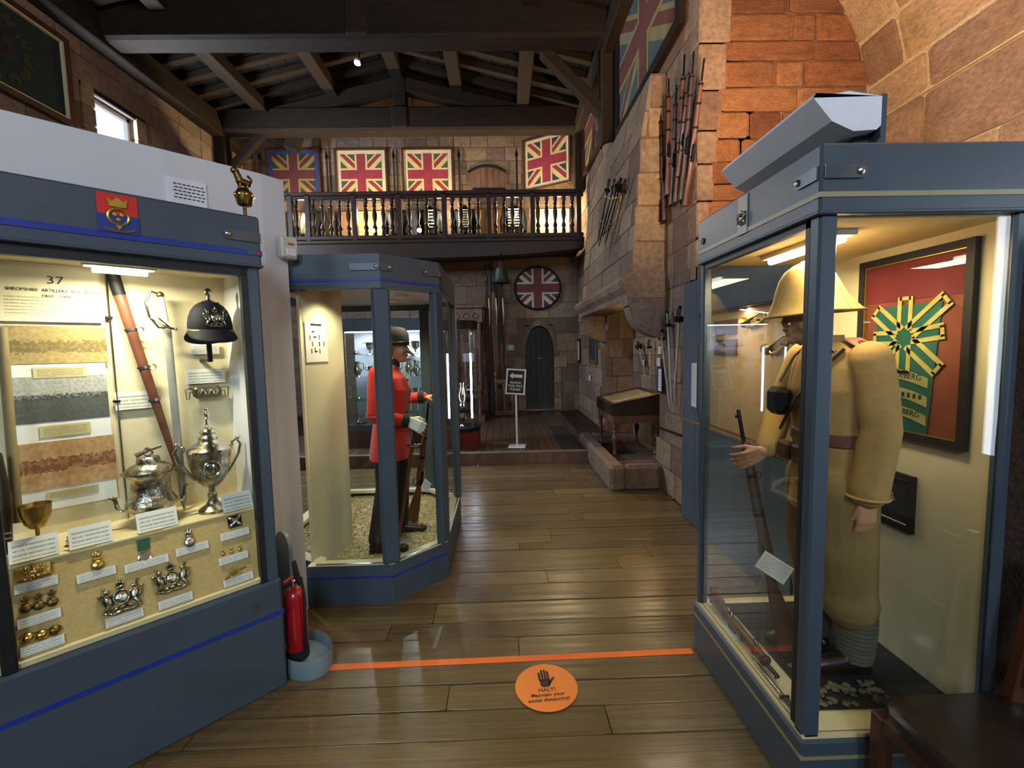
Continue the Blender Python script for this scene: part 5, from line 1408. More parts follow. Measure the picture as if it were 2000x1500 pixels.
MB(cp_).tube([(-0.05 + 0.035 * math.cos(q), -0.02, 0.108 + 0.012 * math.sin(q)) for q in np.linspace(0, PI, 8)], 0.006, 6).build('cap_cord', M['gilt'], rs_)
MB(cp_).tube([(0.0, -0.098, 0.02), (0.004, -0.094, -0.06), (0.02, -0.078, -0.115)], 0.005, 6).build('chin_strap', M['leather_dark'], rs_)
# its rifle and sword
def rifle(name, label, butt, muzzle, roll_dir, wood, metal, L=None, group=None, bolt=True):
    """rifle laid along local z: butt at 0, barrel up; trigger side faces roll_dir"""
    butt, muzzle = Vector(butt), Vector(muzzle); ax = (muzzle - butt); L = ax.length; z = ax.normalized()
    x = Vector(roll_dir); x = (x - z * x.dot(z)).normalized(); y = z.cross(x)
    o = thing(name, label, 'rifle', butt, group=group)
    m_ = Matrix.Identity(4)
    for i in range(3): m_[i][0] = x[i]; m_[i][1] = y[i]; m_[i][2] = z[i]; m_[i][3] = butt[i]
    o.matrix_basis = m_
    k = L / 1.13
    def ring(cx, hx, hy, zz): return [(cx + hx * math.cos(q), hy * math.sin(q), zz) for q in np.linspace(0, 2 * PI, 10, endpoint=False)]
    st = MB().rings([ring(0.035, 0.052, 0.020, 0.0), ring(0.034, 0.055, 0.021, 0.02 * k), ring(0.022, 0.046, 0.021, 0.14 * k), ring(0.008, 0.034, 0.020, 0.25 * k), ring(0.0, 0.022, 0.018, 0.33 * k), ring(0.004, 0.024, 0.020, 0.38 * k), ring(0.004, 0.028, 0.022, 0.46 * k), ring(-0.002, 0.025, 0.020, 0.6 * k), ring(-0.006, 0.021, 0.019, 0.95 * k), ring(-0.006, 0.017, 0.017, 0.97 * k)])
    st.build('stock', wood, o)
    MB().tube([(-0.014, 0, 0.38 * k), (-0.014, 0, 1.13 * k)], [0.012, 0.0085], 10).build('barrel', metal, o)
    MB().cb(-0.03, -0.002, -0.016, 0.016, 0.36 * k, 0.50 * k, 0.006).build('receiver', metal, o)
    MB().tube([(0.026, 0, 0.34 * k), (0.052, 0, 0.355 * k), (0.054, 0, 0.40 * k), (0.03, 0, 0.42 * k)], 0.0035, 6).build('trigger_guard', metal, o)
    for zz in (0.62, 0.80, 0.94): MB().tube([(-0.005, 0, zz * k), (-0.005, 0, (zz + 0.018) * k)], 0.0235, 12).build('band', metal, o)
    MB().tube([(0.018 + 0.012 * math.cos(q) + 0.012, 0, 0.81 * k + 0.016 * math.sin(q)) for q in np.linspace(0, 2 * PI, 10, endpoint=False)], 0.0022, 5, True).build('sling_swivel', metal, o)
    MB().box(-0.034, -0.024, -0.002, 0.002, 1.09 * k, 1.105 * k).build('foresight', metal, o, 0)
    MB().cb(-0.005, 0.08, -0.021, 0.021, -0.004, 0.006, 0.003).build('butt_plate', metal, o)
    if bolt: MB().tube([(-0.01, 0.012, 0.40 * k), (-0.005, 0.05, 0.395 * k)], [0.005, 0.007], 8).build('bolt_handle', metal, o)
    return o
rifle('rifle', 'brown wooden rifle standing upright on the gravel in the soldier\'s hand', (-0.765, 3.66, 0.205), (-0.615, 3.545, 1.235), (-1, 0.2, 0), M['gunwood_brown'], M['gunsteel'])
s0_, s1_ = Vector((-0.625, 3.07, 1.10)), Vector((-0.80, 3.16, 0.21))
sd_ = thing('sword', 'sheathed sword with steel hilt slanting down beside the scarlet soldier', 'sword', s1_)
dd = s0_ - s1_
MB().tube([(0, 0, 0), tuple(dd * 0.5), tuple(dd * 0.86)], [0.009, 0.012, 0.014], 8).build('scabbard', M['leather_brown'], sd_)
MB().tube([tuple(dd * 0.86), tuple(dd * 1.0)], [0.011, 0.012], 8).build('grip', M['leather_dark'], sd_)
MB().tube([tuple(dd * 0.87), tuple(dd * 0.88 + Vector((0.06, 0, 0))), tuple(dd * 0.95 + Vector((0.07, 0, 0))), tuple(dd * 1.0)], 0.006, 8).ell(dd * 0.87, (0.05, 0.035, 0.012)).build('guard', M['steel'], sd_)
cd = thing('caption_card', 'white diamond-hung caption card inside the many-sided case', 'card', onpl(837, 950, (-0.6, 3.0, 0), (1, -1, 0)) + Vector((-0.02, 0.02, 0)), rot=(R(-12), R(45), R(45)))
MB().box(-0.036, 0.036, -0.003, 0, -0.036, 0.036).build('card', CARD, cd, 0)

# ================================================================== RIGHT-HAND CASE WITH THE KHAKI SOLDIER
X0, X1, Y0, Y1 = 1.025, 1.70, 1.42, 2.27
rc = thing('display_case', 'slate blue glass case holding the khaki soldier beside the wooden chair', 'display case', (X0, Y0, 0))
W_, D_2 = X1 - X0, Y1 - Y0
MB().cb(-0.01, W_ + 0.01, -0.01, D_2 + 0.01, 0, 0.262, 0.01).build('base', M['case_dark'], rc)
MB().box(-0.013, W_ + 0.01, -0.013, D_2, 0.194, 0.206).build('gold_stripe', M['stripe_gold'], rc, 0)
MB().box(0.0, W_, 0.0, D_2, 0.262, 0.275).build('sill', M['ledge'], rc, 0)
MB().cb(0.13, W_, 0.10, D_2 - 0.06, 0.275, 0.283, 0.003).build('floor_cloth', M['black_cloth'], rc)
MB().cb(-0.01, W_ + 0.01, -0.01, D_2 + 0.01, 2.06, 2.275, 0.008).build('header', M['case'], rc)
MB().box(-0.013, W_ + 0.013, -0.013, D_2, 2.108, 2.124).build('gold_stripe', M['stripe_gold'], rc, 0)
MB().cb(-0.016, W_ + 0.016, -0.016, D_2, 2.055, 2.068, 0.004).build('header_lip', M['case'], rc)
MB().box(0.02, W_, 0.02, D_2, 2.05, 2.056).build('inner_ceiling', M['cream'], rc, 0)
MB().cb(0.0, 0.062, 0.0, 0.05, 0.262, 2.06, 0.008).build('corner_post', M['case'], rc)
MB().box(0.004, 0.03, 0.05, 0.072, 0.275, 2.055).build('glazing_frame', M['gasket'], rc, 0)
MB().cb(0.0, 0.045, D_2 - 0.04, D_2, 0.262, 2.06, 0.008).build('corner_post', M['case'], rc)
MB().cb(W_ - 0.03, W_ + 0.01, 0.0, 0.04, 0.262, 2.06, 0.008).build('corner_post', M['case_dark'], rc)
MB().box(W_ - 0.012, W_, 0.04, D_2, 0.275, 2.055).build('back_panel', plain('cream_wall_panel', '#c4b48c', '#cfc09a', 0.8, scale=3), rc, 0)
MB().box(0.012, 0.018, 0.072, D_2 - 0.04, 0.275, 2.055).build('glass_pane', M['glass'], rc, 0)
MB().box(0.062, W_ - 0.03, 0.012, 0.018, 0.275, 2.055).build('glass_pane', M['glass'], rc, 0)
MB().box(0.045, W_, D_2 - 0.02, D_2 - 0.014, 0.275, 2.055).build('glass_pane', M['glass'], rc, 0)
MB().box(0.004, 0.03, 0.05, D_2 - 0.04, 2.03, 2.055).build('glazing_frame', M['gasket'], rc, 0)
p = strap(rc, 0.0, 0.135, 2.185, -0.011, False); 
p2 = strap(rc, 0, 0.11, 0, 0, True); p2.matrix_local = Matrix.Translation((-0.011, 0.0, 2.185)) @ Matrix.Rotation(-PI / 2, 4, 'Z') @ Matrix.Translation((-0.11, 0, 0))
cp0 = onx(1452, 412, X0 - 0.011)
cpp = MB().cb(-0.016, -0.010, cp0.y - Y0 - 0.035, cp0.y - Y0 + 0.035, 2.105, 2.262, 0.002).build('crest_plate', plain('grey_crest_plate', '#8d8a80', '#a09c90', 0.4), rc)
cs = arms(0.05, 0.004).build('crest', M['silver'], cpp); cs.matrix_local = Matrix.Translation((-0.017, cp0.y - Y0, 2.17)) @ Matrix.Rotation(-PI / 2, 4, 'Z')
MB().cyl((-0.016, 0.80, 2.165), (-0.009, 0.80, 2.165), 0.016).build('header_lock', M['iron'], rc)
for z in (0.62, 1.62): MB().cyl((0.061, -0.006, z), (0.061, 0.002, z), 0.006, n=8).build('post_screw', M['screw'], rc)
# lamp inside
MB().cb(0.17, 0.25, 0.15, 0.62, 2.03, 2.052, 0.004).build('lamp_housing', M['white'], rc)
MB().tube([(0.21, 0.17, 2.02), (0.21, 0.60, 2.02)], 0.013, 10).build('lamp_tube', M['tube_on'], rc)
area('khaki_case_lamp', (X0 + 0.24, Y0 + 0.42, 2.0), (0, 0, -1), 0.14, 0.6, 9, (1.0, 0.84, 0.5))
# uplighter trough on top
tg = thing('uplighter_trough', 'white angled uplighter trough mounted on top of the right case', 'light fitting', (1.13, 1.62, 2.275))
prof = [(0.0, 0.245), (0.07, 0.165), (0.15, 0.13), (0.235, 0.135), (0.25, 0.15), (0.25, 0.17), (0.16, 0.155), (0.085, 0.185), (0.01, 0.262)]
MB().prism(prof, 0.0, 0.66, 'y').build('reflector', M['white'], tg, 25)
MB().prism([(0.0, 0.245), (0.01, 0.262), (0.085, 0.185), (0.16, 0.155), (0.25, 0.17), (0.25, 0.25), (0.13, 0.268)], 0.0, 0.008, 'y').build('end_plate', M['white'], tg, 0)
MB().prism([(0.0, 0.245), (0.01, 0.262), (0.085, 0.185), (0.16, 0.155), (0.25, 0.17), (0.25, 0.25), (0.13, 0.268)], 0.652, 0.66, 'y').build('end_plate', M['white'], tg, 0)
MB().cb(0.25, 0.272, 0.0, 0.66, 0.0, 0.26, 0.003).build('back_board', M['case'], tg)
MB().cb(0.2, 0.25, 0.05, 0.61, 0.0, 0.14, 0.003).build('mount_block', M['case_dark'], tg)
MB().tube([(0.19, 0.06, 0.185), (0.19, 0.6, 0.185)], 0.012, 8).build('lamp_tube', emitter('amber_tube', '#ffb060', 8), tg)
up_ = area('uplighter_light', (1.13 + 0.17, 1.95, 2.275 + 0.215), (0.35, 0.25, 1), 0.16, 0.55, 165, (1.0, 0.64, 0.30), 170)
# framed regimental colour on the back panel
def wallr(px_, py_, X): return onx(px_, py_, X)
fx = X1 - 0.014
a, b = onx(1688, 515, fx), onx(1918, 470, fx); c_ = onx(1690, 838, fx)
fw, fh = a.y - b.y, a.z - c_.z
FRX = a.y
fr = thing('framed_colour', 'dark framed green and red regimental colour with gold rays behind the khaki soldier', 'framed flag', (fx, (a.y + b.y) / 2, (a.z + c_.z) / 2), -PI / 2)
frame_rails(fr, fw, fh, 0.03, 0.022, M['frame_wood'])
frame_rails(fr, fw - 0.055, fh - 0.055, 0.006, 0.018, M['gold'], name='gilt_slip')
iw2, ih2 = fw - 0.06, fh - 0.06
MB().box(-iw2 / 2, iw2 / 2, -0.004, -0.002, -ih2 / 2, ih2 / 2).build('crimson_border', plain('colour_brownred', '#7a3218', '#8e3d20', 0.8, scale=6), fr, 0)
MB().box(-iw2 / 2, iw2 / 2, -0.006, -0.004, ih2 * 0.27, ih2 / 2).build('red_band', plain('colour_red', '#6e1210', '#7e1816', 0.8, scale=6), fr, 0)
gc = MB().prism([(-iw2 * 0.34, -ih2 / 2), (iw2 * 0.22, -ih2 / 2), (iw2 * 0.30, ih2 * 0.24), (-iw2 * 0.36, ih2 * 0.24)], -0.009, -0.006, 'y').build('green_field', plain('colour_green', '#12463a', '#1c5a4a', 0.75, scale=5), fr, 0)
rayc = (-0.02, ih2 * 0.05)
GOLDSILK = plain('colour_gold_silk', '#b58f3c', '#cfae5e', 0.7, scale=20)
for k, (an, L, t) in enumerate(((90, 0.17, 0.05), (40, 0.23, 0.05), (8, 0.17, 0.045), (-40, 0.20, 0.05), (-90, 0.15, 0.05), (180, 0.15, 0.045), (140, 0.19, 0.05), (222, 0.14, 0.03))):
    mb = MB(Matrix.Translation((rayc[0], 0, rayc[1])) @ Matrix.Rotation(R(-an), 4, 'Y'))
    for s_ in (-1, 1): mb.box(0.03, L, -0.012, -0.009, s_ * t / 2 - 0.009, s_ * t / 2 + 0.009)
    mb.box(L - 0.015, L, -0.012, -0.009, -t / 2, t / 2)
    mb.build('gold_ray', GOLDSILK, gc, 0)
SCROLL = plain('colour_scroll', '#a08c50', '#b8a468', 0.7, scale=12)
for k, (wd, z) in enumerate((('PAARDEBERG', -0.10), ('', -0.175), ('PAARDEBERG', -0.25))):
    bw = iw2 * 0.56; x_c = -0.03
    pl = [(x_c - bw / 2 + bw * t, z + 0.018 - 0.06 * (t - 0.5) ** 2 - 0.03 * t) for t in np.linspace(0, 1, 9)] + [(x_c + bw / 2 - bw * t, z - 0.022 - 0.06 * (0.5 - t) ** 2 - 0.03 * (1 - t)) for t in np.linspace(0, 1, 9)]
    s_o = MB().prism(pl, -0.012, -0.009, 'y').build('scroll', SCROLL, gc, 0)
    if k != 1: text(wd, 0.034, M['ink'], s_o, (x_c, -0.0125, z - 0.018), rot=(PI / 2, R(5.5), 0), xs=0.95)
    else:
        for q in range(9): MB().box(x_c - 0.11 + q * 0.025, x_c - 0.098 + q * 0.025, -0.0128, -0.012, z - 0.030 - q * 0.001, z - 0.004 - q * 0.002).build('worn_letter', M['ink'], s_o, 0)
MB().box(-fw / 2 + 0.03, fw / 2 - 0.03, -0.0195, -0.0165, -fh / 2 + 0.03, fh / 2 - 0.03).build('picture_glass', M['glass_clean'], fr, 0)
a, b, c_ = onx(1722, 918, fx), onx(1783, 930, fx), onx(1783, 1043, fx)
f2 = thing('small_frame', 'small dark framed badge hung low behind the khaki soldier', 'framed badge', (fx, (a.y + b.y) / 2 + 0.03, (b.z + c_.z) / 2), -PI / 2)
w2, h2_ = (a.y - b.y) + 0.10, b.z - c_.z
frame_rails(f2, w2, h2_, 0.022, 0.018, M['frame_wood'])
MB().box(-w2 / 2 + 0.02, w2 / 2 - 0.02, -0.005, -0.002, -h2_ / 2 + 0.02, h2_ / 2 - 0.02).build('black_mount', M['black_cloth'], f2, 0)
frame_rails(f2, w2 - 0.05, h2_ - 0.05, 0.004, 0.007, M['white'], name='mount_line')
MB(Matrix.Rotation(R(-20), 4, 'Y')).box(-0.03, 0.03, -0.009, -0.005, -0.02, 0.02).build('cloth_badge', M['uj_ochre'], f2, 0)

# ---- khaki soldier
KS = Vector((1.37, 1.79, 0.284))
ks = thing('soldier_mannequin', 'mannequin soldier in khaki uniform and sun helmet holding a rifle', 'mannequin', KS, PI)
KH = (0.122, 0.0, 1.475)
kR_sh, kL_sh = Vector((0.0, -0.18, 1.30)), Vector((0.0, 0.18, 1.30))
kL_el, kL_wr = Vector((-0.015, 0.225, 1.04)), Vector((0.005, 0.20, 0.77))
kR_el, kR_wr = Vector((0.055, -0.255, 1.05)), Vector((0.185, -0.165, 0.875))
kR_ft, kL_ft = Vector((0.0, -0.10, 0.0)), Vector((-0.04, 0.085, 0.0))
kb = MB(); head_mb(kb, KH, 0.98, 0.12)
kb.limb([((0.03, 0, 1.28), 0.06), ((0.085, 0, 1.40), 0.053)])
kb.limb([((0, 0, 0.86), 0.11), ((0, 0, 1.1), 0.105), ((0.01, 0, 1.26), 0.10)])
for a, b, c in ((kR_sh, kR_el, kR_wr), (kL_sh, kL_el, kL_wr)): kb.limb([((0, a.y * 0.5, 1.26), 0.06), (a, 0.05), (b, 0.038), (c, 0.026)])
for ft, hy in ((kR_ft, -0.085), (kL_ft, 0.085)):
    kb.limb([((0, hy, 0.85), 0.08), ((0.0, (hy + ft.y) / 2, 0.46), 0.055), ((ft.x - 0.02, ft.y, 0.09), 0.035)]); kb.limb([((ft.x - 0.03, ft.y, 0.05), 0.032), ((ft.x + 0.13, ft.y, 0.035), 0.028)])
hand_mb(kb, kL_wr, (0.02, 0.0, -1), (0.1, -1, 0), (1, 0, 0), 0.42, 1.0, 0.03, 0.12)
hand_mb(kb, kR_wr, (0.90, -0.02, -0.40), (0.15, -0.95, -0.2), (0.3, 0.0, 0.95), 0.62)
obj('body', remesh(kb, 'khaki_body', 0.0045, 3), M['skin'], ks)
face_parts(ks, KH, 0.98)
tu = MB()
torso(tu, [(-0.01, 0.145, 0.18, 0.66), (-0.005, 0.132, 0.17, 0.80), (0.0, 0.122, 0.16, 0.93), (0.01, 0.125, 0.165, 1.05), (0.02, 0.13, 0.175, 1.17), (0.01, 0.115, 0.175, 1.27), (0.01, 0.09, 0.15, 1.325), (0.04, 0.066, 0.075, 1.37)])
tu.limb([(kR_sh, 0.072), (kR_el, 0.062), (kR_wr - Vector((0.03, 0.02, -0.015)), 0.052)], 14)
tu.limb([(kL_sh, 0.070), (Vector((-0.01, 0.205, 1.17)), 0.066), (kL_el, 0.062), (Vector((-0.005, 0.21, 0.90)), 0.063), (kL_wr + Vector((0, 0, 0.035)), 0.066)], 16)
kt = obj('tunic', remesh(tu, 'khaki_tunic', 0.008, 3), M['khaki'], ks)
MB().lathe([(0.067, 1.345), (0.070, 1.355), (0.068, 1.395), (0.06, 1.395)], 24, (0.045, 0, 0)).build('collar', M['khaki'], kt)
ep = MB(Matrix.Translation((0.0, 0.135, 1.352)) @ Matrix.Rotation(R(-24), 4, 'X')).cb(-0.035, 0.035, -0.055, 0.085, 0.0, 0.012, 0.005).build('shoulder_strap', plain('pink_shoulder_strap', '#b4785e', '#c48a70', 0.8), kt)
MB(Matrix.Translation((0.0, 0.135, 1.352)) @ Matrix.Rotation(R(-24), 4, 'X')).tube([(0.018 * math.cos(q), 0.02 + 0.03 * math.sin(q), 0.0135) for q in np.linspace(0, 2 * PI, 14, endpoint=False)], 0.0035, 5, True).build('red_insignia', M['ext_red'], ep)
MB().tube([(kL_wr.x + 0.066 * math.cos(q), kL_wr.y + 0.066 * math.sin(q), 0.785) for q in np.linspace(0, 2 * PI, 20, endpoint=False)], 0.006, 6, True).build('cuff_seam', M['khaki'], kt)
MB().lathe([(0.128, 0.955), (0.132, 0.96), (0.132, 1.005), (0.128, 1.01)], 28, (0.002, 0, 0), 1.0, 1.28).build('belt', M['leather_brown'], ks)
MB().cb(0.130, 0.147, -0.035, 0.035, 0.955, 1.01, 0.006).build('belt_buckle', M['brass'], ks)
for y in (-0.09, 0.0, 0.09):
    MB().cb(0.105, 0.150, y - 0.038, y + 0.038, 0.86, 0.94, 0.01).build('ammunition_pouch', M['leather_brown'], ks)
MB().tube([(0.06, 0.13, 1.34), (0.15, 0.07, 1.22), (0.165, 0.0, 1.12), (0.15, -0.10, 1.0)], 0.016, 8, flat=0.4).build('cross_strap', M['leather_dark'], ks)
bx_ = MB().cb(0.135, 0.205, -0.14, -0.04, 1.06, 1.18, 0.022).build('binocular_case', M['iron'], ks)
MB().tube([(0.16, -0.10, 1.20), (0.10, -0.1, 1.31), (0.03, -0.1, 1.37)], 0.009, 6, flat=0.5).build('case_strap', M['leather_dark'], ks)
tr = MB(); torso(tr, [(0, 0.12, 0.17, 0.68), (0, 0.12, 0.165, 0.86)])
for ft, hy in ((kR_ft, -0.085), (kL_ft, 0.085)):
    tr.limb([((0, hy, 0.78), 0.115), ((-0.01, (hy + ft.y) / 2, 0.52), 0.110), ((-0.03, ft.y, 0.36), 0.098), ((-0.035, ft.y, 0.30), 0.104), ((-0.035, ft.y, 0.27), 0.085)], 16)
obj('trousers', remesh(tr, 'khaki_trousers', 0.009, 3), M['khaki_dark'], ks)
for ft in (kR_ft, kL_ft):
    mb = MB(); prof = []
    for i in range(14):
        z = 0.06 + 0.235 * i / 13; r_ = 0.05 + 0.022 * math.sin(PI * (0.15 + 0.55 * i / 13)); prof += [(r_ + 0.002, z), (r_ - 0.001, z + 0.013)]
    mb.lathe(prof, 18, (ft.x - 0.03, ft.y, 0)).build('puttee', M['puttee'], ks)
    boot(ft, ks, M['leather_dark'])
# sun helmet
hmx = Matrix.Translation((KH[0] - 0.010, 0, KH[2] + 0.040)) @ Matrix.Rotation(R(7), 4, 'Y') @ Matrix.Diagonal((1.0, 0.98, 1.12, 1))
n = 40
def hring(z, r_, ext):
    out = []
    for j in range(n):
        q = 2 * PI * j / n; cx = math.cos(q)
        e = ext * (0.45 * max(cx, 0) ** 1.6 + 1.3 * max(-cx, 0) ** 1.6)
        out.append(((r_ * 1.10 + e) * cx, (r_ + e * 0.3) * math.sin(q), z - 0.35 * ext * max(-cx, 0)))
    return out
HP = [(0.158, 0.010, 0), (0.151, 0.040, 0), (0.134, 0.068, 0), (0.106, 0.090, 0), (0.070, 0.104, 0.004), (0.032, 0.114, 0.014), (0.002, 0.124, 0.030), (-0.018, 0.133, 0.046), (-0.022, 0.136, 0.049), (-0.026, 0.134, 0.048), (-0.004, 0.120, 0.03), (0.02, 0.104, 0.01), (0.03, 0.03, 0.0)]
MB(hmx).rings([hring(*p) for p in HP]).build('sun_helmet', M['khaki_helmet'], ks)
MB(hmx).tube([tuple(v) for v in hring(-0.021, 0.1365, 0.0495)], 0.0035, 6, True).build('helmet_binding', M['khaki'], ks)
for q0 in (R(60), R(120), R(240), R(300), 0, PI):
    j = int(round(q0 / (2 * PI) * n)) % n
    MB(hmx).tube([hring(z, r_ + 0.0006, e)[j] for z, r_, e in HP[:8]], 0.0016, 5).build('helmet_seam', M['khaki'], ks)
MB(hmx).lathe([(0.02, 0.150), (0.022, 0.157), (0.012, 0.163), (0, 0.164)], 14).build('helmet_button', M['khaki_helmet'], ks)
MB().tube([(KH[0] + 0.02, s2, z) for s2, z in ((-0.085, 1.53), (-0.078, 1.44), (-0.045, 1.375), (0, 1.36), (0.045, 1.375), (0.078, 1.44), (0.085, 1.53))], 0.005, 6).build('chin_strap', M['leather_brown'], ks)
rifle('rifle', 'black military rifle leaning in the khaki soldier\'s hand', (1.205, 1.80, 0.287), (1.118, 2.03, 1.345), (1, 0, 0), M['gunwood'], M['gunsteel'])
# things on the case floor: second rifle, bayonet, card on a clear block, stones
rifle('rifle', 'brown wooden rifle lying along the sill of the right case', (1.088, 2.20, 0.300), (1.088, 1.66, 0.318), (0, 0, 1), M['gunwood_brown'], M['gunsteel'], bolt=False)
by = thing('bayonet', 'bright steel bayonet lying on the sill of the right case', 'bayonet', (1.064, 1.535, 0.275), R(90))
MB().tube([(0.05, 0, 0.008), (0.22, 0, 0.008), (0.27, 0, 0.007)], [0.008, 0.008, 0.002], 8, flat=0.5).build('blade', M['steel'], by)
MB().cb(-0.04, 0.04, -0.009, 0.009, 0.0, 0.018, 0.004).build('grip', M['gunwood'], by); MB().cb(0.04, 0.05, -0.02, 0.02, 0.001, 0.016, 0.003).build('crossguard', M['gunsteel'], by)
ac = thing('acrylic_stand', 'clear acrylic block standing on the right case floor', 'stand', (1.133, 1.875, 0.276), 0)
MB().cb(-0.022, 0.022, -0.022, 0.022, 0, 0.288, 0.004).build('block', M['glass'], ac)
cc = thing('caption_card', 'tilted white caption card on the clear block before the rifle', 'card', (1.115, 1.575, 0.655), rot=(R(-10), R(28), R(-30)))
cc.location = Vector(onpl(1512, 1108, (1.17, 1.835, 0.6), (0, 1, 0)))
MB().box(-0.062, 0.062, -0.004, 0, -0.042, 0.042).build('card', printed('khaki_case_print', '#dcd9c6', '#55523e', 11, 0.62, 0.07, 0.08), cc, 0)
ci = Matrix.LocRotScale(cc.location, cc.rotation_euler, None).inverted()
MB().tube([ci @ Vector((1.133, 1.875, 0.562)), ci @ Vector((1.135, 1.862, 0.60)), Vector((-0.03, 0.001, -0.01))], 0.004, 6).build('card_stem', M['screw'], cc)
c3 = thing('caption_card', 'small white caption card lying on the sill of the right case', 'card', (1.066, 1.98, 0.275), R(-90))
MB().box(-0.055, 0.055, -0.016, 0.016, 0, 0.003).build('card', M['paper'], c3, 0)
rng = random.Random(11)
stn = plain('pale_pebble', '#5e573e', '#857c5c', 0.9, scale=30, bmp=0.4)
k = 0
while k < 60:
    x, y = rng.uniform(1.16, 1.46), rng.uniform(1.53, 1.75)
    if x > 1.20 and y > 1.64: continue
    s_ = rng.uniform(0.006, 0.013)
    mb = MB().ell((0, 0, s_ * 0.5), (s_ * rng.uniform(0.9, 1.4), s_, s_ * 0.55), 8, 6); mb.v = [tuple(c + rng.uniform(-0.0025, 0.0025) for c in v) for v in mb.v]
    o = mb.build('stone', stn); place(o, (x, y, 0.283), rng.uniform(0, 6)); tag(o, 'small pale stone scattered at the khaki soldier\'s feet', 'stone', 'stones at the khaki soldier\'s feet'); k += 1
# ================================================================== CHAIR, FLOOR MARKINGS
chr_ = thing('chair', 'dark wooden chair with worn brown leather seat beside the right case', 'chair', (1.215, 0.90, 0), 0)
SW, SD, SZ = 0.46, 0.46, 0.47
for x, y in ((0.02, 0.02), (0.02, SD - 0.02), (SW - 0.02, 0.02), (SW - 0.02, SD - 0.02)):
    MB().cb(x - 0.024, x + 0.024, y - 0.024, y + 0.024, 0, SZ - 0.05 if x < 0.2 else SZ - 0.01, 0.006).build('leg', M['oak_red'], chr_)
for (x0, x1, y0, y1) in ((0.0, 0.03, 0.04, SD - 0.04), (SW - 0.03, SW, 0.04, SD - 0.04), (0.04, SW - 0.04, 0.0, 0.03), (0.04, SW - 0.04, SD - 0.03, SD)):
    MB().cb(x0, x1, y0, y1, SZ - 0.10, SZ - 0.045, 0.005).build('seat_rail', M['oak_red'], chr_)
st = MB(); ns = 10
st.rings([[(SW / 2 + (SW / 2 + 0.005) * sx_ * k, SD / 2 + (SD / 2 + 0.005) * sy_ * k, z) for sx_, sy_ in [(math.copysign(min(1, abs(1.25 * math.cos(q))), math.cos(q)), math.copysign(min(1, abs(1.25 * math.sin(q))), math.sin(q))) for q in np.linspace(0, 2 * PI, 32, endpoint=False)]] for k, z in ((0.985, SZ - 0.05), (1.0, SZ - 0.03), (0.985, SZ - 0.008), (0.93, SZ + 0.004), (0.6, SZ + 0.012), (0.0, SZ + 0.012))])
st.build('seat', M['leather_dark'], chr_)
for y in (0.015, SD - 0.055):
    MB(Matrix.Translation((SW - 0.025, y, SZ - 0.02)) @ Matrix.Rotation(R(9), 4, 'Y')).cb(-0.02, 0.022, 0, 0.04, 0, 0.50, 0.006).build('back_post', M['oak_red'], chr_)
for z in (0.08, 0.36):
    MB(Matrix.Translation((SW - 0.025, 0.05, SZ - 0.02)) @ Matrix.Rotation(R(9), 4, 'Y')).cb(-0.01, 0.012, 0, SD - 0.10, z, z + 0.10, 0.005).build('back_rail', M['oak_red'], chr_)
MB().cb(0.03, SW - 0.03, 0.03, 0.05, 0.14, 0.17, 0.004).build('stretcher', M['oak_red'], chr_); MB().cb(0.03, SW - 0.03, SD - 0.05, SD - 0.03, 0.14, 0.17, 0.004).build('stretcher', M['oak_red'], chr_)
a, b = onz(605, 1306), onz(1352, 1272)
dv = b - a; dv.z = 0; Ln = dv.length
tp_ = MB().box(0, Ln, -0.022, 0.022, 0.0, 0.0008).build('floor_tape', M['orange'], None, 0); place(tp_, (a.x, a.y, 0.0018), math.atan2(dv.y, dv.x)); tag(tp_, 'orange tape line stuck across the plank floor', 'tape')
dc = onz(1067, 1342)
dk = thing('floor_decal', 'round orange HALT social distancing sticker on the floor', 'sticker', (dc.x, dc.y, 0.003), R(4))
MB().lathe([(0.0, 0), (0.152, 0), (0.152, 0.0006), (0, 0.0006)], 48).build('disc', M['orange_decal'], dk, 0)
FR = (0, 0, 0)
for s_, b_, y_ in ((0.029, 'HALT!', -0.022), (0.028, 'Maintain your', -0.052), (0.028, 'social distancing!', -0.082)):
    text(b_, s_, M['decal_ink'], dk, (0, y_, 0.001), rot=FR, depth=0.0003, bold=0.0006, xs=1.05)
hd_ = MB()
hd_.prism([(-0.026, 0.008), (-0.016, -0.004), (0.012, -0.004), (0.024, 0.010), (0.022, 0.045), (-0.028, 0.045)], 0.0008, 0.0014)
for i, (x, L) in enumerate(((-0.025, 0.045), (-0.010, 0.062), (0.005, 0.064), (0.019, 0.052))):
    hd_.prism([(x - 0.0058, 0.04), (x + 0.0058, 0.04), (x + 0.0058, 0.045 + L), (x + 0.003, 0.049 + L), (x - 0.003, 0.049 + L), (x - 0.0058, 0.045 + L)], 0.0008, 0.0014)
hd_.prism([(0.016, 0.006), (0.030, 0.022), (0.050, 0.052), (0.046, 0.060), (0.036, 0.052), (0.018, 0.032)], 0.0008, 0.0014)
hd_.build('hand_symbol', M['decal_ink'], dk, 0)
sm_ = MB().box(-0.012, 0.012, -0.10, 0.10, 0, 0.0005).build('tape_residue', plain('grey_tape_residue', '#6b665c', '#807a70', 0.7, scale=30), None, 0)
q = onz(855, 1245); place(sm_, (q.x, q.y, 0.002), R(-4)); tag(sm_, 'short grey strip of old tape residue on the floor planks', 'tape')

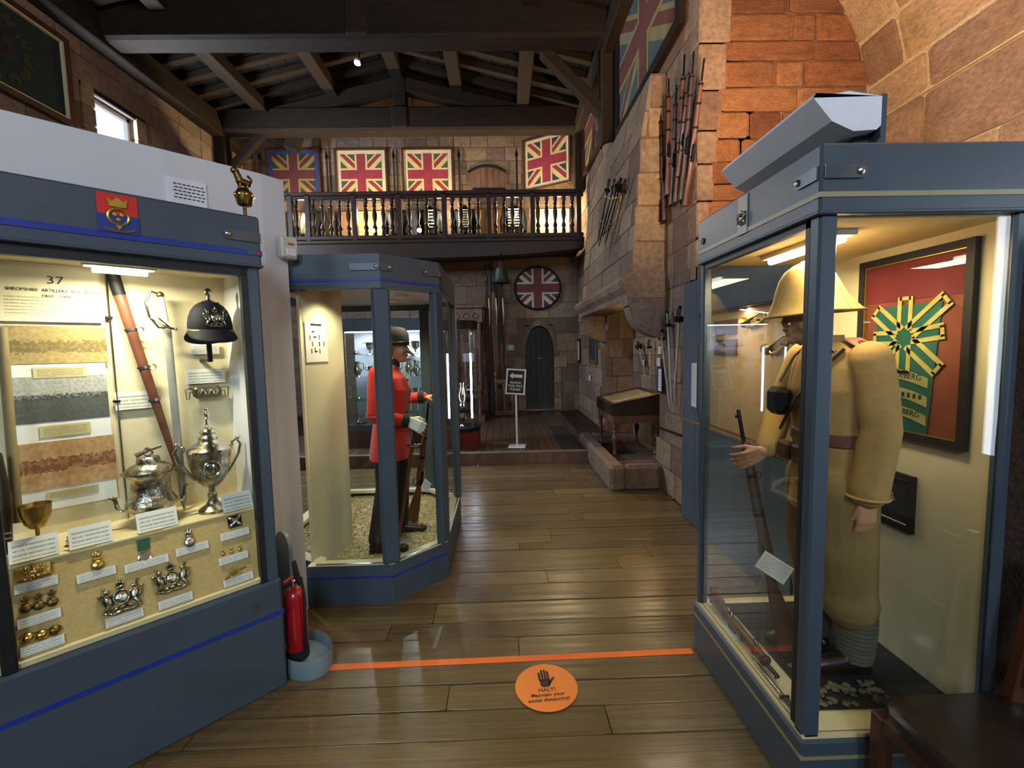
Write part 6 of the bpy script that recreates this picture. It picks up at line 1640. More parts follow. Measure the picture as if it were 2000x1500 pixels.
# ================================================================== BLUE WALL CASE BEYOND THE RIGHT CASE
WC0, WC1 = 2.5, 4.16
wcx = 1.72
bw_ = thing('wall_case', 'long slate blue wall case with bugles along the right wall', 'display case', (wcx, WC0, 0))
LW = WC1 - WC0; DP = WX - wcx + 0.0
bm_ = MB(); bm_.cb(0.0, DP - 0.005, 0, LW, 0, 0.95, 0.006); bm_.build('lower_panel', M['case'], bw_)
MB().cb(-0.006, DP - 0.005, 0, LW, 0.935, 0.965, 0.004).build('display_sill', M['oak'], bw_)
MB().cb(0.0, DP - 0.005, 0, LW, 1.92, 2.22, 0.006).build('header', M['case'], bw_)
MB().box(DP - 0.025, DP - 0.008, 0.02, LW - 0.02, 0.96, 1.93).build('back_panel', plain('tan_display_panel', '#b98a5c', '#c59868', 0.8, scale=3), bw_, 0)
MB().cb(0.0, DP - 0.006, LW - 0.33, LW, 0.95, 1.93, 0.006).build('end_panel', M['case'], bw_)
MB().box(-0.003, 0.0, LW - 0.29, LW - 0.05, 0.12, 2.10).build('end_panel_inset', M['case_dark'], bw_, 0)
MB().cb(0.0, DP - 0.006, -0.02, 0.04, 0.0, 2.22, 0.006).build('end_stile', M['case'], bw_)
MB().box(0.008, 0.013, 0.04, LW - 0.33, 0.965, 1.92).build('glass_pane', M['glass'], bw_, 0)
MB().box(-0.004, 0.0, 0.0, LW, 0.05, 0.10).build('skirting_line', M['case_dark'], bw_, 0)
area('wall_case_lamp', (wcx + 0.035, (WC0 + WC1 - 0.3) / 2, 1.905), (0.15, 0, -1), 0.03, 1.4, 9, (1.0, 0.80, 0.55))
lf = thing('information_leaf', 'laminated information sheet on the blue end panel by the swords', 'sign', onx(1357, 740, wcx - 0.006), -PI / 2)
MB().box(-0.06, 0.05, -0.004, 0, -0.30, 0.30).build('backing', M['gunmetal'], lf, 0); MB().box(-0.055, 0.045, -0.006, -0.004, -0.25, 0.14).build('sheet', printed('leaf_print', '#b8bcc4', '#5a5e66', 22, 0.6, 0.08, 0.06), lf, 0)
def bugle(px_, py_, rotx, label):
    c = onx(px_, py_, wcx + 0.055)
    t = thing('bugle', label, 'bugle', c, rot=(0, rotx, -PI / 2))
    MB().tube([(-0.13, 0, 0.03), (0.05, 0, 0.035), (0.10, 0, 0.02), (0.105, 0, -0.012), (0.06, 0, -0.03), (-0.05, 0, -0.034), (-0.105, 0, -0.02), (-0.115, 0, 0.0)], [0.006, 0.007, 0.008, 0.009, 0.010, 0.011, 0.012, 0.012], 8).build('tubing', M['brass'], t)
    MB(Matrix.Translation((-0.10, 0, 0.03)) @ Matrix.Rotation(-PI / 2, 4, 'Y')).lathe([(0.009, -0.05), (0.012, 0.0), (0.02, 0.03), (0.042, 0.055), (0.04, 0.056), (0.016, 0.03), (0.008, 0)], 18).build('bell', M['brass'], t)
    MB().tube([(0.105, 0, -0.012), (0.135, 0, -0.015)], [0.005, 0.009], 8).build('mouthpiece', M['silver'], t)
    MB().cyl((0, 0.0, 0.0), (0, 0.03, 0.0), 0.006).build('hook', M['iron'], t)
bugle(1478, 625, R(-14), 'upper copper bugle on the tan panel of the wall case')
bugle(1525, 672, R(-24), 'lower copper bugle with cord on the tan panel of the wall case')
bugle(1620, 700, R(-20), 'copper bugle on the tan panel behind the khaki soldier')
for (x0, y0, x1, y1, lb) in ((1398, 628, 1440, 652, 'dark red bordered print hung high in the wall case'), (1398, 664, 1440, 695, 'dark brown framed print hung low in the wall case')):
    a, b = onx(x0, y0, wcx + 0.072), onx(x1, y1, wcx + 0.072)
    t = thing('framed_print', lb, 'framed print', (wcx + 0.072, (a.y + b.y) / 2, (a.z + b.z) / 2), -PI / 2)
    w2, h2_ = a.y - b.y, a.z - b.z
    frame_rails(t, w2, h2_, 0.02, 0.012, M['frame_brown']); MB().box(-w2 / 2 + 0.02, w2 / 2 - 0.02, -0.004, -0.001, -h2_ / 2 + 0.02, h2_ / 2 - 0.02).build('print', M['leather_brown'], t, 0)

# ================================================================== FIREPLACE: DESK, SWORDS, CARDS
dkz = 0.10
D0 = Vector((1.45, 5.80, dkz))
ds = thing('display_desk', 'antique sloping glass-topped display desk on turned oak legs in the hearth', 'desk', D0)
DWX, DLY = 0.66, 0.95
legp = [(0.032, 0.0), (0.032, 0.05), (0.02, 0.07), (0.034, 0.10), (0.018, 0.14), (0.022, 0.22), (0.038, 0.30), (0.04, 0.33), (0.02, 0.38), (0.032, 0.40), (0.022, 0.42), (0.034, 0.45), (0.034, 0.53)]
for x in (0.05, DWX - 0.05):
    for y in (0.05, DLY - 0.05):
        MB().lathe(legp, 14, (x, y, 0)).build('leg', M['oak'], ds)
MB().cb(0.015, DWX - 0.015, 0.015, DLY - 0.015, 0.52, 0.63, 0.006).build('apron', M['oak'], ds)
MB().prism([(0.0, 0.63), (DWX, 0.63), (DWX, 0.90), (0.0, 0.76)], 0.0, DLY, 'y').build('box', M['oak_dark'], ds, 0)
fr_ = MB(Matrix.Translation((0, 0, 0.765)) @ Matrix.Rotation(-math.atan2(0.14, DWX), 4, 'Y')); SL = math.hypot(DWX, 0.14)
for x0, x1, y0, y1 in ((-0.01, 0.05, -0.01, DLY + 0.01), (SL - 0.05, SL + 0.01, -0.01, DLY + 0.01), (0.05, SL - 0.05, -0.01, 0.05), (0.05, SL - 0.05, DLY - 0.05, DLY + 0.01)):
    m2 = MB(fr_.M); m2.cb(x0, x1, y0, y1, 0, 0.022, 0.004); m2.build('lid_frame', M['oak_red'], ds)
m2 = MB(fr_.M); m2.box(0.05, SL - 0.05, 0.05, DLY - 0.05, 0.0, 0.004); m2.build('desk_lining', M['cream'], ds, 0)
m2 = MB(fr_.M); m2.box(0.05, SL - 0.05, 0.05, DLY - 0.05, 0.012, 0.016); m2.build('lid_glass', M['glass'], ds, 0)
m2 = MB(fr_.M); m2.box(0.10, 0.30, 0.22, 0.32, 0.004, 0.006); m2.build('document', M['paper'], ds, 0)
MB().cyl((-0.006, DLY / 2, 0.70), (0.002, DLY / 2, 0.70), 0.014).build('keyhole', M['brass'], ds)
# hearth lamp (small spotlight under the hood) and its light
hl_ = thing('hood_spotlight', 'small spotlight fixed under the chimney hood', 'spotlight', (1.98, 5.55, 2.2))
MB().tube([(0, 0, 0.1), (0, 0, 0)], 0.008, 6).build('stem', M['iron'], hl_); MB().tube([(0, 0, 0), (0.02, 0.06, -0.05)], [0.03, 0.04], 12).build('lamp_body', M['iron'], hl_); MB().ell((0.024, 0.07, -0.056), 0.03).build('lamp_glass', emitter('hood_lamp', '#ffd9a0', 10), hl_)
point('hood_light', (2.02, 5.66, 2.08), 16, WARM, 0.04)
# swords fanned on the wall right of the hearth
def wall_sword(hx, hy, tx, ty, X, label, hilt='basket', group=None, blade=None):
    h, t_ = onx(hx, hy, X), onx(tx, ty, X)
    ax = (t_ - h); z = (-ax).normalized(); xx = Vector((0, 1, 0)); xx = (xx - z * xx.dot(z)).normalized(); yy = z.cross(xx)
    o = thing('sword', label, 'sword', t_, group=group); m_ = Matrix.Identity(4)
    for i in range(3): m_[i][0] = xx[i]; m_[i][1] = yy[i]; m_[i][2] = z[i]; m_[i][3] = t_[i]
    o.matrix_basis = m_; L = ax.length; G = min(0.14, L * 0.16)
    MB().tube([(0, 0, 0), (0, 0, L * 0.4), (0, 0, L - G)], [0.006, 0.012, 0.013], 8, flat=1.4).build('scabbard', blade or M['pale_steel'], o)
    MB().tube([(0, 0, L - G), (0, 0, L)], [0.013, 0.012], 8).build('grip', M['leather_dark'], o)
    MB().ell((0, 0, L), 0.018).build('pommel', M['iron'], o)
    if hilt == 'basket':
        MB().tube([(0, 0, L - 0.01), (0.05, 0, L - 0.02), (0.06, 0, L - G * 0.6), (0.03, 0, L - G)], 0.007, 8).ell((0, 0, L - G), (0.055, 0.04, 0.02)).build('guard', M['iron'], o)
    elif hilt == 'cup':
        MB().lathe([(0.0, L - G - 0.01), (0.05, L - G), (0.06, L - G + 0.05), (0.055, L - G + 0.05), (0.0, L - G + 0.01)], 16).tube([(0, 0, L), (0.055, 0, L - 0.02), (0.055, 0, L - G + 0.04)], 0.007, 8).build('guard', M['iron'], o)
    else:
        MB().cb(-0.075, 0.075, -0.01, 0.01, L - G - 0.008, L - G + 0.008, 0.004).build('guard', M['iron'], o)
    for k in (0.35, 0.75): MB().tube([(0, 0, L * k), (0, 0, L * k + 0.02)], 0.0145, 8, flat=1.4).build('band', M['screw'], o)
    return o
wall_sword(1288, 625, 1308, 798, WX - 0.05, 'first of three swords beside the hearth, with a cross hilt and leaning inward', 'cross')
wall_sword(1303, 610, 1312, 790, WX - 0.06, 'middle slim sword of three beside the hearth', 'basket')
wall_sword(1328, 600, 1315, 806, WX - 0.07, 'bright steel sword with black basket hilt next to the blue panel', 'cup')
for (hx, hy, tx, ty, lb, hl2) in ((1246, 668, 1262, 745, 'pale sword leaning left in the fireplace recess', 'cup'), (1268, 665, 1270, 748, 'pale sword upright in the fireplace recess', 'basket')):
    wall_sword(hx, hy, tx, ty, WX + 0.40, lb, hl2)
wall_sword(1172, 640, 1176, 752, 2.02, 'bright sword at the far end of the fireplace recess', 'cross')
def wall_card(px_, py_, X, w_, h_, label, m_, rz=-PI / 2, framed=False):
    t = thing('caption_card' if not framed else 'framed_notice', label, 'card' if not framed else 'notice', onx(px_, py_, X), rz)
    MB().box(-w_ / 2, w_ / 2, -0.006, 0, -h_ / 2, h_ / 2).build('card', m_, t, 0)
    if framed: frame_rails(t, w_ + 0.03, h_ + 0.03, 0.018, 0.012, M['frame_wood'])
    return t
WALLP = printed('wall_card_print', '#c9cad2', '#5c5e66', 8, 0.6, 0.08, 0.08)
wall_card(1290, 742, WX - 0.03, 0.13, 0.26, 'framed white notice hung beside the three swords', WALLP, framed=True)
wall_card(1287, 707, WX - 0.03, 0.10, 0.09, 'small white card above the framed notice by the swords', WALLP)
wall_card(1289, 684, WX - 0.03, 0.09, 0.08, 'pinkish white card highest beside the three swords', WALLP)
wall_card(1257, 709, WX + 0.46, 0.10, 0.10, 'white card behind the pale swords in the fireplace recess', WALLP)
wall_card(1152, 738, WX - 0.03, 0.22, 0.10, 'white caption card on the wall beyond the display desk', WALLP)
wall_card(1188, 720, 2.02, 0.07, 0.22, 'tall dark-edged notice inside the far side of the fireplace', WALLP, framed=True)
wall_card(1188, 707, 1.98, 0.05, 0.06, 'tiny white card over the tall dark-edged notice', WALLP)
# two framed pictures on the right wall beyond the fireplace
def wall_picture(px_, py_, X, w_, h_, label, art, fm, rz=-PI / 2, t_=0.05, name='framed_picture'):
    o = thing(name, label, 'picture', onx(px_, py_, X), rz)
    frame_rails(o, w_, h_, t_, 0.03, fm); MB().box(-w_ / 2 + t_ * 0.8, w_ / 2 - t_ * 0.8, -0.012, 0, -h_ / 2 + t_ * 0.8, h_ / 2 - t_ * 0.8).build('picture', art, o, 0)
    return o
wall_picture(1159, 680, WX - 0.015, 0.75, 0.62, 'brown framed dark print on the wall beyond the fireplace', M['uj_navy'], M['oak'], t_=0.09)
wall_picture(1128, 685, WX - 0.012, 0.9, 0.55, 'narrow black framed picture by the corner of the hall', M['mount'], M['frame_wood'])
hk = thing('iron_rail', 'black iron rail bracketed low on the wall under the swords', 'rail', onx(1279, 832, WX - 0.05))
e_ = onx(1332, 851, WX - 0.05) - onx(1279, 832, WX - 0.05)
MB().tube([(0, 0, 0), tuple(e_)], 0.012, 8).build('bar', M['iron'], hk)
for k in (0.15, 0.85): MB().tube([tuple(e_ * k + Vector((0.05, 0, -0.02))), tuple(e_ * k)], 0.012, 6).build('bracket', M['iron'], hk)

# ================================================================== ARMS ON THE RIGHT WALL
RIF = [((1283, 400), (1280, 245)), ((1300, 430), (1288, 205)), ((1305, 380), (1305, 155)), ((1312, 400), (1320, 168)), ((1322, 395), (1336, 108)), ((1332, 390), (1354, 102)), ((1340, 402), (1374, 115)), ((1290, 432), (1283, 280)), ((1326, 345), (1345, 150))]
ORD = ['first', 'second', 'third', 'fourth', 'fifth', 'sixth', 'seventh', 'eighth', 'ninth']
RK = sorted(range(len(RIF)), key=lambda k: RIF[k][1][0])
RLB = {k: 'rifle %s from the chimney hood in the fan on the right wall' % ORD[j] for j, k in enumerate(RK)}
for i, (bt, mz) in enumerate(RIF):
    ro = rifle('wall_rifle', RLB[i], onx(*bt, WX - 0.05 - 0.012 * (i % 3)), onx(*mz, WX - 0.05 - 0.012 * (i % 3)), (0, 1, 0), M['gunwood'] if i % 2 else M['gunwood_brown'], M['gunsteel'], group='rifles hung on the right wall')
    MB().cyl((-0.03, -0.022, 0.45), (-0.03, -0.028, 0.45), 0.012).build('brass_stud', M['screw'], ro)
for i, (hx, hy, tx, ty) in enumerate(((1190, 352, 1168, 470), (1200, 352, 1170, 480), (1213, 350, 1182, 478), (1222, 352, 1190, 495), (1207, 358, 1178, 460))):
    wall_sword(hx, hy, tx, ty, 1.44, '%s sword from the gallery side in the fan on the chimney hood' % ['first', 'second', 'fourth', 'fifth brass-bladed', 'third'][i], ('basket', 'cross', 'cup')[i % 3], 'swords hung on the chimney hood', M['brass'] if i == 3 else M['gunsteel'])

# ================================================================== FLAGS
def framed_flag(name, label, w_, h_, loc, rz, fm, mount, cols, fw=0.05, mt=0.09, rot=None, k=1.0, clipper=None):
    o = thing(name, label, 'framed flag', loc, rz, rot=rot)
    frame_rails(o, w_, h_, fw, 0.06, fm)
    MB().box(-w_ / 2 + fw * 0.7, w_ / 2 - fw * 0.7, -0.02, 0, -h_ / 2 + fw * 0.7, h_ / 2 - fw * 0.7).build('mount', mount, o, 0)
    flag_pieces(o, w_ - 2 * (fw + mt), h_ - 2 * (fw + mt), *cols, -0.02, clipper, k)
    return o
FY = BY - 0.03
def fl_pos(x0, y0, x1, y1):
    a, b = ony(x0, y0, FY), ony(x1, y1, FY)
    return ((a + b) / 2), b.x - a.x, a.z - b.z
for (r4, lb, fm, mt, cols) in (((519, 291, 630, 392), 'dark blue mounted faded flag in a frame at the end of the gallery wall', M['frame_brown'], M['mount_blue'], (M['uj_dark'], M['uj_ochre'], M['uj_maroon'])),
                              ((653, 291, 760, 392), 'cream mounted framed flag between the blue mounted flag and its twin', M['frame_brown'], M['mount'], (M['uj_green'], M['uj_cream'], M['uj_red'])),
                              ((784, 290, 888, 392), 'cream mounted framed flag beside the little arched hatch', M['frame_brown'], M['mount'], (M['uj_green'], M['uj_cream'], M['uj_red']))):
    p, w_, h_ = fl_pos(*r4)
    framed_flag('framed_flag', lb, w_, h_, p, 0, fm, mt, cols, 0.045, 0.085)
# corner flag set across the angle of the walls
p = ony(1068, 315, 9.95)
a, b = ony(1022, 340, 10.25), onx(1118, 310, WX - 0.12)
cw = math.hypot(b.x - a.x, b.y - a.y)
framed_flag('framed_flag', 'cream mounted framed flag with crown hung across the corner of the gallery', 1.15, 1.12, p, -math.atan2(0.45, 0.75), M['frame_brown'], M['mount'], (M['uj_blue'], M['uj_cream'], M['uj_red']), 0.045, 0.07)
# huge leaning flags on the right wall
a, b = onx(1345, 60, WX - 0.05), onx(1216, 269, WX - 0.05)
framed_flag('framed_flag', 'huge dark framed faded flag over the rifles on the right wall', 2.35, 1.55, (WX - 0.03, 5.52, 4.66 + 0.78), -PI / 2, M['frame_wood'], M['uj_navy'], (plain('pale_blue_silk', '#3c5050', '#4a5e5c', 0.85, scale=5), plain('pale_cream_silk', '#7c7048', '#92865c', 0.85, scale=5), plain('pale_crimson_silk', '#5e302c', '#6e3c36', 0.85, scale=5)), 0.11, 0.02)
framed_flag('framed_flag', 'long framed faded flag on the right wall beyond the roof post', 1.9, 1.45, (WX - 0.03, 8.35, 5.12 + 0.72), -PI / 2, M['frame_brown'], M['uj_dark'], (plain('dim_blue_silk', '#2f4046', '#3c4e52', 0.85, scale=5), M['uj_ochre'], M['uj_maroon']), 0.06, 0.03)
# dark framed trophy of arms on the left wall
fl = thing('framed_embroidery', 'large dark framed embroidered wreath high on the left wall', 'framed picture', (LX + 0.03, 5.42, 5.28), PI / 2)
frame_rails(fl, 1.75, 1.12, 0.07, 0.07, M['frame_brown']); frame_rails(fl, 1.63, 1.0, 0.03, 0.06, M['mount'], name='pale_slip')
MB().box(-0.80, 0.80, -0.02, 0, -0.48, 0.48).build('dark_cloth', plain('dark_green_cloth', '#141d1c', '#1c2826', 0.9), fl, 0)
for i in range(40):
    q = 2 * PI * i / 40
    MB().ell((0.05 + 0.33 * math.cos(q) + random.uniform(-0.04, 0.04), -0.024, 0.34 * math.sin(q) + random.uniform(-0.04, 0.04)), (0.05, 0.008, 0.028), 8, 5, Matrix.Rotation(-q, 4, 'Y')).build('wreath_leaf', plain('faded_gold_thread', '#2c2814', '#3c361e', 0.8, scale=20), fl)
cb_ = MB(); 
for i in range(14): cb_.ell((0.05 + random.uniform(-0.15, 0.15), -0.024, random.uniform(-0.13, 0.15)), (0.05, 0.008, 0.04), 8, 5)
cb_.build('centre_device', plain('faded_red_thread', '#2a1712', '#38211a', 0.8), fl)
# round painted flag
p = ony(1050, 563, BY - 0.02); e_ = ony(1096, 563, BY - 0.02); Rr = e_.x - p.x
rf = thing('round_flag', 'round black framed painted crossed flag on the wall above the door', 'framed flag', p, 0)
cir = [(Rr * 0.93 * math.cos(q), Rr * 0.86 * math.sin(q)) for q in np.linspace(0, 2 * PI, 40, endpoint=False)]
MB().prism([(c[0] * 1.07, c[1] * 1.07) for c in cir], -0.02, 0, 'y').build('backing', M['frame_wood'], rf, 0)
MB().tube([(c[0] * 1.035, -0.03, c[1] * 1.035) for c in cir], Rr * 0.045, 8, True).build('rim', M['frame_wood'], rf)
flag_pieces(rf, Rr * 1.9, Rr * 1.7, M['uj_navy'], M['uj_white'], M['uj_red_dull'], -0.02, cir, 0.95)
# little arched hatch in the gallery wall
p0, p1 = ony(915, 328, BY - 0.02), ony(987, 376, BY - 0.02)
hw = (p1.x - p0.x) / 2
ht = thing('arched_hatch', 'small arched wooden plank hatch in the gallery wall', 'hatch', ((p0.x + p1.x) / 2, BY - 0.02, p1.z - 0.25))
hh0 = p0.z - p1.z + 0.25
for i in range(6):
    xa = -hw + 2 * hw * i / 6 + 0.004; xb = -hw + 2 * hw * (i + 1) / 6 - 0.004
    zt = lambda x: hh0 - 0.14 * (x / hw) ** 2
    MB().prism([(xa, 0), (xb, 0), (xb, zt(xb)), (xa, zt(xa))], -0.04, 0, 'y').build('board', M['oak'], ht, 0)
MB().cb(-hw * 0.8, hw, -0.055, -0.04, 0.28, 0.34, 0.005).build('strap_hinge', M['iron'], ht)
MB().tube([(-hw * 1.03 + 2.06 * hw * t, -0.03, zt((-1 + 2 * t) * hw) + 0.03) for t in np.linspace(0, 1, 12)], 0.03, 6).build('arch_rim', M['iron'], ht)
# spears standing between the gallery flags
for i, x in enumerate((510, 641, 771, 898, 1010)):
    p = ony(x, 372, BY - 0.08)
    o = thing('pole', ('thin dark pole beside the blue mounted flag', 'thin dark pole between the blue and cream mounted flags', 'thin dark pole between the two cream mounted flags', 'thin dark pole between a cream flag and the arched hatch', 'thin dark pole between the arched hatch and corner flag')[i], 'pole', (p.x, p.y, GZ), group='poles on the gallery wall')
    MB().tube([(0, 0, 0), (0, 0, 2.1)], 0.022, 8).build('shaft', M['oak_dark'], o); MB().tube([(0, 0, 2.1), (0, 0, 2.16), (0, 0, 2.32)], [0.02, 0.035, 0.003], 8).build('spear_head', M['gunsteel'], o)

# ================================================================== GALLERY DISPLAYS BEHIND THE RAILING
def tunic_dummy(x, label, cloth, braid, nb_=6, z=GZ):
    o = thing('uniform_tunic', label, 'uniform', (x, BY - 0.42, z))
    MB().cyl((0, 0, 0), (0, 0, 0.45), 0.02, n=8).build('stand_pole', M['iron'], o); MB().lathe([(0.0, 0), (0.14, 0), (0.14, 0.02), (0, 0.025)], 16).build('stand_base', M['iron'], o)
    t = MB()
    t.rings([[(rx * math.cos(2 * PI * j / 20), ry * math.sin(2 * PI * j / 20), zz) for j in range(20)] for rx, ry, zz in ((0.2, 0.14, 0.32), (0.165, 0.12, 0.5), (0.19, 0.135, 0.68), (0.205, 0.13, 0.80), (0.15, 0.09, 0.87), (0.07, 0.06, 0.91))])
    for s_ in (-1, 1): t.limb([((s_ * 0.18, 0, 0.80), 0.075), ((s_ * 0.25, -0.01, 0.58), 0.06), ((s_ * 0.24, -0.06, 0.38), 0.05)], 10)
    obj('jacket', remesh(t, 'jacket', 0.014, 2), cloth, o)
    if nb_:
        for k in range(nb_):
            z2 = 0.46 + 0.36 * k / (nb_ - 1)
            MB().tube([(-0.12, -0.115, z2 + 0.012), (-0.05, -0.142, z2), (0.05, -0.142, z2), (0.12, -0.115, z2 + 0.012)], 0.011, 6).build('braid', braid, o)
    MB().lathe([(0.06, 0.89), (0.062, 0.95), (0.05, 0.95)], 14).build('collar', cloth, o)
    return o
tunic_dummy(ony(842, 430, 9.98).x, 'dark jacket with white braid bars on a stand behind the railing', M['navy'], M['white_cloth'])
tunic_dummy(ony(872, 430, 9.98).x + 0.40, 'dark jacket with white braid beside the yellow-collared one', M['navy'], M['white_cloth'], 8)
tunic_dummy(ony(1003, 430, 9.98).x, 'dark braided jacket on a stand beside the lit buff panels', M['navy'], M['white_cloth'], 7)
tunic_dummy(ony(775, 430, 9.98).x, 'plain black jacket on a stand behind the railing', M['black_cloth'], M['white_cloth'], 0)
tunic_dummy(ony(612, 430, 9.98).x, 'dark green jacket on a stand at the far end of the gallery', plain('rifle_green', '#16201a', '#1e2a22', 0.8), M['iron'], 0)
BUFF = plain('buff_display_board', '#c08c4a', '#cc9a58', 0.8, scale=3); PEACH = plain('peach_display_board', '#c99a70', '#d6aa82', 0.8, scale=3)
for i, (x0, x1, m_, lb) in enumerate(((562, 622, BUFF, 'orange buff display panel at the far end of the gallery'), (664, 712, PEACH, 'peach display panel behind the gallery railing'), (716, 762, PEACH, 'peach display panel with white top behind the railing'), (795, 815, M['white'], 'white display panel between the black and braided jackets'), (915, 985, BUFF, 'wide buff display panel under the arched hatch'), (1045, 1112, M['cream'], 'cream display panel at the right end of the gallery'))):
    a, b = ony(x0, 430, BY - 0.1), ony(x1, 430, BY - 0.1)
    o = thing('display_stand', lb, 'display board', ((a.x + b.x) / 2, BY - 0.10, GZ)); w_ = b.x - a.x
    MB().cb(-w_ / 2, w_ / 2, 0, 0.03, 0.12, 0.96, 0.004).build('board', m_, o)
    for s_ in (-1, 1): MB().cb(s_ * w_ * 0.4 - 0.02, s_ * w_ * 0.4 + 0.02, -0.10, 0.08, 0, 0.14, 0.004).build('foot', M['oak_dark'], o)
for i, (px_, py_) in enumerate(((730, 452), (820, 451))):
    p = ony(px_, py_, GY - 0.16)
    o = thing('gallery_spotlight', ('lit spotlight on the gallery beam below the black jacket', 'lit spotlight on the gallery beam below the white display panel')[i], 'spotlight', p)
    MB().tube([(0, 0.03, 0), (0, -0.05, 0.0)], [0.03, 0.045], 14).build('lamp_can', M['white'], o); MB().ell((0, -0.055, 0), (0.038, 0.014, 0.038), 14, 8).build('lamp_face', M['spot_on'], o)
    MB().cb(-0.012, 0.012, 0.03, 0.10, -0.02, 0.02, 0.003).build('bracket', M['iron'], o)
    spot('gallery_spot_light', (p.x, p.y - 0.10, p.z), (p.x - 0.1, 3.0, 0.3), 60, (0.9, 0.95, 1.0), 70, 0.04)
for x in (-4.2, -2.7, -1.2, 0.3, 1.3):
    point('gallery_lamp', (x, BY - 0.62, 4.55), 42, (1.0, 0.78, 0.46), 0.05)
# ceiling spotlight
cs_ = thing('ceiling_spotlight', 'small white lit spotlight hanging among the dark roof rafters', 'spotlight', ony(698, 118, 7.6))
MB().tube([(0, 0, 0), (0.0, 0.1, 0.12), (0, 0.2, 0.36)], 0.012, 6).build('arm', M['iron'], cs_); MB().lathe([(0.0, -0.06), (0.05, -0.06), (0.05, 0.0), (0.03, 0.03), (0, 0.03)], 14).build('lamp_can', M['white'], cs_); MB().ell((0, -0.03, -0.05), (0.045, 0.03, 0.03)).build('lamp_face', M['spot_on'], cs_)
spot('truss_spot_light', tuple(cs_.location + Vector((0, -0.1, -0.15))), (-1.5, 4.4, 0.6), 120, (0.95, 0.97, 1.0), 60, 0.06)
# bell
p = ony(979, 540, 9.05)
be = thing('bell', 'bronze bell hanging below the gallery beam', 'bell', (p.x, 9.05, 2.98))
MB().lathe([(0.0, 0.31), (0.05, 0.32), (0.10, 0.30), (0.12, 0.25), (0.135, 0.12), (0.165, 0.04), (0.195, 0.0), (0.18, 0.0), (0.15, 0.05), (0.11, 0.24), (0.0, 0.28)], 28).build('bell_body', plain('green_bronze', '#39423e', '#566058', 0.5, 0.7, scale=8), be)
MB().tube([(0, 0, 0.2), (0, 0, -0.03)], 0.012, 8).ell((0, 0, -0.03), 0.03).build('clapper', M['iron'], be)
MB().cb(-0.04, 0.04, -0.03, 0.03, 0.31, 0.43, 0.006).build('yoke', M['iron'], be); MB().tube([(0, 0, 0.42), (0, 0.1, 0.62)], 0.016, 8).build('hanger', M['iron'], be)

# ================================================================== BACK OF THE HALL
# carved oak throne-like stall
a, b = ony(905, 800, 9.9), ony(961, 800, 9.9)
q0 = onz(961, 822, PLZ)
th = thing('carved_oak_stall', 'tall carved oak stall with panelled back and turned posts', 'stall', (-1.47, 9.55, PLZ))
TW = 1.02
MB().cb(-0.08, TW + 0.08, -0.75, 0.55, 0.0, 0.10, 0.006).build('dais', M['oak'], th)
MB().cb(0.0, TW, 0.35, 0.42, 0.10, 2.05, 0.006).build('back_board', M['oak'], th)
MB().cb(-0.05, TW + 0.05, 0.02, 0.50, 2.05, 2.36, 0.01).build('carved_frieze', M['oak'], th)
MB().cb(-0.08, TW + 0.08, -0.02, 0.54, 2.36, 2.43, 0.012).build('cornice', M['oak'], th)
for i in range(5):
    MB().tube([(0.1 + 0.2 * i + 0.06 * math.cos(q), 0.012, 2.20 + 0.06 * math.sin(q)) for q in np.linspace(0, 2 * PI, 12, endpoint=False)], 0.014, 6, True).build('rosette', M['oak'], th)
fan = MB()
for k in range(9):
    q = PI * k / 8; fan.ell((TW / 2 + 0.13 * math.cos(q), 0.34, 1.68 + 0.13 * math.sin(q)), (0.11, 0.015, 0.026), 10, 6, Matrix.Rotation(-q, 4, 'Y'))
fan.build('shell_carving', M['oak'], th)
pst = [(0.04, 0.6), (0.04, 0.7), (0.028, 0.74), (0.05, 0.82), (0.03, 0.92), (0.036, 1.2), (0.03, 1.7), (0.045, 1.9), (0.04, 2.05)]
for x in (0.03, TW - 0.03):
    MB().lathe([(r_, z) for r_, z in pst], 14, (x, 0.08, 0)).build('turned_post', M['oak'], th)
    MB().cb(x - 0.05, x + 0.05, -0.42, 0.40, 0.62, 0.72, 0.01).build('arm', M['oak'], th)
    MB().lathe([(0.045, 0.1), (0.045, 0.2), (0.03, 0.25), (0.05, 0.38), (0.03, 0.5), (0.045, 0.56), (0.045, 0.64)], 14, (x, -0.38, 0)).build('front_leg', M['oak'], th)
MB().cb(0.0, TW, -0.42, 0.40, 0.46, 0.54, 0.008).build('seat', M['oak'], th)
for (x0, z0, x1, z1) in ((0.10, 0.62, 0.48, 1.0), (0.54, 0.62, 0.92, 1.0), (0.10, 1.06, 0.48, 1.5), (0.54, 1.06, 0.92, 1.5)):
    MB().cb(x0, x1, 0.325, 0.36, z0, z1, 0.02).build('panel', M['oak'], th)
MB().cb(0.25, 0.85, -0.30, -0.05, 0.545, 0.60, 0.01).build('seat_cushion', plain('dark_red_cushion', '#3a1414', '#4a1c1a', 0.9), th)
tn_ = thing('notice', 'white notice pinned to the back of the carved stall', 'notice', (-1.47 + 0.72, 9.55 + 0.315, PLZ + 1.30)); MB().box(-0.12, 0.12, -0.004, 0, -0.09, 0.09).build('sheet', WALLP, tn_, 0)
bk = thing('open_book', 'open pale book lying on the stall seat', 'book', (-1.47 + 0.60, 9.30, PLZ + 0.602), 0)
for s_ in (-1, 1): MB(Matrix.Rotation(R(-6 * s_), 4, 'Y')).cb(0.0 if s_ > 0 else -0.2, 0.2 if s_ > 0 else 0.0, -0.14, 0.14, 0.0, 0.025, 0.004).build('page_block', M['paper'], bk)
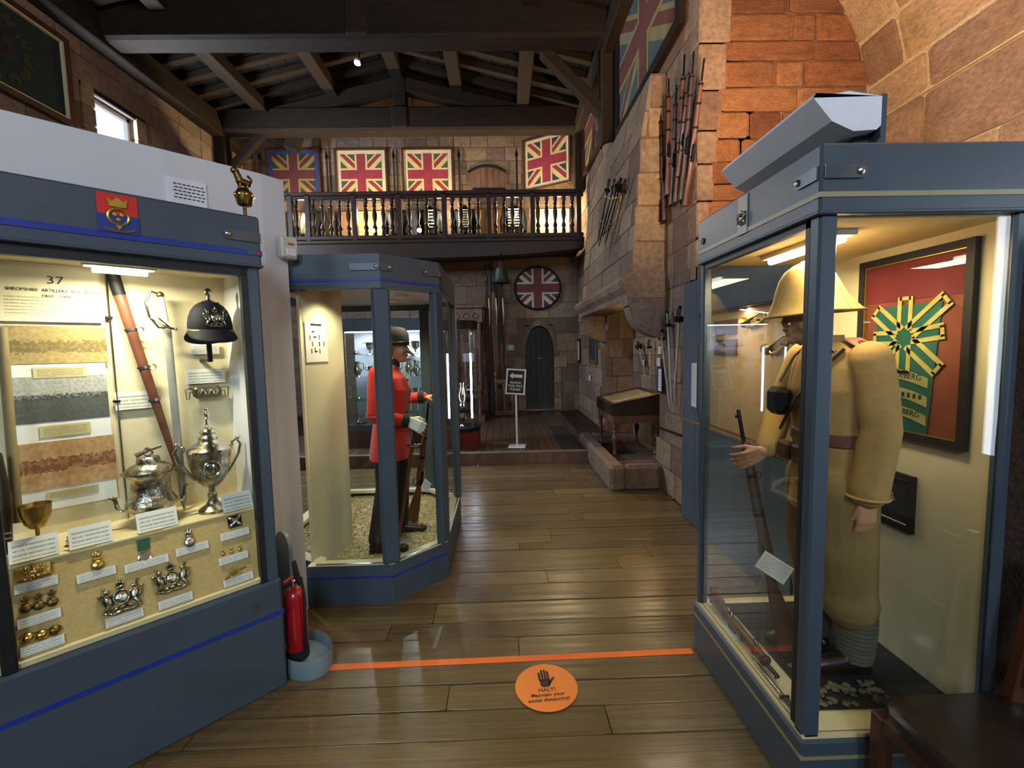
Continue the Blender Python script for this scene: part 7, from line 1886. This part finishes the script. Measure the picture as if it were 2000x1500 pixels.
# furled flags leaning in the corner beside the stall
FLG = (plain('furled_red', '#4c1f1c', '#5e2a24', 0.85), plain('furled_buff', '#6e5840', '#86704e', 0.85), plain('furled_brown', '#3c261b', '#4e3324', 0.85))
for i, (px_, lean) in enumerate(((958, -0.03), (971, -0.02), (984, -0.02))):
    p = ony(px_, 800, 10.1)
    o = thing('furled_flag', ('dark furled flag on a pole next to the stall', 'middle buff furled flag with a pale tassel', 'brown furled flag on a pole nearest the exit sign')[i], 'flag', (p.x, 10.12, PLZ))
    MB().tube([(0, 0, 0), (lean, 0.05, 3.0)], 0.018, 8).build('pole', M['oak_dark'], o)
    mb = MB(); rs = []
    for k2 in range(14):
        t = k2 / 13; z = 0.75 + 2.0 * t; r_ = 0.022 + 0.036 * math.sin(PI * min(1, (1 - t) * 0.9 + 0.08))
        rs.append([(lean * z / 3 + r_ * (1 + 0.25 * math.sin(5 * q + k2 * 0.4)) * math.cos(q), 0.0 + r_ * 0.7 * (1 + 0.25 * math.sin(5 * q + k2 * 0.4)) * math.sin(q), z) for q in np.linspace(0, 2 * PI, 20, endpoint=False)])
    mb.rings(rs); mb.build('furled_cloth', FLG[i], o)
    MB().tube([(lean, 0.05, 3.0), (lean, 0.05, 3.06), (lean, 0.05, 3.2)], [0.02, 0.035, 0.003], 8).build('spear_finial', M['bronze'], o)
    MB().tube([(lean * 0.9 + 0.05, -0.06, 2.62), (lean * 0.85 + 0.06, -0.08, 2.3), (lean * 0.8 + 0.05, -0.08, 2.0)], [0.012, 0.02, 0.004], 8).build('tassel', M['mount'], o)
# low turned-post stand in front of the flags
fs_ = thing('flag_stand', 'low oak stand with turned posts and ball finials holding the flags', 'stand', (ony(984, 800, 9.8).x, 9.8, PLZ))
MB().cb(-0.20, 0.24, -0.12, 0.10, 0.0, 0.12, 0.008).build('base', M['oak'], fs_)
for x in (-0.16, 0.02, 0.20): MB().lathe([(0.035, 0.12), (0.035, 0.2), (0.022, 0.25), (0.042, 0.36), (0.02, 0.5), (0.035, 0.62), (0.035, 0.72)], 12, (x, -0.05, 0)).build('turned_post', M['oak'], fs_)
MB().cb(-0.20, 0.24, -0.09, -0.01, 0.72, 0.80, 0.008).build('rail', M['oak'], fs_)
for x in (-0.16, 0.20): MB().lathe([(0.03, 0.80), (0.02, 0.84), (0.045, 0.90), (0.045, 0.94), (0.02, 0.98), (0, 0.99)], 12, (x, -0.05, 0)).build('ball_finial', M['oak'], fs_)
# sign: arrow, MARCH THIS WAY PLEASE!
sp_ = onz(1010, 873, PLZ)
sg_ = thing('direction_sign', 'black framed MARCH THIS WAY sign with arrow on a white pole', 'sign', (sp_.x, sp_.y, PLZ), R(-6))
MB().cb(-0.13, 0.13, -0.11, 0.11, 0, 0.022, 0.01).build('foot_plate', M['white'], sg_)
MB().cyl((0, 0, 0.02), (0, 0, 1.02), 0.014, n=12).build('pole', M['white'], sg_)
pn_ = bpy.data.objects.new('sign_head', None); COL.objects.link(pn_); pn_.parent = sg_; pn_.location = (0.0, -0.022, 0.985); pn_.rotation_euler = (R(-10), R(4), 0)
HW, HH = 0.145, 0.19
frame_rails(pn_, HW * 2, HH * 2, 0.022, 0.016, M['white'])
MB().box(-HW + 0.018, HW - 0.018, -0.006, 0, -HH + 0.018, HH - 0.018).build('black_panel', M['ink'], pn_, 0)
SIGNW = plain('sign_white', '#cfd0c4', '#d8d9ce', 0.6)
MB().prism([(-0.10, 0.085), (-0.045, 0.135), (-0.045, 0.108), (0.095, 0.108), (0.095, 0.062), (-0.045, 0.062), (-0.045, 0.035)], -0.0075, -0.006, 'y').build('arrow', SIGNW, pn_, 0)
for b_, z in (('MARCH', -0.015), ('THIS WAY', -0.065), ('PLEASE!', -0.115)): text(b_, 0.047, SIGNW, pn_, (0, -0.0072, z), bold=0.0012)
# exit sign
ex = thing('exit_sign', 'small green and white exit sign on the wall beside the flags', 'sign', ony(996, 679, BY - 0.03))
MB().box(-0.09, 0.09, -0.008, 0, -0.06, 0.06).build('plate', M['white'], ex, 0); GR_ = plain('exit_green', '#1c5a58', '#24686a', 0.5)
MB().box(-0.085, -0.005, -0.01, -0.008, -0.05, 0.05).build('green_field', GR_, ex, 0)
MB().prism([(-0.075, 0.0), (-0.05, 0.025), (-0.05, 0.008), (-0.015, 0.008), (-0.015, -0.008), (-0.05, -0.008), (-0.05, -0.025)], -0.0115, -0.01, 'y').build('arrow', M['white'], ex, 0)
MB().box(0.02, 0.075, -0.01, -0.008, -0.045, 0.045).build('doorway', GR_, ex, 0)
rm = MB().ell((0.045, -0.011, 0.026), (0.008, 0.002, 0.008), 8, 6).tube([(0.045, -0.011, 0.018), (0.04, -0.011, -0.005)], 0.006, 6).tube([(0.04, -0.011, -0.005), (0.055, -0.011, -0.018), (0.05, -0.011, -0.036)], 0.004, 6).tube([(0.04, -0.011, -0.005), (0.03, -0.011, -0.02), (0.022, -0.011, -0.03)], 0.004, 6).tube([(0.044, -0.011, 0.014), (0.06, -0.011, 0.004)], 0.0035, 6)
rm.build('running_figure', M['white'], ex)
# dark post between stall and bell
dp = MB().cb(-0.06, 0.06, -0.05, 0.05, 0, 3.4, 0.01).build('timber_post', M['oak_dark']); place(dp, (ony(955, 600, 10.3).x, 10.32, PLZ)); tag(dp, 'dark upright timber post against the back wall behind the flags', 'post')

# cylindrical glass case with light strips
cyx = onz(903, 872, PLZ)
CYR = 0.26
cy_ = thing('round_glass_case', 'round glass display column with red base and two light strips', 'display case', (cyx.x, 6.68, PLZ))
MB().lathe([(0.0, 0), (CYR + 0.02, 0), (CYR + 0.02, 0.26), (0, 0.26)], 32).build('base', M['red_base'], cy_)
MB().lathe([(0.0, 0.26), (CYR + 0.025, 0.26), (CYR + 0.025, 0.31), (0, 0.31)], 32).build('base_ring', M['iron'], cy_)
gl_ = MB(); gl_.rings([[(r_ * math.cos(q), r_ * math.sin(q), z) for q in np.linspace(0, 2 * PI, 40, endpoint=False)] for r_, z in ((CYR, 0.31), (CYR, 1.78), (CYR - 0.005, 1.78), (CYR - 0.005, 0.31))], False, True)
gl_.build('glass_drum', M['glass'], cy_)
MB().lathe([(0.0, 1.78), (CYR + 0.015, 1.78), (CYR + 0.015, 1.90), (0.0, 1.90)], 32).build('cap', M['iron'], cy_)
MB().lathe([(0.0, 1.765), (CYR - 0.02, 1.765), (CYR - 0.02, 1.78), (0, 1.78)], 32).build('cap_lining', M['oak'], cy_)
for s_ in (-0.17, 0.17): MB().cb(s_ - 0.012, s_ + 0.012, -0.14, -0.12, 0.45, 1.42, 0.004).build('light_strip', M['led'], cy_); MB().cb(s_ - 0.014, s_ + 0.014, -0.12, -0.105, 0.31, 1.765, 0.003).build('strip_channel', M['steel'], cy_)
MB().lathe([(0.0, 0.62), (CYR - 0.03, 0.62), (CYR - 0.03, 0.628), (0, 0.628)], 32).build('glass_shelf', M['glass_clean'], cy_)

# silver pieces: prototypes, then copies as things of their own
def silver_cup():
    o = thing('silver_cup', 'x', 'cup'); MB().lathe([(0, 0), (0.035, 0), (0.03, 0.012), (0.01, 0.03), (0.012, 0.05), (0.035, 0.065), (0.05, 0.10), (0.055, 0.15), (0.05, 0.15), (0, 0.14)], 18).build('bowl', M['silver'], o)
    for s_ in (-1, 1): MB().tube([(s_ * 0.045, 0, 0.085), (s_ * 0.08, 0, 0.1), (s_ * 0.085, 0, 0.14), (s_ * 0.054, 0, 0.145)], 0.006, 6).build('handle', M['silver'], o)
    return o
def candelabrum():
    o = thing('candelabrum', 'x', 'candelabrum'); MB().lathe([(0, 0), (0.07, 0), (0.06, 0.02), (0.02, 0.05), (0.014, 0.2), (0.022, 0.26), (0.012, 0.3), (0.02, 0.44), (0.0, 0.44)], 16).build('column', M['silver'], o)
    for s_ in (-1, 1):
        MB().tube([(0, 0, 0.27), (s_ * 0.08, 0, 0.25), (s_ * 0.14, 0, 0.30), (s_ * 0.14, 0, 0.36)], 0.008, 8).build('branch', M['silver'], o); MB().lathe([(0.03, 0.36), (0.02, 0.37), (0.018, 0.42), (0.024, 0.43), (0, 0.43)], 12, (s_ * 0.14, 0, 0)).build('socket', M['silver'], o)
    return o
def salver():
    o = thing('silver_dish', 'x', 'dish'); MB().lathe([(0, 0), (0.06, 0), (0.12, 0.015), (0.13, 0.022), (0.12, 0.022), (0.05, 0.006), (0, 0.006)], 24).build('plate', M['silver'], o); MB().lathe([(0.05, 0.01), (0.055, 0.05), (0.03, 0.075), (0.012, 0.085), (0, 0.1)], 18).build('cover', M['silver'], o)
    return o
def jug():
    o = thing('silver_jug', 'x', 'jug'); MB().lathe([(0, 0), (0.04, 0), (0.03, 0.02), (0.055, 0.07), (0.058, 0.11), (0.035, 0.17), (0.03, 0.2), (0.042, 0.23), (0.036, 0.23), (0, 0.2)], 18).build('body', M['silver'], o); MB().tube([(0.035, 0, 0.21), (0.09, 0, 0.2), (0.09, 0, 0.12), (0.055, 0, 0.09)], 0.007, 6).build('handle', M['silver'], o)
    return o
protos = [silver_cup(), candelabrum(), salver(), jug()]
NM = ['two-handled silver cup', 'two-branched silver candelabrum', 'covered silver dish', 'slender silver jug']
used = [False] * 4
def put(k, loc, where, group, rz=0.0, sc=1.0):
    o = protos[k] if not used[k] else copy_tree(protos[k])
    used[k] = True; o.location = loc; o.rotation_euler = (0, 0, rz); o.scale = (sc, sc, sc)
    o['label'] = NM[k] + ' ' + where; o['group'] = group
    return o
put(0, (cyx.x, 6.68, PLZ + 0.31), 'on the floor of the round glass column', 'silver in the round column', 0.3, 1.3)
put(3, (cyx.x + 0.02, 6.70, PLZ + 0.628), 'on the shelf of the round glass column', 'silver in the round column', 0.3, 1.5)
# silver cabinet seen through the many-sided case
sx0, sx1 = ony(675, 700, 6.75).x, ony(850, 700, 6.75).x
sv = thing('silver_cabinet', 'long lit glass cabinet of silver on a red base at the back', 'display case', (sx0, 6.70, PLZ))
SWD, SDP = sx1 - sx0, 0.5
MB().cb(0, SWD, 0, SDP, 0, 0.26, 0.006).build('base', M['red_base'], sv)
MB().cb(0.0, SWD, 0.0, SDP, 0.26, 0.36, 0.004).build('plinth_shelf', M['gunmetal'], sv)
MB().box(0, SWD, SDP - 0.015, SDP, 0.36, 1.78).build('back_panel', plain('grey_back_panel', '#96969a', '#a2a2a6', 0.6), sv, 0)
MB().cb(-0.01, SWD + 0.01, -0.01, SDP + 0.01, 1.78, 1.98, 0.006).build('header', M['case_dark'], sv)
MB().box(0, SWD, 0, 0.006, 0.36, 1.78).build('glass_pane', M['glass_clean'], sv, 0)
for x in (0.0, SWD - 0.02): MB().cb(x, x + 0.02, 0, 0.02, 0.36, 1.78, 0.004).build('post', M['steel'], sv)
for z in (0.72, 1.08, 1.42): MB().box(0.02, SWD - 0.02, 0.03, SDP - 0.02, z, z + 0.008).build('glass_shelf', M['glass_clean'], sv, 0)
MB().cb(0.02, SWD - 0.02, 0.02, 0.04, 1.762, 1.775, 0.003).build('light_strip', M['led'], sv)
area('silver_cabinet_light', (sx0 + SWD / 2, 6.80, PLZ + 1.755), (0, 0.15, -1), SWD - 0.1, 0.06, 34, (0.80, 0.80, 1.0))
rg = random.Random(5)
for z, wh in ((0.36, 'on the cabinet floor'), (0.728, 'on the lowest glass shelf of the cabinet'), (1.088, 'on the middle glass shelf of the cabinet'), (1.428, 'on the top glass shelf of the cabinet')):
    x = 0.14; row = 0
    while x < SWD - 0.12:
        k = rg.choice((0, 1, 2, 3)) if z < 1.4 else rg.choice((0, 2))
        if z > 1.05 and k == 1: k = 3
        hmax = 0.34
        sc = {0: rg.uniform(1.0, 1.35), 1: rg.uniform(0.6, 0.68), 2: rg.uniform(0.7, 0.82), 3: rg.uniform(0.95, 1.2)}[k]; row = 1 - row if x > 0.141 else 0
        put(k, (sx0 + x, 6.70 + (0.15 if row == 0 else 0.345), PLZ + z), wh, 'silver in the cabinet', rg.uniform(-0.3, 0.3), sc); x += 0.15
